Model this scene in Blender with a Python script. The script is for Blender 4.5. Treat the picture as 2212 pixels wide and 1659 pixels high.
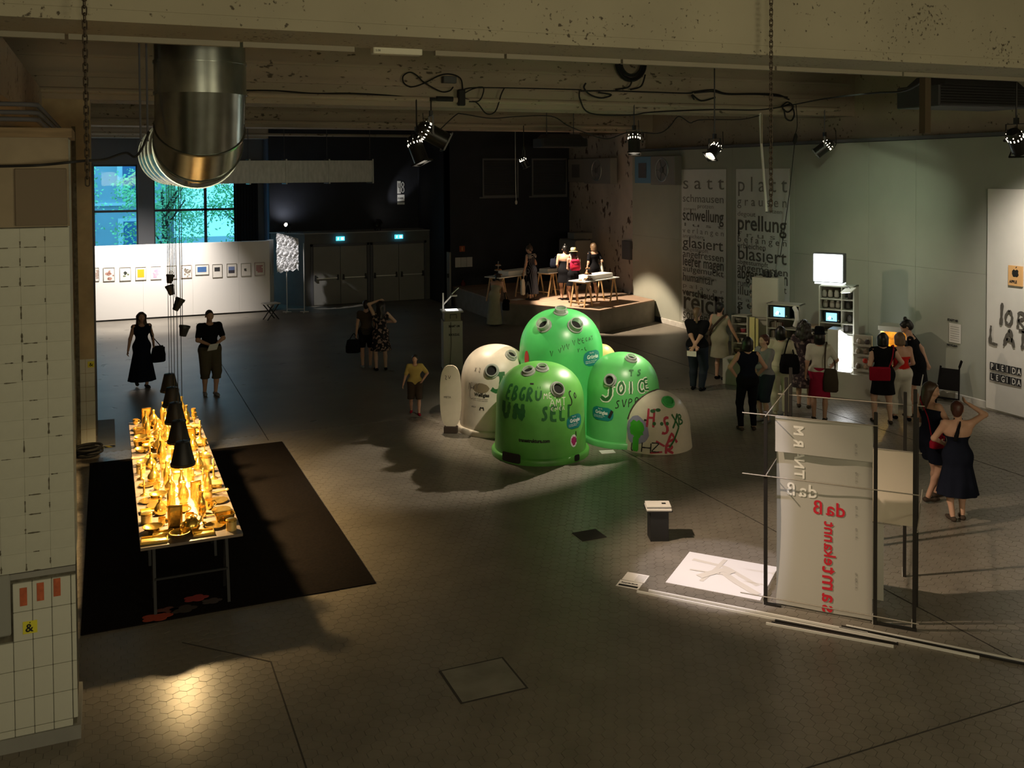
import bpy, bmesh, math, random
import numpy as np
from mathutils import Vector, Matrix
R = math.radians
sc = bpy.context.scene
for o in list(bpy.data.objects): bpy.data.objects.remove(o)
COL = sc.collection

# ------------------------------------------------------------------ camera
# the photograph is perspective corrected: an almost level camera with a lens shifted down
cam_d = bpy.data.cameras.new('camera'); cam = bpy.data.objects.new('camera', cam_d); COL.objects.link(cam)
cam_d.sensor_fit = 'HORIZONTAL'; cam_d.sensor_width = 36.0
cam_d.lens = 2072.9 / 2212 * 36.0
cam_d.shift_y = -(829.5 - 427.46) / 2212
cam_d.clip_start = 0.05; cam_d.clip_end = 300
yaw, pitch, roll = R(22.958), R(1.5275), R(0.357)
_r = Vector((math.cos(yaw), -math.sin(yaw), 0)); _f = Vector((math.sin(yaw), math.cos(yaw), 0)); _d = Vector((0, 0, -1))
_f2 = _f * math.cos(pitch) + _d * math.sin(pitch); _d2 = _d * math.cos(pitch) - _f * math.sin(pitch)
_r3 = _r * math.cos(roll) + _d2 * math.sin(roll); _d3 = _d2 * math.cos(roll) - _r * math.sin(roll)
_m = Matrix((( _r3.x, -_d3.x, -_f2.x, 0), (_r3.y, -_d3.y, -_f2.y, 0), (_r3.z, -_d3.z, -_f2.z, 4.6), (0, 0, 0, 1)))
cam.matrix_world = _m
sc.camera = cam
sc.cycles.max_bounces = 4; sc.cycles.diffuse_bounces = 3; sc.cycles.glossy_bounces = 2; sc.cycles.transmission_bounces = 5; sc.cycles.transparent_max_bounces = 6
sc.cycles.use_adaptive_sampling = True; sc.cycles.adaptive_threshold = 0.03
sc.cycles.caustics_reflective = False; sc.cycles.caustics_refractive = False

# ------------------------------------------------------------------ view, world
sc.view_settings.view_transform = 'Standard'; sc.view_settings.look = 'None'
sc.view_settings.exposure = 0.0; sc.view_settings.gamma = 1.0; sc.view_settings.use_curve_mapping = False
wd = bpy.data.worlds.new('daylight'); sc.world = wd; wd.use_nodes = True
bg = wd.node_tree.nodes['Background']; bg.inputs[0].default_value = (0.16, 0.62, 0.92, 1); bg.inputs[1].default_value = 2.1

# ------------------------------------------------------------------ lights that belong to no single lamp in view
def area(name, loc, tgt, sx, sy, watt, col):
    l = bpy.data.lights.new(name, 'AREA'); l.shape = 'RECTANGLE'; l.size = sx; l.size_y = sy; l.energy = watt; l.color = col
    o = bpy.data.objects.new(name, l); COL.objects.link(o); o.location = loc
    o.rotation_euler = (Vector(tgt) - Vector(loc)).to_track_quat('-Z', 'Y').to_euler(); return o
def spot(name, loc, tgt, watt, deg, blend, col, r=0.06):
    l = bpy.data.lights.new(name, 'SPOT'); l.energy = watt; l.spot_size = R(deg); l.spot_blend = blend; l.color = col; l.shadow_soft_size = r
    o = bpy.data.objects.new(name, l); COL.objects.link(o); o.location = loc
    o.rotation_euler = (Vector(tgt) - Vector(loc)).to_track_quat('-Z', 'Y').to_euler(); return o
# soft fill added behind the camera in place of unseen gallery lamps
area('mezzanine_fill', (0.5, -2.6, 4.3), (2.0, 9.0, 5.6), 3.6, 1.0, 150, (1.0, 0.88, 0.58))
area('mezzanine_fill', (7.5, -2.6, 4.3), (8.0, 9.0, 5.6), 3.6, 1.0, 205, (1.0, 0.87, 0.56))
# stage lamps hung on the far side of the near beam, hidden by it
spot('hidden_lamp_left', (1.6, 9.75, 6.1), (7.2, 9.2, 0.6), 2500, 34, 0.8, (1, 0.76, 0.54))
spot('hidden_lamp_middle', (6.9, 10.3, 6.25), (7.2, 14.9, 1.0), 1350, 32, 0.7, (1, 0.86, 0.66))
spot('hidden_lamp_right', (10.4, 12.0, 6.35), (15.5, 16.4, 3.0), 640, 42, 1.0, (0.85, 1.0, 0.70))
spot('foil_fill', (1.95, 30.1, 5.4), (5.42, 32.0, 2.0), 1300, 12, 0.5, (1, 0.95, 0.9))  # unseen spot added to brighten the foil
spot('floor_lamp_spill', (5.8, 34.15, 3.0), (5.95, 34.7, 3.75), 26, 150, 1.0, (0.93, 0.95, 1))  # extra spot added for the floor lamp's glow on the dark wall
spot('projector_lamp', (5.0, 6.9, 6.6), (6.36, 9.05, 0), 900, 16, 0.25, (0.93, 0.86, 1.0))

# ------------------------------------------------------------------ helpers
class MB:
    """collects polygons; build() links them as one mesh object"""
    def __init__(s): s.v = []; s.f = []; s.mi = []; s.cur = 0
    def add(s, vs, fs):
        n = len(s.v); s.v += [tuple(v) for v in vs]; s.f += [tuple(i + n for i in f) for f in fs]; s.mi += [s.cur] * len(fs); return s
    def box(s, a, b):
        x0, y0, z0 = a; x1, y1, z1 = b
        return s.add([(x0,y0,z0),(x1,y0,z0),(x1,y1,z0),(x0,y1,z0),(x0,y0,z1),(x1,y0,z1),(x1,y1,z1),(x0,y1,z1)],
            [(3,2,1,0),(4,5,6,7),(0,1,5,4),(1,2,6,5),(2,3,7,6),(3,0,4,7)])
    def bbox(s, a, b, c=0.01):
        """box with bevelled upper and side edges"""
        x0, y0, z0 = a; x1, y1, z1 = b
        def ring(d, z, k):
            return [(x0+d+k,y0+d,z),(x1-d-k,y0+d,z),(x1-d,y0+d+k,z),(x1-d,y1-d-k,z),(x1-d-k,y1-d,z),(x0+d+k,y1-d,z),(x0+d,y1-d-k,z),(x0+d,y0+d+k,z)]
        V = ring(c*.5, z0, c*.6) + ring(0, z0 + c, c) + ring(0, z1 - c, c) + ring(c, z1, c*.6)
        F = [tuple(range(7, -1, -1)), tuple(range(24, 32))]
        for k in range(3):
            for i in range(8): F.append((k*8+i, k*8+(i+1)%8, k*8+8+(i+1)%8, k*8+8+i))
        return s.add(V, F)
    def beam(s, p, q, w, h=None, up=(0,0,1)):
        """square bar from p to q"""
        p = Vector(p); q = Vector(q); h = h or w; d = (q - p).normalized(); u = Vector(up)
        if abs(d.dot(u)) > .98: u = Vector((0,1,0))
        a = d.cross(u).normalized() * (w/2); b = a.cross(d).normalized() * (h/2)
        V = [p-a-b, p+a-b, p+a+b, p-a+b, q-a-b, q+a-b, q+a+b, q-a+b]
        return s.add(V, [(0,1,2,3),(7,6,5,4),(0,4,5,1),(1,5,6,2),(2,6,7,3),(3,7,4,0)])
    def tube(s, pts, r, n=8, caps=True):
        pts = [Vector(p) for p in pts]; rs = r if isinstance(r, (list, tuple)) else [r] * len(pts)
        rings = []; prev = None
        for i, p in enumerate(pts):
            d = (pts[min(i+1, len(pts)-1)] - pts[max(i-1, 0)])
            d = d.normalized() if d.length > 1e-9 else Vector((0,0,1))
            if prev is None:
                u = Vector((0,0,1)) if abs(d.z) < .9 else Vector((1,0,0))
                a = d.cross(u).normalized()
            else:
                a = (prev - d * prev.dot(d)); a = a.normalized() if a.length > 1e-6 else d.orthogonal().normalized()
            prev = a; b = d.cross(a)
            rings.append([p + (a*math.cos(t) + b*math.sin(t)) * rs[i] for t in [2*math.pi*k/n for k in range(n)]])
        V = [v for ring in rings for v in ring]; F = []
        for i in range(len(pts)-1):
            for k in range(n): F.append((i*n+k, i*n+(k+1)%n, (i+1)*n+(k+1)%n, (i+1)*n+k))
        if caps: F.append(tuple(range(n-1,-1,-1))); F.append(tuple(range((len(pts)-1)*n, len(pts)*n)))
        return s.add(V, F)
    def lathe(s, prof, n=24, c=(0,0,0), sx=1, sy=1, wob=None, caps=True):
        """prof: (radius, z) pairs around a vertical axis"""
        V = []; F = []; m = len(prof)
        for i, (r, z) in enumerate(prof):
            for k in range(n):
                t = 2*math.pi*k/n; rr = r * (1 + (wob(t, z) if wob else 0))
                V.append((c[0]+rr*math.cos(t)*sx, c[1]+rr*math.sin(t)*sy, c[2]+z))
        for i in range(m-1):
            for k in range(n): F.append((i*n+k, i*n+(k+1)%n, (i+1)*n+(k+1)%n, (i+1)*n+k))
        if caps: F.append(tuple(range(n-1,-1,-1))); F.append(tuple(range((m-1)*n, m*n)))
        return s.add(V, F)
    def prism(s, poly, z0, z1):
        n = len(poly)
        V = [(x,y,z0) for x,y in poly] + [(x,y,z1) for x,y in poly]
        F = [tuple(range(n-1,-1,-1)), tuple(range(n, 2*n))] + [(i,(i+1)%n,n+(i+1)%n,n+i) for i in range(n)]
        return s.add(V, F)
    def sphere(s, c, rx, ry=None, rz=None, n=14, m=9):
        ry = ry or rx; rz = rz or rx
        prof = [(max(1e-4, math.sin(math.pi*i/m)), -math.cos(math.pi*i/m)) for i in range(m+1)]
        V = []; F = []
        for (r, z) in prof:
            for k in range(n):
                t = 2*math.pi*k/n; V.append((c[0]+rx*r*math.cos(t), c[1]+ry*r*math.sin(t), c[2]+rz*z))
        for i in range(m):
            for k in range(n): F.append((i*n+k, i*n+(k+1)%n, (i+1)*n+(k+1)%n, (i+1)*n+k))
        return s.add(V, F)
    def xf(s, M, start=0):
        for i in range(start, len(s.v)): s.v[i] = tuple(M @ Vector(s.v[i]))
        return s
    def mesh(s, name, mats, smooth=False):
        me = bpy.data.meshes.new(name); me.from_pydata(s.v, [], s.f)
        for m in (mats if isinstance(mats, (list, tuple)) else [mats]): me.materials.append(m)
        if any(s.mi): me.polygons.foreach_set('material_index', s.mi)
        if smooth: shade(me, smooth)
        me.update(); return me
    def build(s, name, mats, parent=None, smooth=False, loc=None, rz=0):
        return link(name, s.mesh(name, mats, smooth), parent, loc, rz)
def shade(me, ang=40):
    me.polygons.foreach_set('use_smooth', [True]*len(me.polygons))
    a = ang if not isinstance(ang, bool) else 40
    if a < 179:
        bm = bmesh.new(); bm.from_mesh(me); lim = R(a)
        for e in bm.edges:
            if len(e.link_faces) == 2 and e.calc_face_angle(0) > lim: e.smooth = False
        bm.to_mesh(me); bm.free()
def link(name, me, parent=None, loc=None, rz=0):
    o = bpy.data.objects.new(name, me); COL.objects.link(o)
    if parent is not None: o.parent = parent
    if loc is not None: o.location = loc
    if rz: o.rotation_euler = (0,0,rz)
    return o
def tag(o, label=None, cat=None, group=None, kind=None):
    if label: o['label'] = label
    if cat: o['category'] = cat
    if group: o['group'] = group
    if kind: o['kind'] = kind
    return o
def thing(name, label, cat, loc=(0,0,0), rz=0, group=None):
    o = bpy.data.objects.new(name, None); COL.objects.link(o); o.empty_display_size = .1
    o.location = loc; o.rotation_euler = (0,0,rz); return tag(o, label, cat, group)
def copy_tree(o, parent=None):
    c = o.copy(); COL.objects.link(c); c.parent = parent
    for ch in list(o.children): copy_tree(ch, c)
    return c
def struct(o): o['kind'] = 'structure'; return o

# ------------------------------------------------------------------ materials (all procedural)
MATS = {}
def mat(name, col, rough=.6, metal=0, var=0, scale=6, bump=0, spec=.5, emit=None, es=0, trans=0, alpha=1, coat=0, col2=None, thr=None, stretch=None):
    if name in MATS: return MATS[name]
    m = bpy.data.materials.new(name); m.use_nodes = True; nt = m.node_tree; b = nt.nodes['Principled BSDF']
    b.inputs['Base Color'].default_value = (*col, 1); b.inputs['Roughness'].default_value = rough; b.inputs['Metallic'].default_value = metal
    b.inputs['Specular IOR Level'].default_value = spec; b.inputs['Alpha'].default_value = alpha
    if trans: b.inputs['Transmission Weight'].default_value = trans
    if coat: b.inputs['Coat Weight'].default_value = coat
    if emit: b.inputs['Emission Color'].default_value = (*emit, 1); b.inputs['Emission Strength'].default_value = es
    if var or bump or col2:
        tc = nt.nodes.new('ShaderNodeTexCoord'); n = nt.nodes.new('ShaderNodeTexNoise'); n.inputs['Scale'].default_value = scale; n.inputs['Detail'].default_value = 3
        src = tc.outputs['Object']
        if stretch:
            mp = nt.nodes.new('ShaderNodeMapping'); mp.inputs['Scale'].default_value = stretch; nt.links.new(src, mp.inputs[0]); src = mp.outputs[0]
        nt.links.new(src, n.inputs['Vector'])
        if var or col2:
            r = nt.nodes.new('ShaderNodeValToRGB'); c2 = col2 or tuple(min(1, c*(1+var)) for c in col); c1 = col if col2 else tuple(c*(1-var) for c in col)
            lo, hi = thr or (.3, .7)
            r.color_ramp.elements[0].position = lo; r.color_ramp.elements[0].color = (*c1,1); r.color_ramp.elements[1].position = hi; r.color_ramp.elements[1].color = (*c2,1)
            nt.links.new(n.outputs['Fac'], r.inputs[0]); nt.links.new(r.outputs[0], b.inputs['Base Color'])
        if bump:
            bp = nt.nodes.new('ShaderNodeBump'); bp.inputs['Strength'].default_value = bump; bp.inputs['Distance'].default_value = .02
            nt.links.new(n.outputs['Fac'], bp.inputs['Height']); nt.links.new(bp.outputs[0], b.inputs['Normal'])
    MATS[name] = m; return m
def pitted(name, col, dark, rough=.9, pit=.62, pscale=9, stretch=(1,1,1), blot=.18, board=0):
    """cast concrete or old plaster: large soft tone shifts and sparse pits"""
    m = mat(name, col, rough); nt = m.node_tree; b = nt.nodes['Principled BSDF']; L = nt.links.new
    tc = nt.nodes.new('ShaderNodeTexCoord'); mp = nt.nodes.new('ShaderNodeMapping'); mp.inputs['Scale'].default_value = stretch; L(tc.outputs['Object'], mp.inputs[0])
    n1 = nt.nodes.new('ShaderNodeTexNoise'); n1.inputs['Scale'].default_value = .8; n1.inputs['Detail'].default_value = 4; L(mp.outputs[0], n1.inputs['Vector'])
    r1 = nt.nodes.new('ShaderNodeValToRGB'); r1.color_ramp.elements[0].position = .3; r1.color_ramp.elements[1].position = .7
    r1.color_ramp.elements[0].color = (*[c*(1-blot) for c in col],1); r1.color_ramp.elements[1].color = (*[min(1,c*(1+blot)) for c in col],1); L(n1.outputs['Fac'], r1.inputs[0])
    n2 = nt.nodes.new('ShaderNodeTexNoise'); n2.inputs['Scale'].default_value = pscale; n2.inputs['Detail'].default_value = 3; L(mp.outputs[0], n2.inputs['Vector'])
    n3 = nt.nodes.new('ShaderNodeTexNoise'); n3.inputs['Scale'].default_value = 1.7; L(mp.outputs[0], n3.inputs['Vector'])
    mu = nt.nodes.new('ShaderNodeMath'); mu.operation = 'MULTIPLY_ADD'; L(n3.outputs['Fac'], mu.inputs[0]); mu.inputs[1].default_value = .45; L(n2.outputs['Fac'], mu.inputs[2])
    r2 = nt.nodes.new('ShaderNodeValToRGB'); r2.color_ramp.elements[0].position = pit + .2; r2.color_ramp.elements[1].position = pit + .27; L(mu.outputs[0], r2.inputs[0])
    mx = nt.nodes.new('ShaderNodeMix'); mx.data_type = 'RGBA'; L(r2.outputs[0], mx.inputs['Factor']); L(r1.outputs[0], mx.inputs['A']); mx.inputs['B'].default_value = (*dark,1)
    L(mx.outputs['Result'], b.inputs['Base Color'])
    bp = nt.nodes.new('ShaderNodeBump'); bp.inputs['Strength'].default_value = .35; bp.inputs['Distance'].default_value = .03; bp.invert = True
    L(r2.outputs[0], bp.inputs['Height']); L(bp.outputs[0], b.inputs['Normal'])
    return m
def emis(name, col, s):
    if name in MATS: return MATS[name]
    m = bpy.data.materials.new(name); m.use_nodes = True; nt = m.node_tree
    for n in list(nt.nodes): nt.nodes.remove(n)
    o = nt.nodes.new('ShaderNodeOutputMaterial'); e = nt.nodes.new('ShaderNodeEmission'); e.inputs[0].default_value = (*col,1); e.inputs[1].default_value = s
    nt.links.new(e.outputs[0], o.inputs[0]); MATS[name] = m; return m
def sheet(name, col, t=.5):
    """thin translucent paper or foil sheet"""
    m = bpy.data.materials.new(name); m.use_nodes = True; nt = m.node_tree; b = nt.nodes['Principled BSDF']; out = nt.nodes['Material Output']
    b.inputs['Base Color'].default_value = (*col,1); b.inputs['Roughness'].default_value = .5
    tr = nt.nodes.new('ShaderNodeBsdfTranslucent'); tr.inputs[0].default_value = (*col,1); mx = nt.nodes.new('ShaderNodeMixShader'); mx.inputs[0].default_value = t
    nt.links.new(b.outputs[0], mx.inputs[1]); nt.links.new(tr.outputs[0], mx.inputs[2]); nt.links.new(mx.outputs[0], out.inputs[0]); MATS[name] = m; return m

# ------------------------------------------------------------------ lettering
_fc = {}; TYPE = bpy.data.scenes.new('type_setting')   # scratch scene for the font outlines, removed at the end
def glyphs(txt, size=1.0, sx=1.0, spacing=1.0, bold=0.0, align='LEFT'):
    """flat lettering in the xy plane: (verts, faces, width)"""
    key = (txt, size, sx, spacing, bold, align)
    if key in _fc: return _fc[key]
    cu = bpy.data.curves.new('lettering', 'FONT'); cu.body = txt; cu.size = size; cu.space_character = spacing; cu.offset = bold; cu.resolution_u = 3; cu.fill_mode = 'FRONT'
    o = bpy.data.objects.new('lettering', cu); TYPE.collection.objects.link(o); vl = TYPE.view_layers[0]; vl.update()
    dg = vl.depsgraph; me = o.evaluated_get(dg).to_mesh()
    V = [(v.co.x*sx, v.co.y) for v in me.vertices]; F = [tuple(p.vertices) for p in me.polygons]
    o.evaluated_get(dg).to_mesh_clear(); bpy.data.objects.remove(o); bpy.data.curves.remove(cu)
    w = max([v[0] for v in V] or [0])
    off = {'LEFT':0,'CENTER':-w/2,'RIGHT':-w}[align]
    V = [(x+off, y) for x, y in V]
    _fc[key] = (V, F, w); return _fc[key]
def lettering(mb, txt, size, fn, **k):
    V, F, w = glyphs(txt, size, **k)
    if not F: return w
    if (Vector(fn(1,0))-Vector(fn(0,0))).cross(Vector(fn(0,1))-Vector(fn(0,0))).length < 0: pass
    mb.add([fn(x, y) for x, y in V], F); return w
# one-stroke letters for brush and spray writing, on a 1 x 1 box
ST = {'A':[[(0,0),(.45,1),(.95,0)],[(.2,.38),(.75,.38)]],'B':[[(0,0),(0,1),(.6,.95),(.7,.75),(.1,.52),(.75,.4),(.75,.12),(0,0)]],
'C':[[(.8,.85),(.45,1),(.08,.7),(.05,.3),(.4,0),(.8,.15)]],'D':[[(0,0),(0,1),(.6,.85),(.8,.5),(.6,.12),(0,0)]],
'E':[[(.75,1),(0,1),(0,0),(.75,0)],[(0,.52),(.6,.52)]],'G':[[(.8,.85),(.4,1),(.05,.6),(.1,.2),(.45,0),(.8,.15),(.8,.45),(.5,.45)]],
'H':[[(0,0),(0,1)],[(.75,0),(.75,1)],[(0,.5),(.75,.5)]],'I':[[(.3,0),(.3,1)]],'J':[[(.15,1),(.85,1)],[(.6,1),(.62,.25),(.35,0),(.05,.2)]],
'L':[[(0,1),(0,0),(.7,0)]],'M':[[(0,0),(.1,1),(.45,.3),(.8,1),(.9,0)]],'N':[[(0,0),(0,1),(.75,0),(.75,1)]],'O':[[(.4,1),(.05,.7),(.05,.3),(.4,0),(.75,.3),(.75,.7),(.4,1)]],
'P':[[(0,0),(0,1),(.65,.9),(.65,.55),(0,.45)]],'R':[[(0,0),(0,1),(.65,.9),(.62,.58),(0,.5),(.75,0)]],'S':[[(.75,.9),(.4,1),(.1,.75),(.65,.4),(.6,.08),(.3,0),(0,.12)]],
'T':[[(0,1),(.8,1)],[(.4,1),(.4,0)]],'U':[[(0,1),(.02,.25),(.35,0),(.7,.25),(.75,1)]],'V':[[(0,1),(.38,0),(.8,1)]],'X':[[(0,0),(.8,1)],[(0,1),(.8,0)]],'Y':[[(0,1),(.4,.5),(.8,1)],[(.4,.5),(.4,0)]],
'K':[[(0,0),(0,1)],[(.75,1),(0,.45),(.75,0)]],'W':[[(0,1),(.2,0),(.45,.7),(.7,0),(.9,1)]],'Z':[[(0,1),(.8,1),(0,0),(.8,0)]],'.':[[(.2,0),(.25,.05)]],'-':[[(.05,.5),(.6,.5)]],
'g':[[(.7,.9),(.3,1),(.05,.6),(.3,.35),(.7,.6),(.7,.9),(.7,0),(.3,-.15)]],'r':[[(.05,0),(.05,.8)],[(.05,.5),(.3,.8),(.6,.75)]],'u':[[(0,.8),(.05,.1),(.4,0),(.65,.3),(.65,.8)],[(.15,1.05),(.22,1.05)],[(.48,1.05),(.55,1.05)]]}
def stroke_ribbon(mb, pts, w, fn, jit=0, rnd=None, step=.05):
    """a flat brush stroke: pts in (u,v), fn maps (u,v) onto the surface"""
    P = [Vector((p[0], p[1], 0)) for p in pts]; Q = [P[0]]
    for a, b in zip(P, P[1:]):
        n = max(1, int((b-a).length/step))
        Q += [a + (b-a)*(k/n) for k in range(1, n+1)]
    for _ in range(2):
        if len(Q) > 3: Q = [Q[0]] + [(Q[i-1]+Q[i]*2+Q[i+1])/4 for i in range(1, len(Q)-1)] + [Q[-1]]
    V = []; n = len(Q)
    for i in range(n):
        d = Q[min(i+1,n-1)] - Q[max(i-1,0)]; d = d.normalized() if d.length > 1e-9 else Vector((1,0,0))
        nn = Vector((-d.y, d.x, 0)); ww = w/2*(1 + (rnd.uniform(-jit,jit) if rnd else 0))
        V += [fn(*(Q[i]+nn*ww).xy), fn(*(Q[i]-nn*ww).xy)]
    F = [(2*i+1, 2*i+3, 2*i+2, 2*i) for i in range(n-1)]
    mb.add(V, F)
def scrawl(mb, txt, u, v, h, w, th, fn, adv=None, slope=0, jit=.15, seed=1):
    rnd = random.Random(seed)
    for ch in txt:
        for pl_ in ST.get(ch, []):
            stroke_ribbon(mb, [(u + x*w + y*h*.06, v + y*h + slope*x*w) for x, y in pl_], th, fn, jit, rnd, step=max(.02, h*.12))
        u += adv or w*1.2; v += slope*(adv or w*1.2)

# ================================================================== the setting
random.seed(4)
m_conc  = pitted('cast_concrete', (.40,.37,.27), (.10,.085,.06), pit=.665, pscale=20, blot=.10)
m_conc2 = pitted('cast_concrete_warm', (.40,.34,.26), (.11,.09,.06), pit=.675, pscale=12, stretch=(.6,1,1.2), blot=.14)
m_floor = pitted('floor_concrete', (.19,.17,.14), (.10,.09,.075), rough=.42, pit=.71, pscale=3, blot=.2)
m_tile  = mat('hexagon_tile', (.20,.178,.146), .34, var=.12, scale=2.5, bump=.08)
m_grout = mat('grout', (.115,.10,.083), .9)
m_dark  = mat('navy_wall_paint', (.011,.013,.021), .75, var=.25, scale=1.5)
m_panel = mat('grey_wall_board', (.345,.355,.30), .85, var=.05, scale=1.2)
m_old   = pitted('peeling_plaster', (.42,.37,.33), (.09,.06,.05), pit=.63, pscale=5.5, stretch=(1,1,.7), blot=.25)
m_white = mat('white_paint', (.80,.78,.74), .7)
m_wtile = mat('white_glazed_tile', (.62,.63,.55), .32, var=.06, scale=3)
m_pblk  = mat('painted_block', (.52,.53,.45), .8, var=.07, scale=5, bump=.15)
m_mort  = mat('dark_mortar', (.12,.11,.08), .95, var=.4, scale=14, bump=.4)
m_pier  = mat('brown_render', (.30,.245,.165), .9, var=.15, scale=3, bump=.15)
m_wood  = mat('raw_wood', (.22,.15,.075), .7, var=.25, scale=3, stretch=(1,1,12))
m_black = mat('matt_black', (.012,.012,.013), .6)
m_blk2  = mat('black_lacquer', (.015,.014,.013), .35)
m_galv  = mat('galvanised_steel', (.47,.51,.48), .24, 1.0, var=.14, scale=5)
m_galvd = mat('galvanised_dull', (.42,.43,.42), .5, .85, var=.15, scale=3, stretch=(4,1,1))
m_metal = mat('dull_aluminium', (.55,.55,.53), .4, .9)
m_glass = mat('clear_glass', (1,1,1), .03, trans=1.0)
m_pane = bpy.data.materials.new('window_glass'); m_pane.use_nodes = True; _nt = m_pane.node_tree; _tr = _nt.nodes.new('ShaderNodeBsdfTransparent'); _tr.inputs[0].default_value = (.93,.98,1,1); _gl = _nt.nodes.new('ShaderNodeBsdfGlossy'); _gl.inputs['Roughness'].default_value = .0; _mx = _nt.nodes.new('ShaderNodeMixShader'); _mx.inputs[0].default_value = .008
_nt.links.new(_tr.outputs[0], _mx.inputs[1]); _nt.links.new(_gl.outputs[0], _mx.inputs[2]); _nt.links.new(_mx.outputs[0], _nt.nodes['Material Output'].inputs[0])
m_rubber= mat('black_rubber', (.01,.01,.01), .7)
m_grey  = mat('grey_paint', (.28,.28,.26), .7, var=.08, scale=4)
m_dgrey = mat('dark_grey_paint', (.10,.10,.11), .7)

# floor: a concrete slab with a field of hexagon tiles near the gallery
TX0, TX1, TY0, TY1 = -1.6, 15.44, 4.2, 17.2
fl = MB()
for a, b in [((-3.2,-4),(16,TY0)), ((-3.2,TY1),(16,36.2)), ((-3.2,TY0),(TX0,TY1)), ((TX1,TY0),(16,TY1))]: fl.box((a[0],a[1],-.2),(b[0],b[1],0))
fl.cur = 1; fl.box((TX0,TY0,-.2),(TX1,TY1,-.006))
floor = struct(fl.build('floor', [m_floor, m_grout]))
HW = .118; hexes = []; row = 0; y = TY0 + .06
while y < TY1 - .06:
    x = TX0 + .07 + (HW/2 if row % 2 else 0)
    while x < TX1 - .06:
        if not (-.25 < x < 2.65 and 10.5 < y < 16.5) and not (x < -.34 and 8.6 < y < 9.1): hexes.append((x, y))
        x += HW
    y += HW*.866; row += 1
def hexmesh(mb, x, y, dz=0, r=HW*.5/.866*.972):
    c = [(math.cos(R(30+60*k)), math.sin(R(30+60*k))) for k in range(6)]
    V = [(x+r*a, y+r*b, -.007) for a, b in c] + [(x+r*a, y+r*b, dz) for a, b in c]
    F = [(6,7,8,9,10,11)] + [(i, (i+1)%6, 6+(i+1)%6, 6+i) for i in range(6)]
    mb.add(V, F)
hexes.sort(key=lambda p: (p[0]-.75)**2*1.3 + (p[1]-8.9)**2)
near, rest = hexes[:300], hexes[300:]
hm = MB(); hexmesh(hm, 0, 0); hme = hm.mesh('hexagon_tile', m_tile)
for x, y in near: link('hexagon_tile', hme, floor, (x, y, random.uniform(-.0012, .0008)))
hr = MB()
for x, y in rest: hexmesh(hr, x, y, random.uniform(-.0012, .0008))
tag(hr.build('hexagon_tile_field', m_tile, floor), kind='stuff')
m_joint = mat('joint_filler', (.045,.04,.035), .9)
def joint(p, q, w=.013):
    MB().beam((p[0],p[1],.0005), (q[0],q[1],.0005), w, .004).build('expansion_joint', m_joint, floor)
for a in [((1.355,5.9),(1.365,9.12)), ((.62,9.85),(1.365,9.12)), ((7.8,6.3),(7.8,23)), ((2.52,16.8),(2.52,31)), ((2.5,5.82),(12,5.81)), ((12.6,-2),(12.6,24))]: joint(*a)
m_hatch = mat('hatch_plate', (.225,.212,.18), .45, var=.2, scale=4)
h = MB(); h.box((2.78,7.74,0),(3.38,8.30,.006)); hp = h.build('hatch_plate', m_hatch, floor)
h = MB()
for a, b in [((2.76,7.72),(3.4,7.74)),((2.76,8.30),(3.4,8.32)),((2.76,7.74),(2.78,8.30)),((3.38,7.74),(3.40,8.30))]: h.box((*a,0),(*b,.004))
h.build('hatch_frame', m_joint, floor)
h = MB(); h.box((5.40,10.56,0),(5.74,10.86,.005)); h.build('drain_cover', m_joint, floor)
h = MB(); h.prism([(-.2,17.6),(.085,17.6),(.085,19.45),(-.2,19.45)], 0, .012); h.build('floor_plate', m_grey, floor)

# ceiling slab, cross beams, enclosing walls
struct(MB().box((-3.2,-4,7.0),(16.2,36.4,7.2)).build('ceiling', m_conc2))
for i, (y0, y1, mm) in enumerate([(8.5,9.45,m_conc),(17.4,18.35,m_conc2),(26.3,27.25,m_conc2),(34.75,35.6,m_conc2)]):
    b = MB(); b.box((-3.2,y0,5.95),(16.2,y1,7.0)); b.box((-3.2,y0+.012,5.85),(16.2,y1-.012,5.95))
    o = struct(b.build('trim_%d' % (i+1), mm))
    if i:   # shuttering ledges and a service pipe along the face of the far beams
        e = MB(); e.box((-3.2,y0-.05,6.22),(15.8,y0,6.30)); e.box((-3.2,y0-.03,6.55),(15.8,y0,6.60)); e.build('ledge', mm, o)
        e = MB(); e.tube([(-1,y0-.16,5.98),(15.4,y0-.16,5.98)], .055, 10); e.build('service_pipe', m_conc2, o)
b = MB(); b.box((-3.2,9.45,5.40),(-.93,17.4,5.99)); b.box((-3.2,18.35,5.40),(-.93,26.3,5.99)); struct(b.build('trim_5', m_conc2))
struct(MB().box((-3.4,-4,0),(-3.2,36.4,7)).build('wall_left', m_conc2))
struct(MB().box((-3.4,-4.2,0),(16.2,-4,7)).build('wall_front', m_conc2))
struct(MB().box((16.0,-4,0),(16.2,36.4,7)).build('wall_right', m_conc2)); struct(MB().box((15.62,26.75,0),(16,31.5,5.85)).build('wall_right_plaster', m_old))
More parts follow.
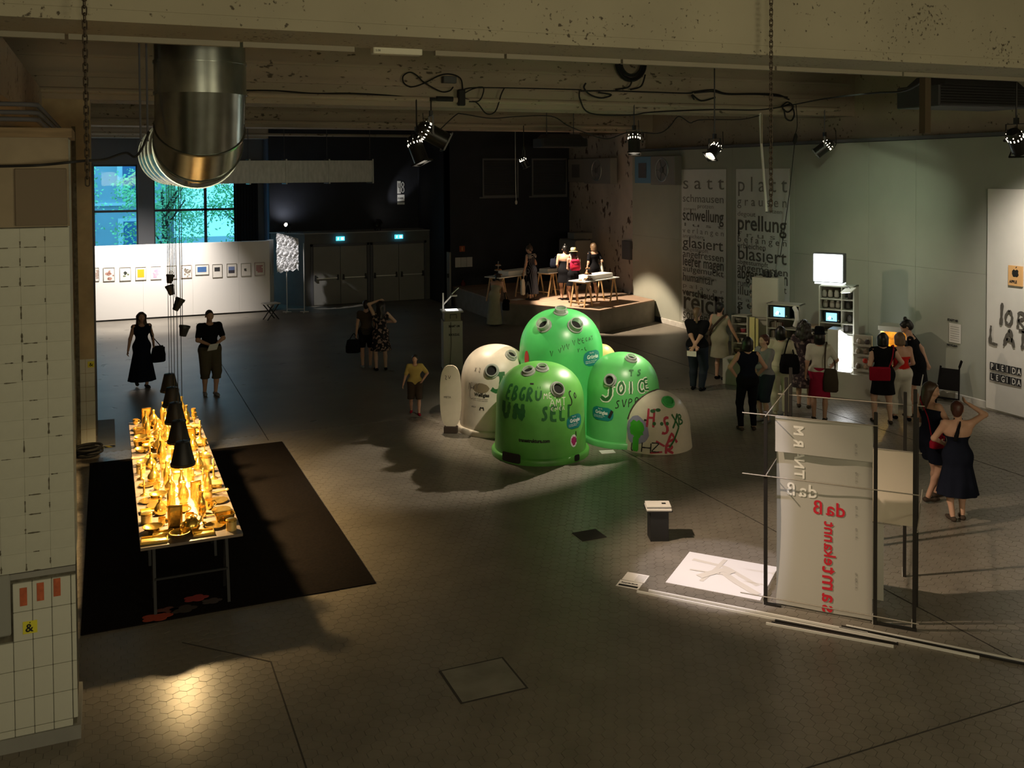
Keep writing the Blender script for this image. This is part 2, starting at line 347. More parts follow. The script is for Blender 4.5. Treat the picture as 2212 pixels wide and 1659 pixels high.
# boarded right wall: separate boards with open seams
wb = struct(MB().box((15.56,-4,0),(16.0,26.75,5.23)).build('wall_right_boarding', m_dgrey))
ys = [26.72,24.0,21.42,18.9,16.42,15.08,12.6,10.1,7.6,5.1,2.6,.1]
for y1, y0 in zip(ys, ys[1:]):
    MB().bbox((15.5,y0+.003,.16),(15.57,y1-.003,2.584),.002).build('wall_board', m_panel, wb)
    MB().bbox((15.5,y0+.003,2.587),(15.57,y1-.003,5.22),.002).build('wall_board', m_panel, wb)
MB().box((15.44,-4,5.23),(16,26.75,5.30)).build('cap_rail', m_dgrey, wb)
struct(MB().bbox((15.475,-4,0),(15.56,25.0,.16),.012).build('baseboard_right', mat('worn_white_skirting',(.52,.50,.46),.7,var=.2,scale=5)))
# dark end walls
w = MB(); w.box((5.35,34.7,0),(11.0,34.9,7)); w.box((10.85,31.5,0),(11.0,34.9,7)); w.box((10.85,31.5,0),(15.7,31.7,7)); struct(w.build('wall_back', m_dark))
w = MB(); w.box((15.64,31.4,0),(16.1,34.9,7)); struct(w.build('wall_back_side', m_old))
# window wall behind the picture screen
WY = 36.0
w = MB(); w.box((-3.2,WY,0),(5.4,WY+.25,1.0)); w.box((-3.2,WY,4.95),(5.4,WY+.25,7)); w.box((-3.2,WY,1.0),(-1.6,WY+.25,4.95)); w.box((1.03,WY-.1,0),(1.55,WY+.25,7)); w.box((4.42,WY,1.0),(5.4,WY+.25,4.95))
m_wall = mat('window_wall_paint', (.16,.16,.17), .8)
struct(w.build('wall_window', m_wall))
struct(MB().box((5.35,34.9,0),(5.5,36.25,7)).build('wall_return', mat('blue_lit_grey',(.12,.15,.22),.7)))  # window jamb, blue daylight put into its paint colour
m_frame = mat('dark_window_frame', (.025,.03,.04), .5)
def window(n, x0, x1, mull):
    f = MB()
    for a, b in [((x0,1.0),(x0+.05,4.95)),((x1-.05,1.0),(x1,4.95)),((x0,1.0),(x1,1.06)),((x0,4.89),(x1,4.95))]: f.box((a[0],WY+.05,a[1]),(b[0],WY+.13,b[1]))
    o = struct(f.build('window_%d' % n, m_frame))
    xs = [x0+.05] + mull + [x1-.05]
    for x in mull: MB().box((x-.05,WY+.05,1.06),(x+.05,WY+.13,4.89)).build('mullion', m_frame, o)
    for a, b in zip(xs, xs[1:]): MB().box((a,WY+.05,3.29),(b,WY+.13,3.37)).build('transom', m_frame, o)
    for a, b in zip(xs, xs[1:]):
        for z0, z1 in ((1.06,3.29),(3.37,4.89)): MB().box((a,WY+.085,z0),(b,WY+.091,z1)).build('pane', m_pane, o)
window(1, -1.6, 1.03, [-.4]); window(2, 1.55, 4.42, [3.30])
# curtain: pleated black cloth beside the window
cu = MB(); n = 40; V = []; F = []
for i in range(n+1):
    x = 4.25 + .85*i/n; yy = 35.75 + .05*math.sin(i*1.25)
    V += [(x,yy,.05),(x,yy,5.1)]
    V += [(x,yy+.012,.05),(x,yy+.012,5.1)]
for i in range(n): a = 4*i; F += [(a,a+4,a+5,a+1),(a+2,a+3,a+7,a+6),(a,a+2,a+6,a+4),(a+1,a+5,a+7,a+3)]
cu.add(V,F); tag(cu.build('curtain', mat('black_velvet',(.006,.007,.01),.95), smooth=180), 'black floor-length curtain hanging beside the tall window', 'curtain')

# ------------------------------------------------------------------ tiled pier on the left and the next pillar behind it
pier = MB(); pier.box((-1.75,8.53,0),(-.285,9.2,4.90)); pier.cur = 1; pier.box((-1.75,8.50,4.19),(-.27,8.53,4.90))
p1 = struct(pier.build('wall_pier', [m_mort, m_pier]))
MB().box((-1.8,8.44,4.90),(-.24,9.25,4.975)).build('wood_cap', m_wood, p1)
MB().bbox((-.66,8.478,4.20),(-.285,8.505,4.655),.008).build('blank_panel', mat('brown_panel',(.19,.15,.105),.9), p1)
MB().box((-1.75,8.49,0),(-.255,9.22,.115)).build('plinth_strip', m_grey, p1)
MB().box((-1.75,8.497,1.385),(-.275,8.53,1.43)).build('mortar_strip', m_grey, p1)
MB().bbox((-1.2,8.47,.955),(-.745,8.50,1.44),.01).build('cover_plate', mat('grey_cover',(.30,.31,.28),.6), p1)
bl = random.Random(3); W, Hh = .178, .1525
bme = MB().bbox((-W/2+.0004,0,.0004),(W/2-.0004,.035,Hh-.0004),.0012).mesh('painted_block', m_pblk)
for r in range(18):
    for c in range(8): link('painted_block', bme, p1, (-.275-(c+.5)*W, 8.503+bl.uniform(-.0008,.0008), 1.435+r*Hh))
# crumbled joints between the painted blocks
for r in range(18):
    for c in range(1,8):
        if bl.random() < .62:
            x = -.275-c*W+bl.uniform(-.004,.004); z0 = 1.435+r*Hh+bl.uniform(.0,.05); L = bl.uniform(.03,.10); n = 5; w_ = [bl.uniform(.002,.009) for _ in range(n+1)]
            P_ = [(x-w_[k],z0+L*k/n) for k in range(n+1)]+[(x+w_[n-k]*.8,z0+L*(n-k)/n) for k in range(n+1)]; q = len(P_)
            MB().add([(a,8.4995,b) for a,b in P_]+[(a,8.51,b) for a,b in P_],[tuple(range(q))]+[(k,q+k,q+(k+1)%q,(k+1)%q) for k in range(q)]).build('open_joint', m_mort, p1)
        if bl.random() < .28:
            z = 1.435+r*Hh+bl.uniform(-.003,.003); x0 = -.275-c*W+bl.uniform(.01,.06); L = bl.uniform(.04,.10); n = 5; w_ = [bl.uniform(.001,.006) for _ in range(n+1)]
            P_ = [(x0+L*k/n,z-w_[k]) for k in range(n+1)]+[(x0+L*(n-k)/n,z+w_[n-k]) for k in range(n+1)]; q = len(P_)
            MB().add([(a,8.4995,b) for a,b in P_]+[(a,8.51,b) for a,b in P_],[tuple(range(q))]+[(k,q+k,q+(k+1)%q,(k+1)%q) for k in range(q)]).build('open_joint', m_mort, p1)
MB().box((-.29,8.535,1.43),(-.275,9.2,4.9)).build('painted_side', m_pblk, p1)
tme = MB().bbox((-.0685,-.004,.002),(.0685,.03,.2325),.004).mesh('white_tile', m_wtile)
cutw = MB().bbox((-.0165,-.004,.002),(.0165,.03,.2325),.004).mesh('white_tile', m_wtile)
cuth = MB().bbox((-.0685,-.004,.002),(.0685,.03,.056),.004).mesh('white_tile', m_wtile)
for r in range(6):
    z0 = .115 if r == 0 else .115 + .06 + (r-1)*.2355
    for c in range(10):
        if c == 0:
            if r: link('white_tile', cutw, p1, (-.2925,8.506,z0))
            continue
        x = -.312 - .0705 - (c-1)*.1405
        if x < -1.7: continue
        if r >= 4 and x < -.78: continue
        link('white_tile', cuth if r == 0 else tme, p1, (x,8.506,z0))
m_or = mat('faded_orange_paper', (.50,.12,.05), .8, var=.2, scale=20); m_yel = mat('yellow_sticker', (.75,.70,.05), .6); m_ink = mat('black_ink', (.01,.01,.01), .7)
for k, (x, z) in enumerate([(-.655,1.165),(-.533,1.185),(-.412,1.2)]):
    o = MB().bbox((x-.026,8.497,z),(x+.026,8.5025,z+.145),.001).build('orange_sticker', m_or)
    tag(o, ['orange paper strip on the tiled pier, nearest the grey plate','middle orange paper strip on the tiled pier','orange paper strip on the tiled pier, nearest the corner'][k], 'sticker', 'orange strips on the tiled pier')
s = thing('yellow_sign', 'square yellow sticker with a black looped sign on white pier tiles', 'sticker', (-.612,8.50,.985))
MB().bbox((-.052,-.003,-.05),(.052,.0025,.05),.001).build('card', m_yel, s)
g = MB(); fn = lambda u, v: (u,-.0042,v)
lettering(g, '&', .09, lambda u, v: fn(-.034+u, -.034+v), bold=.002)
stroke_ribbon(g, [(-.004,.036),(.004,.04)], .008, fn, step=.01); g.build('sign_mark', m_ink, s)
# second pillar
p2 = MB(); p2.box((-1.3,17.43,0),(-.215,18.4,5.85)); m_pill = mat('ochre_paint', (.42,.34,.21), .85, var=.16, scale=3, bump=.2); p2 = struct(p2.build('wall_pillar', m_pill))
MB().box((-.5,17.36,.0),(-.44,17.43,5.4)).build('cable_trunking', m_mort, p2)
MB().box((-.215,17.9,0),(-.19,18.45,4.8)).build('dark_side_strip', m_dgrey, p2)  # darker strip over the pillar's right side face
for r in range(6):
    for c in range(3): link('white_tile', tme, p2, (-.285-.1405*c,17.43,.12+.2355*r)).scale = (1,1,1)
MB().box((-1.3,17.40,0),(-.2,18.42,.115)).build('plinth_strip', m_grey, p2)
s = thing('yellow_sign', 'small yellow sticker with a black sign on the far pillar', 'sticker', (-.27,17.42,1.44)); MB().box((-.05,-.006,-.05),(.05,.0,.05)).build('card', m_yel, s)
g = MB(); fn = lambda u, v: (u,-.0085,v); stroke_ribbon(g, [(.03,-.03),(-.02,.01),(0,.03),(.005,.01),(-.03,-.015),(0,-.03),(.03,.01)], .01, fn, step=.01); g.build('sign_mark', m_ink, s)
# pipes over the pier
pp = thing('service_pipes', 'bundle of grey service pipes running over the tiled pier', 'pipes', (0,0,0))
for k, (z, y) in enumerate([(5.10,9.6),(5.17,9.75),(5.24,9.7)]): MB().tube([(-3.1,y,z),(-.62,y,z),(-.56,y+.06,z),(-.56,16.9,z)], .022, 8).build('pipe', m_dgrey, pp, smooth=60)
# hazard tape and hose on the floor by the pillar
m_hy = mat('hazard_yellow', (.60,.50,.06), .7)
tp = thing('hazard_tape', 'black and yellow striped floor tape by the far pillar', 'tape', (-.52,17.47,0), R(5))
MB().box((0,-.05,0),(.6,.05,.004)).build('tape_strip', m_black, tp)
for k in range(5): MB().prism([(.02+.12*k,-.05),(.08+.12*k,-.05),(.03+.12*k,.05),(-.03+.12*k,.05)] if k else [(.02,-.05),(.08,-.05),(.03,.05),(0,.05)], .004, .006).build('stripe', m_hy, tp)
hc = MB()
P = []
for i in range(120):
    t = i/120*2*math.pi*4; r = .15+.035*math.sin(i*.35)+.012*(i/30); P.append((-.36+r*math.cos(t)*1.1, 17.75+r*math.sin(t), .03+.035*(i//30)))
P = [(x+.02,y-.64,z) for x,y,z in P]; hc.tube(P, .022, 7); tag(hc.build('cable_coil', m_rubber, smooth=60), 'black cable coil lying on the floor at the pillar foot', 'cable')

# ------------------------------------------------------------------ outside: facade and trees seen through the windows
m_fac = mat('pale_facade', (.42,.48,.55), .9, var=.06, scale=1); m_fwin = mat('facade_window', (.10,.20,.38), .2); m_fwh = mat('facade_surround', (.75,.8,.82), .8)
fb = thing('neighbour_house', 'pale blue-grey house front seen through the windows', 'building', (0,52,-1))
MB().box((-9,0,0),(3.2,6,6.6)).build('facade', m_fac, fb); MB().box((-9.2,-.15,4.05),(3.3,0,4.2)).build('ledge', m_fwh, fb)
for x in (-6.5,-3.9,-1.3,1.25):
    for z in (1.4,4.6):
        f = MB().box((x-.7,-.08,z-.1),(x+.7,0,z+2.0)).build('window', m_fwh, fb); MB().box((x-.45,-.1,z+.05),(x+.45,-.04,z+1.85)).build('pane', m_fwin, f)
struct(MB().box((-40,36.4,-1.2),(60,90,-1.0)).build('ground_outside', mat('street',(.3,.32,.33),.9)))
m_bark = mat('bark', (.09,.08,.06), .9); lf = [mat('leaf_a',(.22,.55,.20),.6,var=.35,scale=2), mat('leaf_b',(.42,.80,.38),.6,var=.35,scale=2)]
def tree(x, y, h, cr, seed, label, m):
    rn = random.Random(seed); t = thing('street_tree', label, 'tree', (x,y,-1), 0, 'trees outside the windows')
    MB().tube([(0,0,0),(.1,0,h*.4),(.0,.1,h*.75)], [.17,.13,.06], 8).build('trunk', m_bark, t)
    br = MB()
    for k in range(7):
        a = rn.uniform(0,6.28); br.tube([(.05,0,h*.38+.25*k),(cr*.6*math.cos(a),cr*.6*math.sin(a),h*.55+.3*k)], [.06,.02], 6)
    br.build('branches', m_bark, t)
    V = []; F = []
    for c in range(40):
        a = rn.uniform(0,6.28); rr = cr*math.sqrt(rn.random()); cz = h*.62+rn.uniform(-.42,.42)*h*.75; cx, cy_ = rr*math.cos(a), rr*math.sin(a)*.7
        for k in range(85):
            p = Vector((cx+rn.gauss(0,.34), cy_+rn.gauss(0,.3), cz+rn.gauss(0,.3))); d = Vector((rn.uniform(-1,1),rn.uniform(-1,1),rn.uniform(-1,.4))).normalized(); s_ = d.orthogonal().normalized()
            l = rn.uniform(.10,.2); n0 = len(V); V += [p, p+d*l*.5+s_*l*.3, p+d*l, p+d*l*.5-s_*l*.3]; F.append((n0,n0+1,n0+2,n0+3))
    tag(MB().add(V,F).build('foliage', m, t), kind='stuff')
tree(2.2,43.0,6.6,1.6,5,'leafy tree filling the middle of the right window', lf[1]); tree(6.0,46.5,6.4,1.9,6,'darker leafy tree at the right edge of the window', lf[0])
tree(-1.9,46,7.4,1.2,7,'slim leafy tree beyond the left window', lf[1])

# ================================================================== under the ceiling: duct, lamps, cables, chains
# big round duct: a drop from the ceiling, a segmented elbow and a run towards the back
dt = thing('ventilation_duct', 'large shiny galvanised round air duct with a segmented elbow', 'duct', (.97,10.95,0))
RD = .475
def ring_at(c, t, r, n=40):
    t = Vector(t).normalized(); a = Vector((1,0,0)); b = t.cross(a).normalized()
    return [tuple(Vector(c) + (a*math.cos(2*math.pi*k/n) + b*math.sin(2*math.pi*k/n))*r) for k in range(n)]
def duct_section(c0, t0, c1, t1, r0=RD, r1=RD, name='duct_section'):
    n = 40; V = ring_at(c0,t0,r0) + ring_at(c1,t1,r1) + ring_at(c0,t0,r0-.012) + ring_at(c1,t1,r1-.012)
    F = []
    for k in range(n):
        k2 = (k+1)%n; F += [(k,k2,n+k2,n+k),(2*n+k2,2*n+k,3*n+k,3*n+k2),(k,2*n+k,2*n+k2,k2),(n+k,n+k2,3*n+k2,3*n+k)]
    return MB().add(V,F).build(name, m_galv, dt, smooth=50)
dn = (0,0,-1)
duct_section((0,0,6.95),dn,(0,0,5.80),dn); duct_section((0,0,5.80),dn,(0,0,5.47),dn,RD+.006,RD+.006)
be = .55; cz = 5.47
def elb(a): return (0, be*(1-math.cos(a)), cz - be*math.sin(a)), (0, math.sin(a), -math.cos(a))
angs = [0,.72,1.2,math.pi/2]
for a, b in zip(angs, angs[1:]):
    c0, t0 = elb(a); c1, t1 = elb(b); duct_section(c0,t0,c1,t1,RD,RD)
    duct_section(tuple(Vector(c1)-Vector(t1)*.012),t1,tuple(Vector(c1)+Vector(t1)*.012),t1,RD+.012,RD+.012,'seam_collar')
c1, t1 = elb(math.pi/2); y = c1[1]
for L in (1.2,1.2,1.2,1.2):
    duct_section((0,y,c1[2]),(0,1,0),(0,y+L,c1[2]),(0,1,0)); duct_section((0,y+L-.02,c1[2]),(0,1,0),(0,y+L+.02,c1[2]),(0,1,0),RD+.014,RD+.014,'seam_collar'); y += L
for z in (5.80,5.47): duct_section((0,0,z+.015),dn,(0,0,z-.015),dn,RD+.014,RD+.014,'seam_collar')
MB().box((-.004,-RD-.012,5.48),(.004,-RD+.004,5.79)).build('lock_seam', m_galv, dt)
for x in (-.62,-.55): MB().tube([(x,-.1,7.0),(x,-.1,4.95)], .012, 6).build('hanger_rod', m_dgrey, dt)
# rectangular duct along the dark end wall
rd = thing('square_duct', 'long galvanised rectangular duct high on the dark end wall', 'duct', (0,33.3,0))
xs = [3.3,4.5,5.72,7.2,8.75]
for a, b in zip(xs, xs[1:]):
    MB().bbox((a+.01,0,4.28),(b-.01,.8,5.06),.012).build('duct_section', m_galvd, rd)
    MB().box((b-.025,-.03,4.24),(b+.025,.83,5.10)).build('flange', m_galvd, rd)
for x in xs[1:]: MB().tube([(x,.4,5.1),(x,.4,7.0)], .012, 6).build('hanger_rod', m_dgrey, rd)

# stage lamps
m_hot = emis('lamp_filament', (1,.90,.72), 25); m_slot = emis('lamp_slots', (1,.86,.62), 9)
def par_can(label, hang, tgt, watt, deg, col, top=5.98, L=.46, rad=.125, group='black stage lamps under the ceiling', blend=.6, on=True, floorlamp=False, drop=.26, slots=True):
    t = thing('stage_lamp', label, 'lamp', hang, 0, group)
    c = Vector((0,0,drop if floorlamp else -drop)); d = (Vector(tgt) - (Vector(hang)+c)).normalized(); q = d.to_track_quat('-Z','Y'); T = Matrix.Translation(c) @ q.to_matrix().to_4x4()
    prof = [(rad*.35,L*.46),(rad*.72,L*.42),(rad*.95,L*.30),(rad,L*.2),(rad,-L*.5),(rad-.008,-L*.5),(rad-.008,L*.1),(.01,L*.15)]
    can = MB().lathe(prof, 24).xf(T).build('can', m_blk2, t, smooth=40)
    g = MB(); s = rad*1.12
    for a, b in [((-s,-s),(s,-s*.86)),((-s,s*.86),(s,s)),((-s,-s),(-s*.86,s)),((s*.86,-s),(s,s))]: g.box((a[0],a[1],-L*.55),(b[0],b[1],-L*.5))
    g.xf(T).build('gel_frame', m_blk2, t)
    MB().lathe([(rad*.9,-L*.30),(rad*.9,-L*.29),(rad*.3,-L*.26)], 20).xf(T).build('lens', m_hot if on else m_glass, t)
    if on and slots:
        sl = MB()
        for k in range(14):
            a = 2*math.pi*k/14
            M2 = Matrix.Rotation(a,4,'Z') @ Matrix.Translation((rad+.001,0,L*.16)); n0 = len(sl.v); sl.box((-.001,-.007,-.018),(.003,.007,.018)); sl.xf(M2, n0)
            if k % 2: n0 = len(sl.v); sl.box((-.001,-.006,-.013),(.003,.006,.013)); sl.xf(Matrix.Rotation(a,4,'Z') @ Matrix.Translation((rad*.93,0,L*.29)), n0)
        sl.xf(T).build('vent_slots', m_slot, can)['kind'] = 'stuff'
    # yoke and clamp
    side = (q @ Vector((1,0,0))); side.z = 0; side.normalize(); y = MB(); a = c + side*(rad+.03); b = c - side*(rad+.03); tz = .0
    y.beam(a, (a.x,a.y,tz), .035, .012, up=side); y.beam(b, (b.x,b.y,tz), .035, .012, up=side); y.beam((a.x,a.y,tz), (b.x,b.y,tz), .035, .012); y.build('yoke', m_blk2, t)
    for e in (a, b): MB().tube([e - side*.0, e + (e-c).normalized()*.035], .022, 10).build('knob', m_blk2, t)
    if not floorlamp:
        k = MB(); k.box((-.03,-.03,0),(.03,.03,.10)); k.build('clamp', m_blk2, t)
        if hang[2]+.1 < top: MB().tube([(0,0,.1),(0,0,top-hang[2])], .014, 6).build('drop_rod', m_blk2, t)
        tail = c + (q @ Vector((0,0,L*.46))); MB().tube([tail, tail+Vector((.05,0,.03)), tail+Vector((.11,0,-.05)), tail+Vector((.06,.02,-.16)), tail+Vector((.13,.02,-.06)), tail+Vector((.1,0,.25))], .008, 6).build('lead', m_rubber, t)
    else:
        MB().lathe([(.12,-.0),(.12,.012),(.03,.02),(.02,.05)], 16).build('foot', m_blk2, t)
    if on and watt:
        wp = Vector(hang) + c + d*(L*.56+.02)
        spot('stage_light', wp, tgt, watt, deg, blend, col, .06)
    return t
WARM = (1,.80,.56); WHT = (1,.92,.80)
par_can('black stage lamp with glowing vents, upper of the pair at left', (5.62,17.12,5.66), (11.5,16.3,2.2), 420, 44, WARM, L=.62, rad=.17, drop=.33)
par_can('black stage lamp with glowing vents, lower of the pair at left', (5.36,17.2,5.36), (6.5,15.9,1.0), 700, 50, WARM, L=.56, rad=.14, drop=.30)
par_can('black stage lamp hanging above the pair of blue and grey wall units', (10.02,17.2,5.45), (9.5,16.3,0), 200, 42, WARM, drop=.24)
par_can('small stage lamp with dazzling white face above the lettered banners', (11.12,15.95,5.24), (7.1,14.9,.9), 2200, 34, (1,.86,.68), drop=.22, L=.36, rad=.11, blend=.35, top=7.0)
par_can('small stage lamp with silver reflections near the right wall', (14.95,17.2,5.36), (13.3,18.6,3.4), 40, 60, (.95,1,.85), drop=.24)
par_can('stage lamp cut by the right edge of the picture', (13.42,11.0,5.32), (15.5,11.7,2.8), 520, 84, (1,.90,.76), drop=.26, top=7.0, blend=1)
par_can('small glaring stage lamp over the wooden platform', (11.42,26.05,5.25), (13.5,25.7,.7), 2800, 50, (1,.80,.58), drop=.34, L=.36, rad=.10, blend=.35)
par_can('stage lamp hidden behind the big duct, aimed at the picture screen', (1.6,30.2,5.7), (.6,32.5,.9), 2600, 96, (1,.92,.84), blend=.9, top=7.0)
par_can('small glaring floor lamp on the roof of the door box', (5.85,34.0,2.52), (4.6,32.6,3.2), 30, 120, (.93,.95,1), L=.22, rad=.075, floorlamp=True, drop=.28, slots=False, blend=1)
par_can('black floor lamp on the door box under the white 48 sign', (9.05,33.85,2.52), (10.15,34.7,4.0), 60, 30, (1,.97,.92), L=.3, rad=.09, floorlamp=True, drop=.22, slots=False)

# cables along the second beam
def cable(name, label, paths, r=.011, m=None):
    b = MB()
    for P in paths:
        P = [Vector(p) for p in P]; Q = []
        for i in range(len(P)-1):
            p0, p1, p2, p3 = P[max(i-1,0)], P[i], P[i+1], P[min(i+2,len(P)-1)]
            for k in range(6):
                u = k/6; Q.append(.5*((2*p1)+(p2-p0)*u+(2*p0-5*p1+4*p2-p3)*u*u+(3*p1-p0-3*p2+p3)*u**3))
        Q.append(P[-1]); b.tube(Q, r, 6)
    return tag(b.build(name, m or m_rubber, None, smooth=60), label, 'cable')
cable('power_cable', 'black cable lying along the pipe left of the looped cable', [[(2.23,17.22,6.05),(2.82,17.22,6.06),(3.48,17.22,6.03),(4.15,17.22,6.05),(4.84,17.22,6.03),(5.42,17.22,5.99),(5.6,17.22,5.98)]], .016)
cable('power_cable', 'black cable tied in a figure-of-eight loop on the beam', [[(6.32,17.3,6.17),(6.28,17.3,6.39),(6.09,17.3,6.47),(5.86,17.3,6.44),(5.54,17.3,6.28),(5.31,17.3,6.21),(5.16,17.3,6.27),(5.14,17.3,6.4),(5.27,17.3,6.48),(5.4,17.3,6.43),(5.54,17.28,6.3),(5.86,17.28,6.14),(6.04,17.28,6.15),(6.12,17.28,6.23)]], .014)
cable('power_cable', 'black cable strung along the beam with one deep drooping loop', [[(6.31,17.25,6.17),(6.49,17.25,6.22),(7.26,17.25,6.24),(8.83,17.25,6.25)],[(6.33,17.2,6.01),(6.57,17.2,5.93),(6.76,17.2,5.73),(6.95,17.2,5.78),(7.07,17.2,6.1),(7.14,17.2,6.23)],[(6.3,17.2,6.1),(6.5,17.2,6.2),(6.7,17.18,6.22),(6.62,17.18,5.98),(6.4,17.18,5.95)]], .013)
cable('power_cable', 'long black cable sagging below the beam towards the right', [[(8.72,17.1,6.23),(8.73,17.1,6.04),(8.96,17.1,5.77),(9.86,17.1,5.75),(10.4,17.1,5.82),(11.88,17.1,5.9),(13.08,17.1,5.92),(13.5,16.5,6.0),(12.7,14.6,5.97),(11.6,12.2,5.86),(10.8,10.7,5.76),(10.11,9.6,5.86)]], .016)
cable('power_cable', 'thick bundle of black cables on the pipe above the banners', [[(8.8,17.2,6.22),(9.49,17.2,6.24),(10.35,17.2,6.24),(11.31,17.2,6.24),(11.48,17.2,6.27),(11.95,17.2,6.33),(12.31,17.2,6.26),(13.15,17.2,6.28),(13.65,17.2,6.27),(13.96,17.2,6.17)],[(11.48,17.18,6.25),(11.95,17.18,6.29),(12.31,17.18,6.24),(13.15,17.18,6.26),(13.9,17.18,6.22)],[(8.91,17.2,6.38),(8.87,17.2,6.28),(9.01,17.2,6.15),(9.27,17.2,6.09),(9.49,17.2,6.16),(9.2,17.2,6.2)],[(11.48,17.2,6.11),(11.43,17.2,6.21),(11.66,17.2,6.09),(12.01,17.2,6.17)]], .018)
cable('power_cable', 'thin black cable dipping between the lamps in wide waves', [[(5.75,17.0,5.4),(6.07,17.0,5.68),(6.21,17.0,5.7),(6.77,17.0,5.63),(7.3,17.0,5.67),(8.04,17.0,5.69),(8.39,17.0,5.52),(8.75,17.0,5.39),(9.27,17.0,5.26),(9.8,17.0,5.4),(10.45,17.0,5.38),(10.73,17.0,5.51),(10.9,17.0,5.7),(11.01,17.0,5.73),(11.24,17.0,5.61),(11.35,17.0,5.64),(11.58,17.0,5.68),(12.52,17.0,5.7),(13.0,17.0,5.79)]], .011)
cc = [[(10.0+.35*r*math.cos(a), 17.3-.01*k, 6.84+.38*r*math.sin(a)) for a in [math.pi+math.pi*2*i/24 for i in range(25)]] for k, r in enumerate((1,.92,.84,.74,.66,.97))]
cable('cable_coil', 'coil of black cable hanging on the beam face', cc + [[(10.0,17.25,6.46),(9.9,17.22,6.33),(9.6,17.22,6.27)],[(10.3,17.22,6.6),(10.2,17.22,6.36),(9.95,17.22,6.28)]], .017)
tag(MB().bbox((5.92,17.24,6.3),(6.18,17.4,6.43),.01).build('junction_box', m_dgrey), 'small dark junction box beside the looped cable', 'box')
cn = thing('cable_connector', 'fat black plug connectors on the pipe above the lamp pair', 'plug', (0,17.2,0)); MB().tube([(5.62,0,5.98),(5.75,0,5.98),(5.76,0,5.99),(6.08,0,5.99)], [.035,.035,.05,.05], 10).build('plug', m_rubber, cn); MB().bbox((6.18,-.06,5.87),(6.32,.06,6.18),.02).build('splitter', m_rubber, cn)
cable('power_cable', 'tangled black cable knot above the far right lamp', [[(13.63,17.05,6.0),(13.8,17.05,6.1),(13.95,17.05,6.0),(13.8,17.05,5.88),(13.66,17.05,5.98),(13.85,17.05,6.06)],[(13.7,17.05,5.95),(13.75,17.05,5.75),(13.9,17.05,5.7),(13.98,17.05,5.85),(13.9,17.05,6.05)]], .018)
_w = cable('power_cable', 'thin cable with inline plug running down to the cabinets', [[(14.07,17.1,6.06),(14.1,17.1,5.61),(14.05,17.1,5.4)],[(14.03,17.1,5.2),(14.2,17.5,4.0),(14.28,17.9,2.62)]], .009)
MB().tube([(14.06,17.1,5.42),(14.06,17.1,5.36),(14.03,17.1,5.24),(14.03,17.1,5.18)], [.02,.04,.045,.02], 8).build('inline_plug', m_rubber, _w, smooth=50)
cable('power_cable', 'black cable slung across the top of the tiled pier', [[(-1.5,8.3,4.66),(-.74,8.3,4.67),(-.45,8.3,4.68),(-.17,8.3,4.71),(.0,9.4,4.74),(.19,10.4,4.82),(.28,10.45,4.78),(.35,10.45,4.87),(.42,10.5,5.04)]], .012)
_w = cable('steel_wire', 'thin hanging wire with pale bob before the dark vents', [[(13.40,31.3,7.0),(13.40,31.3,4.4),(13.42,31.3,3.6)]], .012, m_metal)
MB().sphere((13.42,31.3,3.53), .045, rz=.08).build('pull_bob', m_white, _w)
# chains hanging in front of the near beam
lk = MB(); P = [(.017*math.cos(a),0,(.022 if math.sin(a) >= 0 else -.022)+.017*math.sin(a)) for a in [2*math.pi*i/16 for i in range(16)]]; P.append(P[0]); lk.tube(P, .0055, 6, caps=False); lme = lk.mesh('chain_link', mat('rusty_steel',(.09,.07,.05),.6,.7), smooth=60)
for x, zb, lab in [(-.13,4.5,'rusty steel chain hanging before the tiled pier'), (6.5,4.15,'rusty steel chain hanging before the concrete beam at right')]:
    t = thing('hanging_chain', lab, 'chain', (x,8.3,zb), 0, 'chains hanging from the ceiling'); z = .05; k = 0
    while z + zb < 7.0:
        o = link('chain_link', lme, t, (0,0,z)); o.rotation_euler = (0,0,k % 2*math.pi/2 + .4); z += .056; k += 1
# things on the near beam
b1 = thing('emergency_light', 'white boxed emergency light under the near concrete beam', 'lamp', (2.725,9.40,5.79))
MB().bbox((-.255,-.07,0),(.255,.05,.125),.01).build('housing', mat('cream_plastic',(.72,.70,.55),.5), b1); g = MB(); lettering(g, '5.08', .03, lambda u, v: (-.235+u,-.0725,.02+v)); g.build('number', m_ink, b1)
cdt = thing('cable_conduit', 'pale plastic conduit along the underside of the near beam', 'pipe', (0,9.40,5.82))
for a, b in [(-3.1,-.3),(-.29,1.2),(1.21,2.3),(3.12,3.9),(3.91,5.3),(5.31,7.4),(7.41,9.4),(9.41,11.6),(11.61,15.4)]:
    MB().box((a+.01,-.03,-.02),(b-.01,.03,.03)).build('trunking', mat('grey_trunking',(.34,.31,.235),.8), cdt)
tag(MB().box((9.94,9.52,5.08),(10.04,9.62,7.0)).build('hanger_post', mat('dark_stained_wood',(.085,.062,.035),.8)), 'brown square post hanging down behind the near beam', 'post')
tag(MB().box((13.34,17.36,5.2),(13.37,17.39,5.85)).build('hanger_strip', m_conc2), 'narrow pale hanger strip below the second beam', 'post')
m_heat = mat('heater_black',(.035,.035,.036),.6)
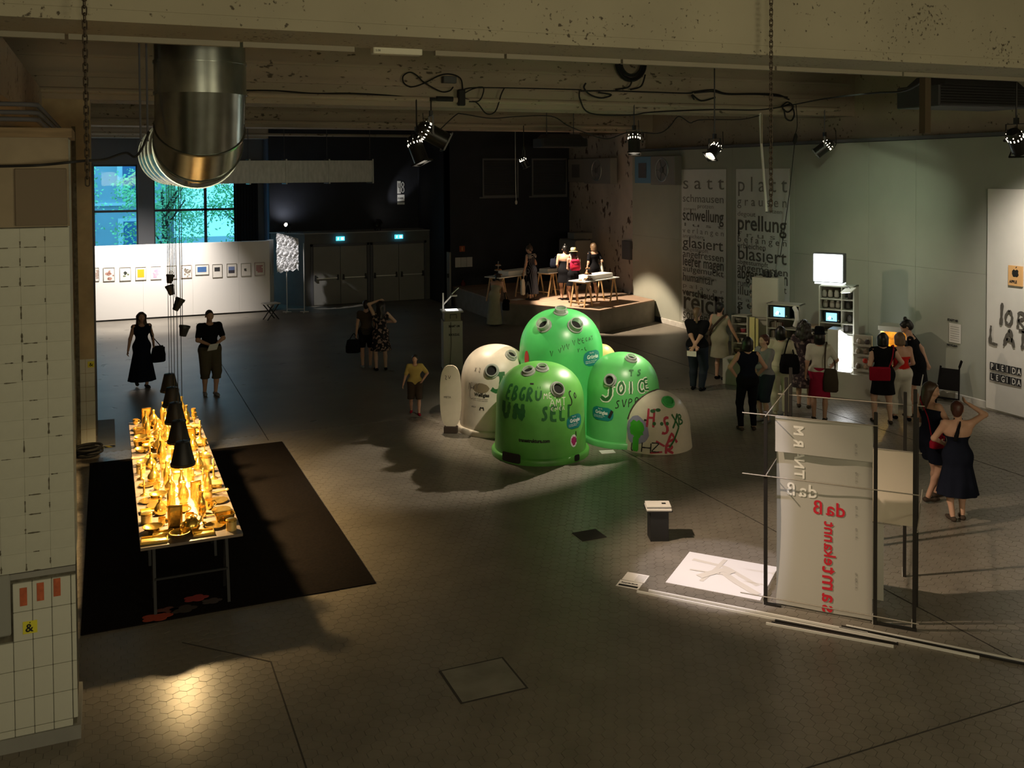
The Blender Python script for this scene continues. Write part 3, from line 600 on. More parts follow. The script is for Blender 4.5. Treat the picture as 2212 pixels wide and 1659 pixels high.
def heater(name, label, loc, w, d, h):
    t = thing(name, label, 'heater', loc)
    MB().bbox((-w/2,-d/2,0),(w/2,d/2,h*.68),.02).build('casing', m_heat, t)
    n0 = MB(); n0.add([(-w/2*.85,-d/2*.9,h*.68),(w/2*.85,-d/2*.9,h*.68),(w/2*.85,d/2*.9,h*.68),(-w/2*.85,d/2*.9,h*.68),(-w/2*.7,-d/2*.7,h),(w/2*.7,-d/2*.7,h),(w/2*.7,d/2*.7,h),(-w/2*.7,d/2*.7,h)],[(3,2,1,0),(4,5,6,7),(0,1,5,4),(1,2,6,5),(2,3,7,6),(3,0,4,7)]); n0.build('hood', m_heat, t)
    for k in range(7): MB().box((-w/2+.04,-d/2-.012,.05+k*h*.085),(w/2-.04,-d/2+.004,.05+k*h*.085+.02)).build('grille_slat', m_blk2, t)
    for x in (-w*.3,w*.3): MB().tube([(x,0,h),(x,0,7.0-loc[2])], .014, 6).build('hanger_rod', m_dgrey, t)
heater('air_heater', 'dark ceiling air heater hanging in the middle of the hall', (12.6,26.0,5.33), 1.5, .7, .40)
heater('air_heater', 'large black ceiling air heater at the right edge of the picture', (13.3,11.9,5.62), 2.1, .9, .52)

# ================================================================== heap of bottle-bank domes
def plastic(name, col, dirt, v=.12):
    m = mat(name, col, .38, var=v, scale=3.2, spec=.5, col2=None); return m
m_grn  = mat('green_plastic', (.075,.50,.13), .33, var=.13, scale=2.2)
m_grn2 = mat('faded_green_plastic', (.115,.40,.07), .36, var=.22, scale=2.0)
m_grn3 = mat('light_green_plastic', (.11,.48,.13), .35, var=.12, scale=2.4)
m_wht  = mat('stained_white_plastic', (.66,.60,.50), .42, var=.16, scale=2.6)
m_wht2 = mat('cream_plastic_shell', (.70,.62,.50), .42, var=.10, scale=3)
m_clear= mat('clear_acrylic', (.80,.86,.78), .1, trans=.6)
m_hole = mat('hole_black', (.006,.006,.005), .8)
m_spray= mat('dark_green_spray', (.018,.13,.03), .6); m_sprw = mat('white_spray', (.72,.78,.62), .6); m_sprb = mat('black_marker', (.012,.012,.01), .6)
m_sprr = mat('red_spray', (.50,.035,.07), .6); m_sprl = mat('lilac_spray', (.30,.28,.42), .6); m_teal = mat('teal_label', (.012,.20,.19), .4); m_lblw = mat('white_print', (.82,.86,.82), .5)
m_seam = mat('brown_edge_strip', (.045,.028,.02), .7)
class Bin:
    def __init__(s, label, loc, Rr, Hc, Ht, m, ring=True, ns=56):
        s.R, s.Hc, s.Ht, s.loc = Rr, Hc, Ht, Vector((*loc,0)); s.th = math.atan2(-loc[1], -loc[0])
        pr = [(Rr,0)] + [(Rr*(1-.05*k/6), Hc*k/6) for k in range(1,7)]
        R2 = Rr*.95
        for k in range(1,19): a = math.pi/2*k/18; pr.append((max(.004,R2*math.cos(a)**.85), Hc+(Ht-Hc)*math.sin(a)**.93))
        s.pr = pr; s.L = [0]
        for a, b in zip(pr, pr[1:]): s.L.append(s.L[-1]+math.hypot(b[0]-a[0], b[1]-a[1]))
        s.t = thing('bottle_bank', label, 'container', (loc[0],loc[1],0), 0, 'bottle bank domes')
        s.body = MB().lathe(pr, ns).build('shell', m, s.t, smooth=60)
        if ring:
            MB().lathe([(Rr,.0),(Rr+.045,.0),(Rr+.05,.075),(Rr+.035,.095),(Rr-.005,.10)], ns).build('base_ring', m, s.t, smooth=50)
    def at(s, v):
        v = max(0, min(s.L[-1]-1e-4, v))
        for i in range(len(s.L)-1):
            if v <= s.L[i+1]:
                k = (v-s.L[i])/(s.L[i+1]-s.L[i]); a, b = s.pr[i], s.pr[i+1]; tn = Vector((b[0]-a[0], b[1]-a[1])).normalized()
                return a[0]+(b[0]-a[0])*k, a[1]+(b[1]-a[1])*k, tn
    def rz(s, z):
        for a, b in zip(s.pr, s.pr[1:]):
            if a[1] <= z <= b[1]+1e-9: k = (z-a[1])/max(1e-9,b[1]-a[1]); return a[0]+(b[0]-a[0])*k
        return 0
    def fn(s, off=.004, u0=0):
        def g(u, v):
            r, z, tn = s.at(v); t = s.th + (u)/max(.25*s.R, min(s.R, r+.15*s.R)); ro = r + tn.y*off
            return (ro*math.cos(t), ro*math.sin(t), z - tn.x*off)
        return g
    def frame(s, u, v):
        r, z, tn = s.at(v); t = s.th + u/max(.25*s.R, min(s.R, r+.15*s.R)); n = Vector((math.cos(t)*tn.y, math.sin(t)*tn.y, -tn.x)); p = Vector((r*math.cos(t), r*math.sin(t), z)); return p, n
    def port(s, u, v, r=.10, h=.06, m=None, lid=None):
        p, n = s.frame(u, v); T = Matrix.Translation(p) @ n.to_track_quat('Z','Y').to_matrix().to_4x4()
        c = MB().lathe([(r+.03,-.02),(r+.03,.012),(r+.01,.02),(r+.005,h),(r-.012,h),(r-.012,-.02)], 24).xf(T).build('port_collar', m or m_clear, s.t, smooth=50)
        MB().lathe([(r-.012,.0),(r-.012,.012),(.01,.014)], 24).xf(T).build('port_disc', lid or m_hole, c, smooth=50)  # the hole's darkness is a black disc, unless a lid is given
    def dec(s, name, m, f, off=.004):
        b = MB(); f(b, s.fn(off)); return b.build(name, m, s.t)
def patch(b, fn, u0, u1, v0, v1, rnd=.3, n=14, k=8):
    """rounded label following the curved shell"""
    V = []; F = []; rr = rnd*(v1-v0)
    for j in range(k+1):
        y = v0+(v1-v0)*j/k; e = max(0, abs(y-(v0+v1)/2)-((v1-v0)/2-rr)); ins = rr-math.sqrt(max(0,rr*rr-e*e))
        for i in range(n+1): V.append(fn(u0+ins+(u1-u0-2*ins)*i/n, y))
    for j in range(k):
        for i in range(n): a = j*(n+1)+i; F.append((a,a+1,a+n+2,a+n+1))
    b.add(V,F)
def disc(b, fn, u, v, ru, rv, n=24, seed=None, wob=0):
    rn = random.Random(seed); V = [fn(u,v)]; F = []
    for ring in (1,2,3):
        for k in range(n):
            a = 2*math.pi*k/n; w = 1+(rn.uniform(-wob,wob) if ring == 3 else 0); V.append(fn(u+ru*ring/3*w*math.cos(a), v+rv*ring/3*w*math.sin(a)))
    for k in range(n):
        F.append((0,1+k,1+(k+1)%n))
        for ring in (0,1): a = 1+ring*n; F.append((a+k,a+n+k,a+n+(k+1)%n,a+(k+1)%n))
    b.add(V,F)
def glass_label(bn, u0, u1, v0, v1, title='Grünglas', small=True, tcol=None):
    w = u1-u0; h = v1-v0
    bn.dec('glass_label', m_teal, lambda b, f: patch(b, f, u0, u1, v0, v1, .45))
    bn.dec('label_lettering', m_lblw, lambda b, f: (lettering(b, title, h*.36, lambda u, v: f(u0+w*.18+u, v0+h*.48+v), sx=.9, bold=.002),
        lettering(b, 'Nur für', h*.14, lambda u, v: f(u0+w*.32+u, v0+h*.82+v)),
        [lettering(b, s_, h*.11, lambda u, v, k=k: f(u0+w*.1+u, v0+h*(.3-.11*k)+v)) for k, s_ in enumerate(['einwerfen: Flaschen grün','keine Keramik bitte'])] ), .006)

front = Bin('faded green dome in front with dark green and black graffiti', (6.52,14.26), .755, .86, 1.48, m_grn2)
big   = Bin('tallest bright green dome at the back of the heap', (7.42,15.32), .78, 1.40, 2.17, m_grn)
left  = Bin('stained white dome at the left of the heap', (6.42,15.95), .66, .85, 1.50, m_wht)
right = Bin('light green dome sprayed with pale outlined letters', (8.16,14.42), .66, .82, 1.48, m_grn3)
small = Bin('low cream dome with red and green scrawls at the right', (8.47,13.84), .60, .30, .91, m_wht2, ring=False)
def seam(A, B, name='edge_strip'):
    """strip along the cut where dome A runs into dome B"""
    pts = []
    for k in range(240):
        t = 2*math.pi*k/240; prev = None
        for j in range(120):
            v = A.L[-1]*j/119; r, z, tn = A.at(v); p = A.loc + Vector((r*math.cos(t), r*math.sin(t), z)); q = p - B.loc
            g = math.hypot(q.x,q.y) - (B.rz(q.z) if q.z < B.Ht else 0)
            if q.z >= B.Ht: g = 1
            if prev is not None and prev*g < 0 and z > .02: pts.append((t, Vector((r*math.cos(t), r*math.sin(t), z)), tn))
            prev = g
    pts.sort(key=lambda a: a[1].z); low = []
    c = sum((p[1] for p in pts), Vector())/max(1,len(pts))
    todo = [p[1] for p in pts]; 
    if not todo: return
    cur = todo.pop(0); chain = [cur]
    while todo:
        i = min(range(len(todo)), key=lambda i: (todo[i]-cur).length)
        if (todo[i]-cur).length > .22: break
        cur = todo.pop(i); 
        if (cur-chain[-1]).length > .03: chain.append(cur)
    MB().tube(chain, .017, 6).build(name, m_seam, A.t, smooth=60)
seam(small, right); seam(right, big); seam(right, front)
# ports with their discs
front.port(.33,1.18,.095); front.port(-.24,1.52,.085); front.port(.05,1.62,.08)
right.port(-.24,1.12,.085); right.port(.2,1.55,.08)
left.port(-.08,1.15,.10); left.port(.36,1.42,.085)
big.port(-.36,1.98,.105,.11); big.port(.30,1.98,.11,.11); big.port(.0,2.36,.10,.09)
small.port(.26,.86,.085,.05, m_grn, m_grn)
# prints and sprays: front dome
front.dec('spray_writing', m_spray, lambda b, f: (scrawl(b,'EBGR',-.66,1.0,.22,.11,.042,f,adv=.145,seed=2)))
front.dec('spray_writing', m_spray, lambda b, f: scrawl(b,'u',-.08,1.02,.19,.14,.035,f))
front.dec('spray_writing', m_spray, lambda b, f: scrawl(b,'UN',-.72,.70,.25,.19,.075,f,adv=.27,seed=5,jit=.4))
front.dec('spray_writing', m_spray, lambda b, f: scrawl(b,'SELL',.02,.70,.22,.12,.045,f,adv=.16,seed=6))
front.dec('white_scribble', m_sprw, lambda b, f: (scrawl(b,'MEIN',.06,1.04,.10,.07,.012,f,adv=.09,seed=8), scrawl(b,'AMT',.16,.92,.12,.09,.012,f,adv=.11,seed=9), scrawl(b,'ENER',.18,.85,.06,.05,.008,f,adv=.07,seed=10)))
front.dec('black_scribble', m_sprb, lambda b, f: (scrawl(b,'S',.52,.88,.26,.11,.022,f), scrawl(b,'O',.66,.98,.1,.08,.018,f), stroke_ribbon(b,[(.66,.30),(.66,.47)],.02,f), stroke_ribbon(b,[(-.19,1.28),(-.12,1.28)],.03,f)))
front.dec('stencil_lettering', m_sprb, lambda b, f: lettering(b,'transstruktura.com',.075,lambda u, v: f(-.36+u,.36+v), sx=.88, bold=.004))
glass_label(front, .46,.84,.52,.74)
front.dec('round_sticker', m_lblw, lambda b, f: disc(b,f,.60,.33,.075,.10)); front.dec('sticker_print', mat('magenta_print',(.42,.03,.16),.5), lambda b, f: disc(b,f,.60,.335,.055,.07,seed=3,wob=.2), .007)
front.dec('black_patch', m_black, lambda b, f: patch(b,f,-.64,-.30,.02,.17,.15), .058)
front.dec('black_patch', m_black, lambda b, f: patch(b,f,.55,.66,.02,.12,.2), .058)
# big dome
glass_label(big, .42,.86,1.26,1.52)
big.dec('marker_scribble', m_sprb, lambda b, f: [stroke_ribbon(b,[(x,y+.05*s_),(x+.03,y-.04),(x+.05,y+.05)],.010,f) for x,y,s_ in [(-.20,1.50,1),(-.05,1.56,.4),(.02,1.6,1),(.10,1.62,1),(.22,1.68,1),(.34,1.70,1.2)]] + [scrawl(b,'LEGAY',.33,1.66,.08,.06,.009,f,adv=.085,slope=.1)] + [scrawl(b,'Y-L',.30,1.52,.06,.05,.010,f,adv=.08,slope=.1)])
big.dec('red_print', mat('red_print',(.55,.03,.03),.45), lambda b, f: disc(b,f,-.73,1.36,.07,.14))
# white dome
left.dec('arched_print', mat('brown_print',(.24,.19,.12),.6), lambda b, f: patch(b,f,-.47,-.10,.76,.93,.9))
left.dec('label_lettering', m_sprb, lambda b, f: (lettering(b,'Weißglas',.085,lambda u, v: f(-.42+u,.70+v), bold=.003, sx=.95), [lettering(b,'Flaschen und Gläser ohne Deckel',.022,lambda u, v, k=k: f(-.45+u,.65-.03*k+v)) for k in range(2)], lettering(b,'BERLIN',.03,lambda u, v: f(-.48+u,.50+v)), scrawl(b,'M',-.30,.46,.07,.08,.02,f)), .004)
left.dec('spray_writing', m_spray, lambda b, f: scrawl(b,'J',-.10,.78,.32,.30,.07,f))
left.dec('grey_scribble', mat('grey_marker',(.12,.10,.09),.6), lambda b, f: (scrawl(b,'NVK',-.56,.80,.13,.07,.010,f,adv=.09), scrawl(b,'XZ',-.46,1.12,.07,.05,.010,f,adv=.1), scrawl(b,'C',-.55,.62,.24,.12,.008,f), scrawl(b,'Z',-.20,1.08,.07,.05,.010,f)))
# right dome
right.dec('outline_spray', m_sprw, lambda b, f: (scrawl(b,'J',-.42,.78,.28,.32,.105,f), scrawl(b,'OIC',-.09,.90,.20,.14,.075,f,adv=.19,slope=.05), scrawl(b,'E',.42,.96,.17,.12,.065,f)))
right.dec('spray_writing', m_spray, lambda b, f: (scrawl(b,'J',-.42,.78,.28,.32,.058,f), scrawl(b,'OIC',-.09,.90,.20,.14,.038,f,adv=.19,slope=.05), scrawl(b,'E',.42,.96,.17,.12,.032,f), scrawl(b,'TS',.12,1.20,.10,.12,.03,f,adv=.17), scrawl(b,'T',.44,.72,.16,.14,.03,f)), .007)
right.dec('black_scribble', m_sprb, lambda b, f: scrawl(b,'SVPR',-.13,.66,.14,.09,.014,f,adv=.115,slope=.15))
glass_label(right, -.60,-.16,.44,.66); right.dec('black_scribble', m_sprb, lambda b, f: stroke_ribbon(b,[(-.24,.50),(-.18,.62)],.05,f), .009)
# small dome
small.dec('lilac_spray', m_sprl, lambda b, f: disc(b,f,-.36,.36,.24,.23,seed=4,wob=.06)); small.dec('green_spray', mat('lime_spray',(.06,.42,.03),.5), lambda b, f: (disc(b,f,-.36,.38,.15,.14,seed=5,wob=.15), patch(b,f,-.42,-.30,.02,.26,.1)), .007)
small.dec('red_spray', m_sprr, lambda b, f: (scrawl(b,'H',-.16,.44,.30,.15,.04,f), scrawl(b,'S',.10,.32,.30,.16,.045,f), scrawl(b,'A',.16,.12,.20,.22,.04,f,slope=.3), scrawl(b,'R',.16,.02,.13,.17,.04,f), stroke_ribbon(b,[(.0,.22),(.14,.14)],.035,f), stroke_ribbon(b,[(-.1,.03),(.1,.05)],.03,f)))
small.dec('green_scribble', m_spray, lambda b, f: (scrawl(b,'X',.30,.42,.22,.16,.03,f), scrawl(b,'B',.44,.46,.16,.12,.028,f), stroke_ribbon(b,[(.42,.42),(.30,.2),(.22,.12)],.03,f)), .008)
for _u, _v, _r in ((-.03,.50,.03),(.10,.50,.03),(.2,.50,.03),(-.06,.70,.05),(.04,.72,.05)): small.dec('green_dot', m_spray, lambda b, f: disc(b,f,_u,_v,_r,.03), .008)
small.dec('black_scribble', m_sprb, lambda b, f: (scrawl(b,'F',-.3,.02,.18,.2,.02,f), scrawl(b,'H',-.24,.03,.15,.2,.018,f), scrawl(b,'Z',-.08,.05,.14,.16,.018,f), scrawl(b,'L',-.44,.02,.12,.05,.018,f), patch(b,f,-.22,-.17,.53,.56)), .010)
# white oval plate leaning at the left of the heap, and the yellow dome end behind
op = thing('oval_plate', 'upright white oval plate beside the white dome', 'panel', (5.56,15.96,.10), R(-28))
n = 40; V = [(.30*math.cos(2*math.pi*k/n)*(1 if True else 1), 0, .56+.56*math.sin(2*math.pi*k/n)) for k in range(n)]
def superel(k, a, b, e=.7): t = 2*math.pi*k/n; c, s_ = math.cos(t), math.sin(t); return a*math.copysign(abs(c)**e,c), b*math.copysign(abs(s_)**e,s_)
V = [(superel(k,.19,.55)[0],-.02,.55+superel(k,.19,.55)[1]) for k in range(n)]; V += [(x,.02,z) for x,_,z in V]
MB().add(V,[tuple(range(n)),tuple(range(2*n-1,n-1,-1))]+[(k,n+k,n+(k+1)%n,(k+1)%n) for k in range(n)]).build('plate', m_wht2, op)
MB().bbox((-.12,-.06,-.10),(.12,.06,.02),.01).build('stand_foot', m_seam, op)
g = MB(); lettering(g,'META',.05,lambda u, v: (-.12+u,-.023,.52+v)); scrawl(g,'ZV',-.1,.85,.07,.05,.008,lambda u, v: (u,-.023,v)); g.build('lettering', m_sprb, op)
yb = Bin('dull yellow dome end peeping out behind the light green dome', (8.35,15.55), .32, 1.0, 1.43, mat('yellow_plastic',(.55,.48,.15),.45), ring=False, ns=32)
tag(MB().add([(7.38,13.74,.004),(7.62,13.70,.004),(7.66,13.86,.004),(7.42,13.92,.004),(7.38,13.74,.0),(7.62,13.70,.0),(7.66,13.86,.0),(7.42,13.92,.0)],[(0,1,2,3),(7,6,5,4),(0,4,5,1),(1,5,6,2),(2,6,7,3),(3,7,4,0)]).build('floor_label', m_white), 'white paper label on the floor between the green domes', 'paper')

# ================================================================== black rug and the table of gilded things
rug = thing('black_rug', 'large black carpet under the gilded table', 'carpet', (-.30,10.40,0)); m_rug = mat('black_carpet', (.009,.0065,.0055), 1.0, var=.3, scale=30, bump=.2, spec=.08)
MB().bbox((0,0,.0),(3.02,6.2,.012),.004).build('carpet_sheet', m_rug, rug)
tt = thing('banquet_table', 'long grey table crowded with gilded vessels', 'table', (.27,10.44,0))
m_ttop = mat('grey_table_top', (.20,.155,.12), .45, var=.08, scale=5)
for k in range(3): MB().bbox((0,k*1.8+.002,.745),(1.02,(k+1)*1.8-.002,.775),.004).build('table_board', m_ttop, tt)
for y in (.35,1.7,3.7,5.05):
    for x in (.14,.88): MB().beam((x,y+.22,.012),(x,y+.02,.745),.03).build('trestle_leg', m_black, tt); MB().beam((x,y-.22,.012),(x,y-.02,.745),.03).build('trestle_leg', m_black, tt)
    MB().box((.06,y-.02,.72),(.96,y+.02,.745)).build('trestle_bar', m_black, tt); MB().beam((.14,y-.15,.35),(.88,y-.15,.35),.02).build('trestle_stretcher', m_black, tt)
gold = mat('gilding', (1.0,.62,.13), .24, .92, var=.08, scale=14, bump=.25); gold2 = mat('gilding_matt', (.95,.66,.22), .45, .75, var=.1, scale=10, bump=.2); gold3 = mat('gilding_dark', (.55,.33,.06), .22, .95, var=.15, scale=10)
def L_(prof, n=20): return MB().lathe(prof, n)
def k_bottle(h=.30, r=.042): return [('body', L_([(r*.9,0),(r,.01),(r,h*.55),(r*.8,h*.66),(r*.35,h*.76),(r*.32,h*.95)]), gold), ('neck_rim', L_([(r*.32,h*.95),(r*.42,h*.955),(r*.42,h),(r*.2,h)]), gold)]
def k_decanter(h=.24, r=.07): return [('body', L_([(r*.7,0),(r,.03),(r,h*.35),(r*.6,h*.55),(r*.28,h*.68),(r*.3,h*.8)]), gold), ('stopper', MB().sphere((0,0,h*.88), r*.33, rz=h*.11), gold)]
def k_bowl(r=.12, h=.06): return [('shell', L_([(r*.4,0),(r*.45,.01),(r*.8,h*.5),(r,h),(r*.96,h),(r*.74,h*.55),(r*.3,.02),(.004,.018)], 26), gold)]
def k_plate(r=.13): return [('dish', L_([(r*.55,0),(r*.6,.008),(r,.022),(r*.99,.027),(r*.6,.014),(.004,.012)], 28), gold2), ('rim_band', L_([(r*.97,.022),(r*1.01,.024),(r*1.01,.029),(r*.97,.029)], 28), gold)]
def k_cup(h=.09, r=.045): 
    b = MB(); P = [(r*.9+.032*math.sin(a)*1.0, 0, h*.5+h*.3*math.cos(a)) for a in [math.pi*i/8 for i in range(9)]]; b.tube(P, .006, 6)
    return [('bowl', L_([(r*.6,0),(r*.7,.006),(r*.95,h*.4),(r,h),(r*.92,h),(r*.85,h*.4),(.004,.02)]), gold), ('handle', b, gold)]
def k_goblet(h=.17, r=.042): return [('foot', L_([(r,0),(r,.006),(.008,.02),(.007,h*.45)]), gold), ('bowl', L_([(.008,h*.45),(r*.8,h*.58),(r,h*.8),(r*.9,h),(r*.84,h),(r*.7,h*.6),(.004,h*.52)]), gold)]
def k_tin(h=.11, r=.055): return [('drum', L_([(r,0),(r,h*.8)],24), gold2), ('lid', L_([(r*1.06,h*.8),(r*1.06,h*.95),(r*.8,h),(.004,h)],24), gold)]
def k_box(w=.26, d=.17, h=.06): return [('case', MB().bbox((-w/2,-d/2,0),(w/2,d/2,h*.72),.006), gold3), ('lid', MB().bbox((-w/2-.005,-d/2-.005,h*.72),(w/2+.005,d/2+.005,h),.006), gold2)]
def k_tray(w=.3, d=.2): 
    b = MB(); b.bbox((-w/2,-d/2,0),(w/2,d/2,.012),.004); r = MB()
    for a, c in [((-w/2,-d/2),(w/2,-d/2+.012)),((-w/2,d/2-.012),(w/2,d/2)),((-w/2,-d/2),(-w/2+.012,d/2)),((w/2-.012,-d/2),(w/2,d/2))]: r.box((a[0],a[1],.010),(c[0],c[1],.03))
    return [('base', b, gold2), ('edge', r, gold)]
def k_loafpan(w=.24, d=.17, h=.09):
    b = MB(); n = 28; V = []
    for (s_, z) in ((.82,0),(1,h),(.95,h),(.78,.012)):
        for k in range(n): t = 2*math.pi*k/n; c, s2 = math.cos(t), math.sin(t); V.append((w/2*s_*math.copysign(abs(c)**.5,c), d/2*s_*math.copysign(abs(s2)**.5,s2), z))
    F = [tuple(range(n-1,-1,-1)), tuple(range(3*n,4*n))]
    for l in range(3): F += [(l*n+k, l*n+(k+1)%n, (l+1)*n+(k+1)%n, (l+1)*n+k) for k in range(n)]
    b.add(V,F); return [('pan', b, gold3), ('rim', MB().tube([(w/2*.99*math.copysign(abs(math.cos(t))**.5,math.cos(t)), d/2*.99*math.copysign(abs(math.sin(t))**.5,math.sin(t)), h) for t in [2*math.pi*k/28 for k in range(29)]], .006, 6), gold)]
def k_pot(h=.15, r=.085):
    s_ = MB().tube([(r*.8,0,h*.35),(r*1.35,0,h*.55),(r*1.5,0,h*.8)], [.02,.014,.011], 8); hd = MB().tube([(-r*.85-.05*math.sin(a),0,h*.5+h*.28*math.cos(a)) for a in [math.pi*i/8 for i in range(9)]], .009, 6)
    return [('body', L_([(r*.7,0),(r,h*.25),(r*.98,h*.55),(r*.6,h*.82),(r*.55,h*.84)]), gold), ('spout', s_, gold), ('handle', hd, gold), ('lid', L_([(r*.6,h*.84),(r*.5,h*.92),(r*.12,h*.96),(r*.16,h*1.05),(.004,h*1.08)]), gold)]
def k_candle(h=.22):
    b = L_([(.05,0),(.05,.01),(.015,.03),(.012,h*.6),(.028,h*.66),(.03,h*.7),(.012,h*.7)]); return [('stick', b, gold), ('taper', L_([(.012,h*.7),(.011,h),(.002,h*1.02)],10), gold2)]
def k_bone(): return [('shaft', MB().tube([(-.09,0,.014),(.09,.02,.014)], .009, 8), gold2), ('knuckle', MB().sphere((-.1,.0,.018), .022, rz=.016), gold2), ('knuckle', MB().sphere((.1,.02,.018), .022, rz=.016), gold2)]
def k_vase(h=.26, r=.06): return [('body', L_([(r*.5,0),(r*.55,.01),(r,h*.35),(r*.8,h*.6),(r*.4,h*.8),(r*.55,h),(r*.48,h),(r*.3,h*.8)]), gold), ('foot', L_([(r*.7,0),(r*.7,.008),(r*.5,.014)]), gold)]
def k_frame(h=.22, w=.13): 
    b = MB(); b.bbox((-w/2,-.012,0),(w/2,.012,h),.006); c = MB(); c.box((-w/2+.02,-.016,.02),(w/2-.02,-.011,h-.02)); return [('body', b, gold3), ('face', c, gold)]
KIND = {'bottle':(k_bottle,'gilded wine bottle','bottle'),'decanter':(k_decanter,'gilded stoppered decanter','decanter'),'bowl':(k_bowl,'gilded open bowl','bowl'),'plate':(k_plate,'gilded dinner plate','plate'),'cup':(k_cup,'gilded cup with handle','cup'),
 'goblet':(k_goblet,'gilded stemmed goblet','goblet'),'tin':(k_tin,'gilded round tin','tin'),'box':(k_box,'gilded lidded box','box'),'tray':(k_tray,'gilded shallow tray','tray'),'loaf_pan':(k_loafpan,'gilded rounded baking pan','pan'),'teapot':(k_pot,'gilded teapot with spout','teapot'),
 'candlestick':(k_candle,'gilded candlestick','candlestick'),'bone':(k_bone,'gilded knobbed bone','bone'),'vase':(k_vase,'gilded footed vase','vase'),'carton':(k_frame,'gilded flat carton standing upright','carton')}
# rows run from the near end of the table to the far end; columns from its left to its right edge
ordn = ['first','second','third','fourth','fifth','sixth','seventh','eighth','ninth','tenth','eleventh','twelfth','thirteenth','fourteenth','fifteenth','sixteenth','seventeenth']
coln = ['at left edge','second from left','third from left','in the middle','third from right','second from right','at right edge']
gr = random.Random(21); proto = {}
EDGE = ['plate','bowl','tray','loaf_pan','cup','tin','box','bone','candlestick','plate','bowl','goblet']; MID = ['bottle','vase','decanter','tin','cup','goblet','bottle','teapot','carton','candlestick','decanter','bottle']; LOW = ['cup','goblet','tin','teapot','carton','bowl','box','tray','decanter']
for ri in range(17):
    y = 10.44 + .15 + ri*.318
    for ci in range(7):
        kd = gr.choice(EDGE if ci in (0,6) else (LOW if ri < 2 else MID))
        if ci in (1,5) and gr.random() < .3: kd = gr.choice(['plate','bone','bowl','cup'])
        fn_, desc, cat_ = KIND[kd]; big_ = kd in ('box','tray','loaf_pan','bowl','plate')
        x = .27 + .10 + ci*.137 + gr.uniform(-.02,.02); yy = y + (.15 if ci % 2 else 0) + gr.uniform(-.03,.03)
        if big_: x = max(.41, min(1.15, x))
        yy = min(max(yy, 10.60), 15.74)
        lab = '%s %s, %s row from the near end' % (desc, coln[ci], ordn[ri])
        rz = gr.uniform(-.5,.5) if kd not in ('box','tray','loaf_pan') else gr.uniform(-.12,.12)
        sc_ = gr.uniform(.86,1.14)*(1.0 if not big_ else .82)
        if kd not in proto:
            t = thing('gilded_'+kd, lab, cat_, (x,yy,.775), rz, 'gilded things on the long table'); proto[kd] = t
            for nm, mb_, mm in fn_(): mb_.build(nm, mm, t, smooth=45)
        else:
            t = copy_tree(proto[kd]); t['label'] = lab; t.location = (x,yy,.775); t.rotation_euler = (0,0,rz)
        t.scale = (sc_,sc_,sc_*gr.uniform(.9,1.15)) if not big_ else (sc_,sc_,1)
# pendant lamps: black flower-pot shades in a row above the table, each with a small black pot on its cords
m_pot = mat('black_pot', (.008,.008,.008), .5); m_bulb = emis('warm_bulb', (1,.74,.36), 40)
wx = ['nearest','second nearest','middle','second farthest','farthest']
for k in range(5):
    x, y, zb = .755+.022*k, 11.35+k*.99, 1.32
    t = thing('pendant_lamp', 'black flower-pot pendant lamp over the gilded table, %s of five' % wx[k], 'lamp', (x,y,zb), 0, 'pendant lamps over the gilded table')
    MB().lathe([(.135,0),(.138,.03),(.130,.032),(.078,.262),(.072,.27),(.02,.275),(.02,.262),(.068,.258),(.122,.03),(.127,0)], 28, caps=False).build('shade', m_pot, t, smooth=40)
    MB().tube([(.02+.055*math.cos(a),.055*math.sin(a),.268) for a in [math.pi*(1.12+.75*i/8) for i in range(9)]], .004, 6).build('rim_glint', m_metal, t)  # metal arc put on as a glint of light on the shade
    MB().sphere((0,0,.125), .035, rz=.045).build('bulb', m_bulb, t, smooth=180); MB().lathe([(.02,.165),(.02,.26)],12).build('socket', m_pot, t)
    MB().tube([(0,0,.27),(0,0,4.47-zb)], .0045, 5).build('cord', m_rubber, t)
    l = bpy.data.lights.new('pendant_light','SPOT'); l.energy = 170; l.color = (1,.67,.30); l.spot_size = R(146); l.spot_blend = .25; l.shadow_soft_size = .035
    lo = bpy.data.objects.new('pendant_light', l); COL.objects.link(lo); lo.location = (x,y,zb+.06)
hp_ = [(15.31,2.96,.3,.13),(14.32,2.90,-.5,.14),(13.33,2.81,.9,.17),(11.35,2.78,.4,.12)]
for k, (y, z, tl, hh) in enumerate(hp_):
    x = .755+.022*round((y-11.35)/.99)
    t = thing('hanging_pot', ['small upright black pot hanging highest on the lamp cords','second black pot down the lamp cords','tilted black pot with broken rim on the lamp cords','lowest black pot hanging on the lamp cords'][k], 'pot', (x+.02,y,z), 0, 'black pots strung on the lamp cords')
    q = Matrix.Rotation(tl*.5,4,'Y'); MB().lathe([(.036,0),(.056,hh*.8),(.062,hh*.8),(.062,hh),(.056,hh),(.032,.012),(.004,.012)], 20, wob=(lambda a, z: .12*math.sin(3*a) if k == 2 else .04*math.sin(2*a))).xf(q).build('pot', m_pot, t, smooth=40)
    MB().tube([(0,0,hh),(0,0,4.46-z)], .004, 5).build('cord', m_rubber, t)
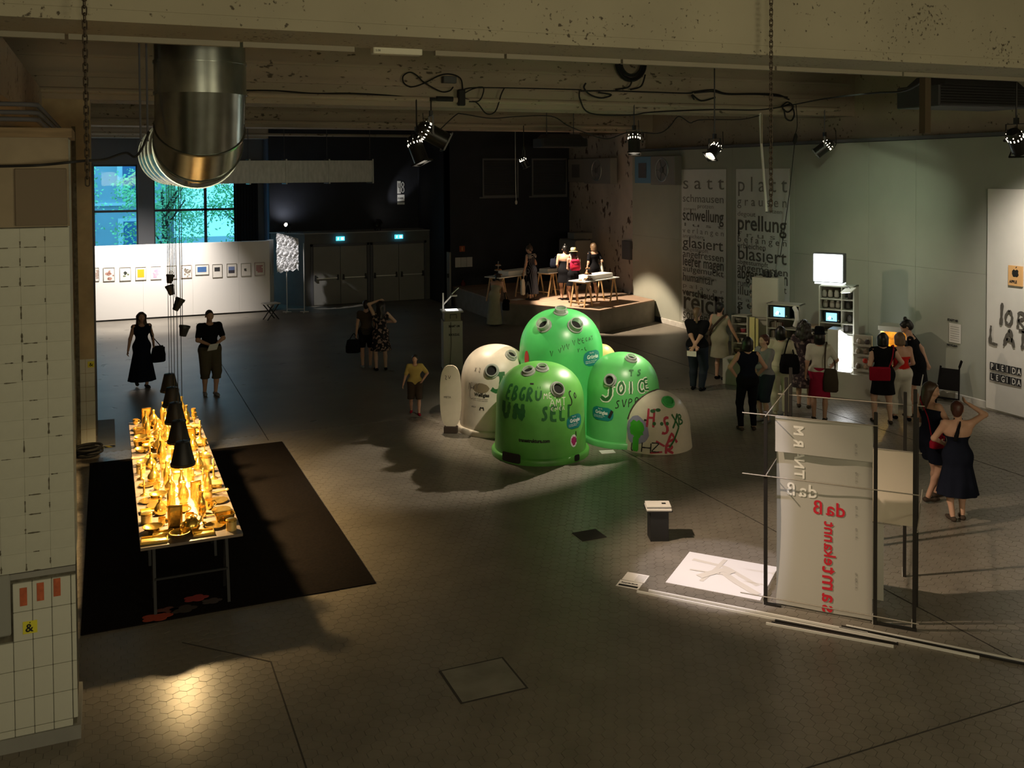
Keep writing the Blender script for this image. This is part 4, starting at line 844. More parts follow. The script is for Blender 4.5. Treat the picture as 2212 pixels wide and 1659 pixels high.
# red flower print on the rug's near edge
for k, (x, y, s_, c) in enumerate([(.42,10.50,.13,(.42,.06,.03)),(.52,10.62,.10,(.16,.05,.04)),(.83,10.80,.11,(.36,.04,.04)),(.98,10.66,.09,(.07,.05,.05)),(.68,10.58,.12,(.05,.035,.03))]):
    b = MB(); n = 30; rr = [s_*(.72+.28*abs(math.cos(2.5*2*math.pi*i/n))) for i in range(n)]
    V = [(x+rr[i]*1.25*math.cos(2*math.pi*i/n), y+rr[i]*.8*math.sin(2*math.pi*i/n), .013) for i in range(n)]; V += [(a,b_,.016) for a,b_,_ in V]
    b.add(V,[tuple(range(n,2*n)),tuple(range(n-1,-1,-1))]+[(i,(i+1)%n,n+(i+1)%n,n+i) for i in range(n)]); b.v = [(vx+.30, vy-10.40, vz) for vx,vy,vz in b.v]
    b.build('flower_motif', mat('flower_motif_%d' % k, c, .9), rug)

# ================================================================== picture screen with framed prints
ps = thing('display_screen', 'long white free-standing screen hung with a row of prints', 'display wall', (0,32.55,0))
m_scr = mat('white_screen_paint', (.82,.79,.75), .7)
for a, b in [(-.45,1.05),(1.05,2.55),(2.55,4.0),(4.0,5.0)]: MB().bbox((a+.001,0,.05),(b-.001,.22,2.37),.004).build('screen_panel', m_scr, ps)
e = MB(); e.prism([(5.0,0),(5.22,.55),(5.10,.62),(4.9,.22)], .05, 2.37); e.build('end_panel', m_scr, ps)
MB().box((-.45,.03,0),(5.0,.19,.05)).build('base_rail', m_black, ps)
def nm(name, c): return mat(name, c, .7)
def picture(x0, x1, z0, z1, label, art, fcol=(.42,.40,.37)):
    t = thing('framed_print', label, 'picture', ((x0+x1)/2,32.545,z0), 0, 'framed prints on the white screen'); w = x1-x0; h = z1-z0
    f = MB(); k = .014
    for a, b in [((-w/2,0),(w/2,k)),((-w/2,h-k),(w/2,h)),((-w/2,k),(-w/2+k,h-k)),((w/2-k,k),(w/2,h-k))]: f.box((a[0],-.02,a[1]),(b[0],.004,b[1]))
    f.build('frame', nm('thin_frame_%.2f' % fcol[0], fcol), t); MB().box((-w/2+k,-.008,k),(w/2-k,.003,h-k)).build('mount', nm('mount_board',(.78,.74,.68)), t)
    ap = MB(); cols = art(ap, w, h); ap.build('print', cols, t)
F2 = lambda u, v: (u,-.011,v)
def a_rect(c, fx=.6, fy=.6, dy=0): 
    def g(b, w, h): b.box((-w*fx/2,-.011,h*(.5+dy)-h*fy/2),(w*fx/2,-.008,h*(.5+dy)+h*fy/2)); return nm('print_%.2f_%.2f_%.2f' % c, c)
    return g
def a_blots(cs, n, sp, sz, seed):
    def g(b, w, h):
        rn = random.Random(seed)
        for i in range(n):
            b.cur = i % len(cs); x, z = rn.gauss(0,sp*w), h*.5+rn.gauss(0,sp*h); m_ = 8; r = sz*rn.uniform(.5,1.2)
            b.add([(x+r*math.cos(2*math.pi*k/m_)*rn.uniform(.7,1.2), -.0095-.0002*i, z+r*math.sin(2*math.pi*k/m_)*rn.uniform(.7,1.2)) for k in range(m_)], [tuple(range(m_))])
        return [nm('print_%.2f_%.2f_%.2f' % c, c) for c in cs]
    return g
def a_grid(c):
    def g(b, w, h):
        for i in range(5):
            for j in range(5):
                if (i*3+j*7) % 11: x, z = -w*.26+i*w*.13, h*.28+j*h*.115; b.box((x-w*.05,-.011,z-h*.04),(x+w*.05,-.008,z+h*.04))
        return nm('print_grid', c)
    return g
def a_rings(b, w, h):
    for r, cx, cz in [(.055,-.01,.2),(.038,.02,.19),(.03,-.03,.23)]: b.tube([(cx+r*math.cos(a),-.010,cz+r*math.sin(a)) for a in [2*math.pi*k/20 for k in range(21)]], .004, 4)
    return m_ink
def a_photo(c1, c2):
    def g(b, w, h):
        b.cur = 0; b.box((-w*.3,-.011,h*.48),(w*.3,-.008,h*.75)); b.cur = 1; b.box((-w*.3,-.011,h*.25),(w*.3,-.008,h*.48)); return [nm('print_%.2f_%.2f_%.2f' % c1, c1), nm('print_%.2f_%.2f_%.2f' % c2, c2)]
    return g
PX = [(-.34,-.22,1.29,1.71,'framed print half hidden by the ochre pillar',a_blots([(.4,.3,.25)],6,.15,.05,1)),
 (-.10,.23,1.27,1.70,'framed print of brown-red blotches',a_blots([(.28,.12,.09),(.45,.25,.2)],14,.15,.045,2)), (.37,.70,1.26,1.69,'framed print with small black and green blots',a_blots([(.03,.04,.03),(.15,.2,.1)],10,.11,.035,3)),
 (.83,1.15,1.26,1.68,'framed print with a plain yellow square',a_rect((.78,.45,.01),.62,.6)), (1.28,1.60,1.26,1.68,'framed print with pale pink script shape',a_blots([(.72,.40,.55),(.66,.48,.6)],10,.13,.045,5),(.7,.62,.6)),
 (1.75,2.07,1.25,1.68,'framed print with black ring drawing behind the lamp cords',a_rings), (2.19,2.52,1.26,1.68,'framed print with grey-brown thicket',a_blots([(.16,.13,.10),(.3,.25,.2)],16,.15,.035,7),(.5,.4,.36)),
 (2.63,3.05,1.34,1.68,'wide framed print of a blue scene',a_rect((.05,.14,.36),.66,.5)), (3.16,3.47,1.23,1.67,'framed print with a black photograph above pale text',a_rect((.03,.03,.035),.55,.3,.1)),
 (3.61,3.93,1.24,1.67,'framed print with blue sky above dark land',a_photo((.16,.22,.42),(.05,.045,.06))), (4.06,4.38,1.23,1.66,'framed print with one tiny dark figure',a_blots([(.05,.05,.04)],5,.06,.03,11)),
 (4.50,4.83,1.23,1.66,'framed print with a grid of dark red stamps',a_grid((.33,.03,.06)),(.36,.26,.26))]
for p in PX: picture(*p)
t = thing('framed_print', 'narrow pale frame on the slanted end of the screen', 'picture', (5.075,32.70,1.22), R(68), 'framed prints on the white screen'); MB().box((-.10,-.02,0),(.10,-.003,.46)).build('frame', nm('pale_frame',(.66,.62,.58)), t); MB().box((-.08,-.023,.02),(.08,-.01,.44)).build('mount', m_scr, t)
# folding stool
st = thing('folding_stool', 'black folding stool with pale seat at the screen end', 'stool', (4.75,30.8,0), R(20))
MB().bbox((-.25,-.18,.49),(.25,.18,.525),.008).build('seat', nm('pale_seat',(.62,.60,.58)), st)
for y in (-.14,.14):
    for s_ in (-1,1): MB().beam((s_*.2,y,0),(-s_*.2,y,.49),.03).build('leg', m_black, st)
# crumpled foil on two stands
fo = thing('foil_screen', 'crumpled silver foil sheet hung on two thin stands', 'foil', (5.5,32.0,0), R(-22)); rn = random.Random(8)
m_foil = mat('silver_foil', (.9,.9,.92), .38, .35, bump=.6, scale=9); nx, nz = 26, 40; V = []; F = []
hs = [[.035*math.sin(i*1.1+math.sin(j*.5)*2)+rn.uniform(-.03,.03) for j in range(nz+1)] for i in range(nx+1)]
for sd in (0,1):
    for i in range(nx+1):
        for j in range(nz+1):
            fx, fz = i/nx, j/nz; V.append((-.36+.72*fx, hs[i][j]+sd*.006, 1.33+.10*fx+(1.33-.30*fx)*fz + .03*math.sin(i*.9)*(1-fz)))
    o_ = sd*(nx+1)*(nz+1)
    for i in range(nx):
        for j in range(nz): a = o_+i*(nz+1)+j; f_ = (a,a+nz+1,a+nz+2,a+1); F.append(f_ if sd == 0 else f_[::-1])
MB().add(V,F).build('foil_sheet', m_foil, fo)
for x in (-.05,.52):
    MB().tube([(x,.05,.0),(x,.05,2.3)], .013, 8).build('stand_pole', m_white, fo); MB().beam((x-.14,.05,.03),(x+.14,.05,.03),.03).build('stand_foot', m_white, fo); MB().beam((x,.05-.16,.015),(x,.05+.16,.015),.03).build('stand_foot', m_white, fo)
MB().tube([(-.05,.05,.12),(.52,.05,.12)], .01, 6).build('tie_bar', m_white, fo)

# ================================================================== grey box with double doors
m_box = mat('grey_box_paint', (.13,.13,.125), .8, var=.08, scale=3); m_door = mat('grey_door_paint', (.24,.235,.215), .7, var=.05, scale=2)
bx = MB(); bx.prism([(6.32,33.35),(10.85,33.35),(10.85,34.7),(5.45,34.7),(5.35,34.55)], 0, 2.5); dbx = struct(bx.build('wall_door_box', m_box))
rf = MB(); rf.prism([(6.28,33.30),(10.85,33.30),(10.85,34.7),(5.4,34.7),(5.30,34.52)], 2.5, 2.53); rf.build('roof_sheet', mat('pale_roof',(.36,.36,.35),.8), dbx)
dn_ = 0
for a, b in [(6.60,8.50),(8.72,10.62)]:
    mid = (a+b)/2
    f = MB(); f.box((a-.09,33.29,0),(a-.01,33.36,2.14)); f.box((b+.01,33.29,0),(b+.09,33.36,2.14)); f.box((a-.09,33.29,2.06),(b+.09,33.36,2.14)); f.build('door_frame', m_dgrey, dbx)
    for k, (x0, x1) in enumerate([(a,mid),(mid,b)]):
        dn_ += 1; d = struct(MB().bbox((x0+.006,33.29,.02),(x1-.006,33.345,2.05),.004).build('door_%d' % dn_, m_door))
        hx = x1-.10 if k == 0 else x0+.10; ox = x0+.06 if k == 0 else x1-.06
        MB().box((min(hx,ox),33.245,.93),(max(hx,ox),33.265,.96)).build('push_bar', m_metal, d)
        for x in (hx,ox): MB().add([(x-.035,33.22,.87),(x+.035,33.22,.87),(x+.02,33.22,1.06),(x-.02,33.22,1.06),(x-.035,33.29,.87),(x+.035,33.29,.87),(x+.02,33.29,1.06),(x-.02,33.29,1.06)],[(0,1,2,3),(7,6,5,4),(0,4,5,1),(1,5,6,2),(2,6,7,3),(3,7,4,0)]).build('bar_bracket', m_black, d)
m_exit = emis('exit_sign_glow', (.08,.62,.85), 1.6); m_exw = emis('exit_sign_mark', (.75,1,1), 2.2)
for x, lab in [(7.55,'glowing exit sign over the left pair of grey doors'),(9.67,'glowing exit sign over the right pair of grey doors')]:
    t = thing('exit_sign', lab, 'sign', (x,33.24,2.24), 0, 'exit signs over the grey doors'); MB().bbox((-.15,0,0),(.15,.06,.15),.006).build('sign_case', m_exit, t)
    g = MB(); g.box((.02,-.004,.03),(.11,0,.12)); scrawl(g,'X',-.11,.03,.08,.06,.018,lambda u, v: (u,-.003,v)); stroke_ribbon(g,[(-.08,.115),(-.07,.12)],.022,lambda u, v: (u,-.003,v)); g.build('sign_mark', m_exw, t)
# 48 sign on the dark wall
sg = thing('number_sign', 'white 48 lettering on the dark wall above the doors', 'sign', (10.04,34.69,3.3)); m_sgw = mat('white_vinyl',(.8,.8,.78),.6); fS = lambda u, v: (u,-.012,v)
MB().box((0,-.008,.53),(.135,.0,1.0)).build('sign_block', m_sgw, sg); MB().box((0,-.008,.24),(.275,.0,.49)).build('sign_block', m_sgw, sg); MB().box((0,-.008,.12),(.275,.0,.20)).build('sign_block', m_sgw, sg)
g = MB(); stroke_ribbon(g,[(.045,.92),(.045,.75),(.105,.75)],.022,fS,step=.02); stroke_ribbon(g,[(.095,.92),(.095,.58)],.022,fS,step=.05); lettering(g,'STUNDEN',.075,lambda u, v: fS(.012+u,.33+v),sx=.62,bold=.003); lettering(g,'NEUKÖLLN',.05,lambda u, v: fS(.012+u,.135+v),sx=.85); g.build('sign_figure', m_black, sg)
g = MB(); stroke_ribbon(g,[(.21,.96),(.165,.93),(.165,.82),(.21,.78),(.165,.73),(.165,.6),(.21,.56),(.255,.6),(.255,.73),(.21,.78),(.255,.82),(.255,.93),(.21,.96)],.03,fS,step=.03); g.build('sign_figure', m_sgw, sg)
# vents, door leaf, notices, extinguisher on the dark wall
m_vent = mat('vent_metal',(.06,.063,.07),.6)
for x0, x1, lab in [(12.2,13.57,'dark louvred vent high on the navy wall, left of two'),(14.1,15.5,'dark louvred vent high on the navy wall, right of two')]:
    t = thing('louvre_vent', lab, 'vent', (x0,31.46,3.74), 0, 'louvred vents on the navy wall'); w = x1-x0; f = MB()
    for a, b in [((0,0),(w,.05)),((0,1.3),(w,1.35)),((0,.05),(.05,1.3)),((w-.05,.05),(w,1.3)),((-.12,-.05),(w,0))]: f.box((a[0],-.03,a[1]),(b[0],.035,b[1]))
    f.build('vent_frame', mat('vent_frame_metal',(.12,.12,.13),.5), t); sm = MB(); sm.add([(.05,0,0),(w-.05,0,0),(w-.05,-.03,-.045),(.05,-.03,-.045),(.05,.006,0),(w-.05,.006,0),(w-.05,-.024,-.05),(.05,-.024,-.05)],[(0,1,2,3),(7,6,5,4),(0,4,5,1),(1,5,6,2),(2,6,7,3),(3,7,4,0)]); sme = sm.mesh('louvre_slat', m_vent)
    for k in range(20): link('louvre_slat', sme, t, (0,0,.12+k*.062))
lf_ = struct(MB().bbox((10.86,31.2,0),(10.92,31.5,1.86),.006).build('door_5', m_door)); MB().box((10.80,31.25,.98),(10.86,31.3,1.12)).build('door_handle', m_black, lf_)
nt_ = thing('wall_notice', 'white notice strip on the navy wall beside the open door', 'notice', (11.16,31.48,1.30))
for k in range(3): MB().box((.01+.215*k,-.012,0),(.215*(k+1),.0,.34)).build('notice_sheet', nm('notice_paper',(.5,.5,.5)), nt_)
t = thing('fire_sign', 'small orange-red fire sign above the white notice', 'sign', (11.33,31.48,1.84)); MB().box((0,-.012,0),(.2,0,.2)).build('sign_card', nm('dull_red_card',(.30,.06,.02)), t); g = MB(); scrawl(g,'F',.03,.04,.12,.06,.02,lambda u, v: (u,-.015,v)); stroke_ribbon(g,[(.1,.04),(.1,.16)],.03,lambda u, v: (u,-.015,v)); g.build('sign_mark', nm('sign_orange',(.55,.3,.1)), t)
t = thing('fire_extinguisher', 'fire extinguisher on the navy wall below the notice', 'extinguisher', (11.42,31.38,.35)); MB().lathe([(.06,0),(.075,.02),(.075,.4),(.03,.48),(.025,.52)],16).build('cylinder', nm('extinguisher_red',(.16,.02,.02)), t, smooth=40); MB().box((-.03,-.08,.52),(.03,.03,.56)).build('valve', m_black, t); MB().tube([(0,-.05,.53),(.08,-.08,.45),(.085,-.06,.2)],.012,6).build('hose', m_black, t); MB().box((-.05,-.079,.1),(.05,-.07,.3)).build('paper_label', m_white, t); MB().box((-.02,.07,.2),(.02,.1,.45)).build('wall_bracket', m_black, t)

# ================================================================== units on the right wall
m_blue = mat('blue_panel',(.13,.27,.42),.7); m_unit = mat('unit_grey',(.22,.21,.20),.6)
def fan_unit(label, y0, y1, split, m1):
    t = thing('wall_fan_unit', label, 'fan unit', (15.5,0,4.24), 0, 'fan units on the right wall')
    MB().bbox((-.22,split,0),(0,y1,.82),.01).build('panel', m1, t); MB().box((-.235,split+(y1-split)*.3,.16),(-.215,split+(y1-split)*.75,.62)).build('grille', m_dgrey, t)
    MB().bbox((-.26,y0,-.04),(0,split-.01,.82),.015).build('fan_case', m_unit, t); c = (y0+split)/2
    r = MB(); r.tube([(-.27,c+.34*math.cos(a),.40+.34*math.sin(a)) for a in [2*math.pi*k/28 for k in range(29)]], .018, 6); r.build('fan_ring', m_metal, t, smooth=60)
    h_ = MB(); h_.tube([(-.26,c,.40),(-.30,c,.40)], .09, 14); h_.build('fan_hub', m_dgrey, t)
    for k in range(5): a = 2*math.pi*k/5; MB().beam((-.28,c+.08*math.cos(a),.4+.08*math.sin(a)),(-.28,c+.32*math.cos(a),.4+.32*math.sin(a)),.012,.012).build('guard_wire', m_dgrey, t)
fan_unit('fan unit with a bright blue panel on the right wall', 23.85,26.2,25.2,m_blue)
fan_unit('grey fan unit high in the far right corner', 27.7,30.9,29.6,m_unit)
tag(MB().box((15.52,26.95,1.75),(15.62,27.45,2.35)).build('wall_hatch', m_dgrey), 'small dark grille in the peeling plaster wall', 'grille')

# ================================================================== lettered banners
m_ban = mat('banner_cloth',(.66,.66,.64),.85,var=.04,scale=2); m_typ = mat('banner_type',(.10,.09,.075),.8); m_typ2 = mat('banner_type_pale',(.22,.21,.19),.8)
def letter_groups(V, F):
    """faces of a spaced word grouped letter by letter"""
    sp = sorted(((min(V[i][0] for i in f), max(V[i][0] for i in f), f) for f in F)); out = []; hi = -9
    for a, b, f in sp:
        if a > hi+.02: out.append([])
        out[-1].append(f); hi = max(hi, b)
    return out
def banner(label, y1, y0, z0, z1, lines):
    t = thing('text_banner', label, 'banner', (15.49,y1,0), 0, 'lettered banners on the right wall'); W_ = y1-y0
    n = 10; V = []; F = []
    for i in range(n+1):
        for z in (z0,z1): V.append((-.012-.006*math.sin(i*1.3),-W_*i/n,z))
    for i in range(n+1):
        for z in (z0,z1): V.append((0,-W_*i/n,z))
    for i in range(n): a = 2*i; F += [(a,a+1,a+3,a+2)]; b_ = 2*(n+1)+2*i; F += [(b_,b_+2,b_+3,b_+1)]
    F += [(0,2*(n+1),2*(n+1)+1,1),(2*n,2*n+1,4*n+3,4*n+2)]
    MB().add(V,F).build('cloth', m_ban, t)
    for txt, x, wid, base, hgt, bold, pale in lines:      # x, width as part of the banner width; base line and x-height in metres
        Vt, Ft, w = glyphs(txt, 1.0, spacing=1.0, bold=bold)
        if ' ' in txt and len(txt.replace(' ','')) > 1 and txt.count(' ') >= len(txt)//2-1: pass
        sx = wid*W_/max(w,1e-3); sz = hgt/.5
        for q in ([Ft] if ' ' not in txt or 'magen' in txt else letter_groups(Vt, Ft)):
            used = sorted({i for f in q for i in f}); ix = {v: k for k, v in enumerate(used)}
            MB().add([(-.022,-(x*W_+Vt[i][0]*sx), base+Vt[i][1]*sz) for i in used], [tuple(ix[i] for i in f) for f in q]).build('text_line' if len(q) == len(Ft) else 'letter', m_typ2 if pale else m_typ, t)
Z1 = lambda y: 4.65-(y-105)*.00327
banner('left lettered banner starting with the word satt', 23.85,21.68,.24,4.65, [('s a t t',.03,.94,Z1(275),.26,0,1),('schmausen',.03,.93,Z1(390),.16,0,1),('protzen',.38,.36,Z1(440),.085,0,1),('genuss',.05,.3,Z1(462),.06,0,1),('schwellung',.03,.93,Z1(553),.24,.012,0),('l u s t',.05,.9,Z1(605),.07,0,1),('v e r l a n g e n',.03,.93,Z1(665),.11,0,1),('anreichern',.03,.5,Z1(708),.08,0,1),('glasiert',.03,.92,Z1(792),.22,.004,0),('ausgestopft',.03,.6,Z1(822),.08,0,1),('angefressen',.03,.93,Z1(880),.15,.004,0),('leerer magen',.03,.93,Z1(955),.21,.015,0),('aufgemuckt',.03,.93,Z1(1008),.13,0,0),('humanitär',.03,.72,Z1(1090),.17,.004,0),('abgehoben',.4,.4,Z1(1050),.06,0,1),('p a l a v e r',.03,.93,Z1(1150),.09,0,1),('verschleudert',.03,.93,Z1(1218),.14,.03,0),('reich',.03,.93,Z1(1340),.38,.012,0),('überschwang',.06,.8,Z1(1365),.08,0,1),('sonnenfroh',.03,.93,Z1(1425),.20,.004,0),('s',.03,.06,Z1(1445),.08,0,1)])
Z2 = lambda y: 4.65-(y-105)*.00318
banner('right lettered banner starting with the word platt', 21.22,19.06,.24,4.65, [('p l a t t',.03,.94,Z2(290),.28,0,1),('g r a u s e n',.03,.93,Z2(408),.17,0,1),('kotzen',.58,.3,Z2(458),.07,0,1),('degout',.03,.36,Z2(495),.09,0,1),('prellung',.03,.93,Z2(608),.28,.014,0),('f r u s t',.03,.93,Z2(668),.10,0,1),('b e f a n g e n',.03,.93,Z2(712),.12,0,0),('erbleichen',.03,.55,Z2(762),.11,0,0),('blasiert',.03,.93,Z2(855),.25,.004,0),('abgestumpft',.03,.6,Z2(895),.09,0,0),('angemessen',.03,.95,Z2(945),.13,.004,0),('abgeschlagen',.03,.95,Z2(1015),.22,.016,0),('runtergeschluckt',.03,.93,Z2(1080),.13,0,0),('illus',.03,.3,Z2(1150),.16,.004,0),('k a',.03,.25,Z2(1200),.07,0,1),('g e',.03,.3,Z2(1255),.14,.01,0),('b',.03,.17,Z2(1410),.34,.012,0),('r',.9,.08,Z2(1290),.13,0,0)])
# white cloth with painted writing at the right edge
t = thing('painted_cloth', 'large white cloth painted with brush writing at the right edge', 'banner', (15.45,13.27,0)); m_clo = mat('white_cloth',(.68,.655,.61),.9,var=.03,scale=3)
n = 30; V = []; F = []
for i in range(n+1):
    for j in range(13): V.append((-.012+.010*math.sin(i*.55+j*.12)*(1 if j > 8 else .4),-3.6*i/n,.05+4.18*j/12))
for i in range(n):
    for j in range(12): a = i*13+j; F.append((a,a+1,a+14,a+13))
nv = len(V); V += [(.02,y,z) for _,y,z in V]; F += [tuple(x+nv for x in f[::-1]) for f in F]
MB().add(V,F).build('cloth', m_clo, t, smooth=180)
fC = lambda u, v: (-.034,-u,v)
g = MB(); scrawl(g,'I',.28,1.68,.42,.2,.06,fC,jit=.5); scrawl(g,'OR',.42,1.68,.30,.20,.05,fC,adv=.28,jit=.5,seed=3); scrawl(g,'LAT',.10,1.30,.34,.24,.06,fC,adv=.30,jit=.5,seed=4); scrawl(g,'TEL',1.1,1.5,.34,.24,.06,fC,adv=.30,jit=.5,seed=5); g.build('brush_writing', m_typ, t)
for k, (s_, z) in enumerate([('PLEIDA',.80),('LEGIDA',.60)]):
    for j in range(6):
        c_ = MB(); c_.box((-.032,-(.10+.115*j+.105),z),(-.028,-(.10+.115*j),z+.145)); o_ = c_.build('stencil_block', m_black, t)
        g = MB(); lettering(g, s_[j], .15, lambda u, v: (-.036,-(.125+.115*j+u),z+.02+v), sx=.7, bold=.004); g.build('stencil_letter', m_clo, o_)
c_ = MB().box((-.05,-.80,2.45),(-.028,-.50,2.82)).build('logo_card', nm('orange_card',(.70,.40,.16)), t)
g = MB(); pts = [(0,.04),(.03,.055),(.055,.035),(.05,.0),(.06,-.03),(.04,-.06),(.015,-.065),(0,-.058),(-.015,-.065),(-.04,-.06),(-.06,-.02),(-.058,.025),(-.03,.055)]
g.add([(-.053,-.655-x*1.2,2.69+y*1.2) for x, y in pts],[tuple(range(len(pts)))]); g.add([(-.053,-.655-x,2.775+y) for x, y in [(0,0),(.012,.03),(.035,.035),(.025,.01)]],[(0,1,2,3)]); g.build('logo_mark', m_ink, c_)
g = MB(); lettering(g,'APPLE',.07,lambda u, v: (-.053,-(.53+u),2.50+v),sx=.85,bold=.004); g.build('logo_lettering', m_ink, c_)
t = thing('wall_text_sheet', 'white text sheet with black headings on the right wall', 'notice', (15.49,14.19,1.10)); MB().box((-.008,-.28,.06),(0,0,.44)).build('sheet', m_clo, t)
g = MB(); lettering(g,'STADT NR',.06,lambda u, v: (-.01,-(u-.04),.48+v),sx=.9,bold=.004); lettering(g,'RECYCLING',.05,lambda u, v: (-.01,-(u-.05),-.02+v),sx=.95,bold=.004); g.build('headings', m_ink, t)
g = MB()
for k in range(7): g.box((-.0095,-.25,.10+.045*k),(-.0085,-.03,.108+.045*k))
tag(g.build('text_lines', m_typ2, t), kind='stuff')
fc_ = thing('folded_chair', 'folded black chair leaning at the right wall', 'chair', (15.08,13.86,0), R(-62)); fc_.scale = (.66,.9,1.0); m_fch = mat('black_chair_cloth',(.007,.006,.006),.9,spec=.1)
MB().beam((-.32,0,.0),(-.26,.22,.72),.04).build('leg', m_fch, fc_); MB().beam((.32,0,.0),(.26,.22,.72),.04).build('leg', m_fch, fc_); MB().add([(-.28,.06,.28),(.28,.06,.28),(.26,.2,.68),(-.26,.2,.68),(-.28,.1,.28),(.28,.1,.28),(.26,.24,.68),(-.26,.24,.68)],[(0,1,2,3),(7,6,5,4),(0,4,5,1),(1,5,6,2),(2,6,7,3),(3,7,4,0)]).build('seat', m_fch, fc_)
MB().beam((.26,.22,.72),(.33,.2,.86),.05).build('arm_end', m_fch, fc_); MB().beam((-.30,.05,.12),(.30,.05,.12),.03).build('crossbar', m_fch, fc_)

# ================================================================== wooden platform with tables
m_stg = mat('platform_boards',(.36,.25,.18),.7,var=.12,scale=3); m_stf = mat('platform_front',(.24,.21,.17),.8,var=.15,scale=3); m_pine = mat('pine',(.62,.40,.19),.6,var=.12,scale=6)
SA = R(25.6); sO = (12.9,24.1); ca, sa = math.cos(SA), math.sin(SA)
S2W = lambda a, b: (sO[0]+a*ca-b*sa, sO[1]+a*sa+b*ca)
stg = thing('platform', 'low wooden platform lit in the far right corner', 'platform', (0,0,0))
poly = [S2W(0,0), (15.46,sO[1]+(15.46-sO[0])*math.tan(SA)), (15.46,31.45), (11.05,31.45), (11.05,26.85)]
MB().prism(poly, 0, .62).build('substructure', m_stf, stg)
# deck boards clipped to the platform outline
def clip(poly, p, nrm):
    out = []; m_ = len(poly)
    for i in range(m_):
        a, b = Vector(poly[i]), Vector(poly[(i+1)%m_]); da, db = (a-p).dot(nrm), (b-p).dot(nrm)
        if da <= 0: out.append(tuple(a))
        if da*db < 0: out.append(tuple(a+(b-a)*(da/(da-db))))
    return out
vb = Vector((-sa,ca)); k = 0
while k < 14:
    q = clip(clip(poly, Vector(sO)+vb*((k+1)*.6-.004), vb), Vector(sO)+vb*(k*.6+.004), -vb)
    if len(q) > 2: MB().prism(q, .62, .66).build('deck_board', m_stg, stg)
    k += 1
def trestle_table(label, a, b, L_, W_=.62, h=.76, ang=0):
    x, y = S2W(a,b); t = thing('trestle_table', label, 'table', (x,y,.66), SA+ang, 'trestle tables on the platform')
    MB().bbox((0,0,h-.03),(L_,W_,h),.004).build('table_top', m_white, t)
    for px in (.22,L_-.22):
        for py in (.06,W_-.06):
            for s_ in (-1,1): MB().beam((px+s_*.2,py,.0),(px+s_*.02,py,h-.03),.04,.025).build('leg', m_pine, t)
        MB().box((px-.03,.02,h-.08),(px+.03,W_-.02,h-.03)).build('trestle_bar', m_pine, t); MB().beam((px-.16,.06,.14),(px-.16,W_-.06,.14),.03).build('stretcher', m_pine, t)
    return t, x, y
T1 = trestle_table('trestle table at the left end of the platform', -.66,3.25,1.78); T2 = trestle_table('trestle table at the front of the platform', .05,.55,1.72); T3 = trestle_table('trestle table at the back of the platform behind the visitors', 1.28,2.9,1.2)
def on_table(T, u, v, name, label, cat, build, grp=None):
    o_ = T[0]; x = T[1]+u*ca-v*sa; y = T[2]+u*sa+v*ca; t = thing(name, label, cat, (x,y,.66+.76), SA, grp); build(t); return t
slab = lambda w, d, h: (lambda t: (MB().bbox((0,0,0),(w,d,h),.006).build('block', m_white, t), MB().bbox((.01,.01,h),(w-.01,d-.01,h+.008),.003).build('top_sheet', m_white, t)))
on_table(T1,.55,.12,'white_block','white rectangular block on the left trestle table','block',slab(1.1,.42,.13)); on_table(T2,.42,.12,'white_block','white rectangular block on the front trestle table','block',slab(1.12,.44,.13)); on_table(T3,.12,.15,'white_block','white rectangular block on the back trestle table','block',slab(.9,.36,.10))
m_cake = mat('cake_crust',(.50,.22,.09),.8,var=.3,scale=20)
def cake(dark):
    def f(t):
        mm = m_black if dark else m_white; h_ = MB().tube([(0,0,0),(0,0,.42)], .008, 8); h_.sphere((0,0,.44),.02); h_.build('rod', mm if dark else m_metal, t)
        for z, r in ((.02,.15),(.17,.12),(.32,.09)):
            p = MB().lathe([(r*.4,z),(r,z+.012),(r,z+.02),(.01,z+.014)],22).build('tier', mm, t)
            for k in range(6 if z < .3 else 3): a = 2*math.pi*k/6; MB().sphere((r*.62*math.cos(a),r*.62*math.sin(a),z+.035),.03,rz=.02,n=8,m=5).build('pastry', m_cake, p)
    return f
on_table(T1,.28,.3,'cake_stand','three-tier cake stand on the left trestle table','cake stand',cake(False)); on_table(T2,.36,.16,'cake_stand','dark tiered cake stand on the front trestle table','cake stand',cake(True))
def plate_s(t): MB().lathe([(.09,0),(.14,.012),(.14,.018),(.01,.012)],22).build('dish', m_white, t); MB().sphere((0,0,.025),.06,rz=.018).build('slice', m_cake, t)
on_table(T2,.16,.3,'serving_plate','flat serving plate at the left end of the front table','plate',plate_s)
for k, (u, v) in enumerate([(.95,.55),(1.03,.5),(1.70,.5)]):
    lab_ = ['small pale cup behind the left white block','small pale cup next to the left white block edge','small pale cup at the right end of the left table'][k]
    on_table(T1,u,v+.03,'small_cup',lab_,'cup',lambda t: (MB().lathe([(.02,0),(.03,.05),(.026,.05),(.015,.006)],12).build('cup', nm('cup_red_white',(.6,.25,.2)), t)), 'small cups on the platform tables')
for a, b, lab in [(-.05,3.2,'white paper on the platform floor at its left corner'),(.05,.2,'white paper on the platform floor below the front table')]:
    x, y = S2W(a+.1,b); tag(MB().box((0,0,0),(.42,.28,.004)).build('floor_paper', m_white, None, False, (x,y,.66), SA), lab, 'paper', 'papers on the platform')
tag(MB().box((0,0,.0),(.55,.35,.02)).build('white_step', m_white, None, False, (11.75,25.2,.26), SA), 'white step at the platform front beside the tall green dome', 'step'); bpy.data.objects['white_step'].location.z = 0; bpy.data.objects['white_step'].scale = (1,1,14)
cb = thing('storage_cupboard', 'tall grey cupboard at the back of the platform', 'cupboard', (14.35,29.6,.66), R(-90)); m_cup = mat('cupboard_grey',(.17,.16,.14),.7)
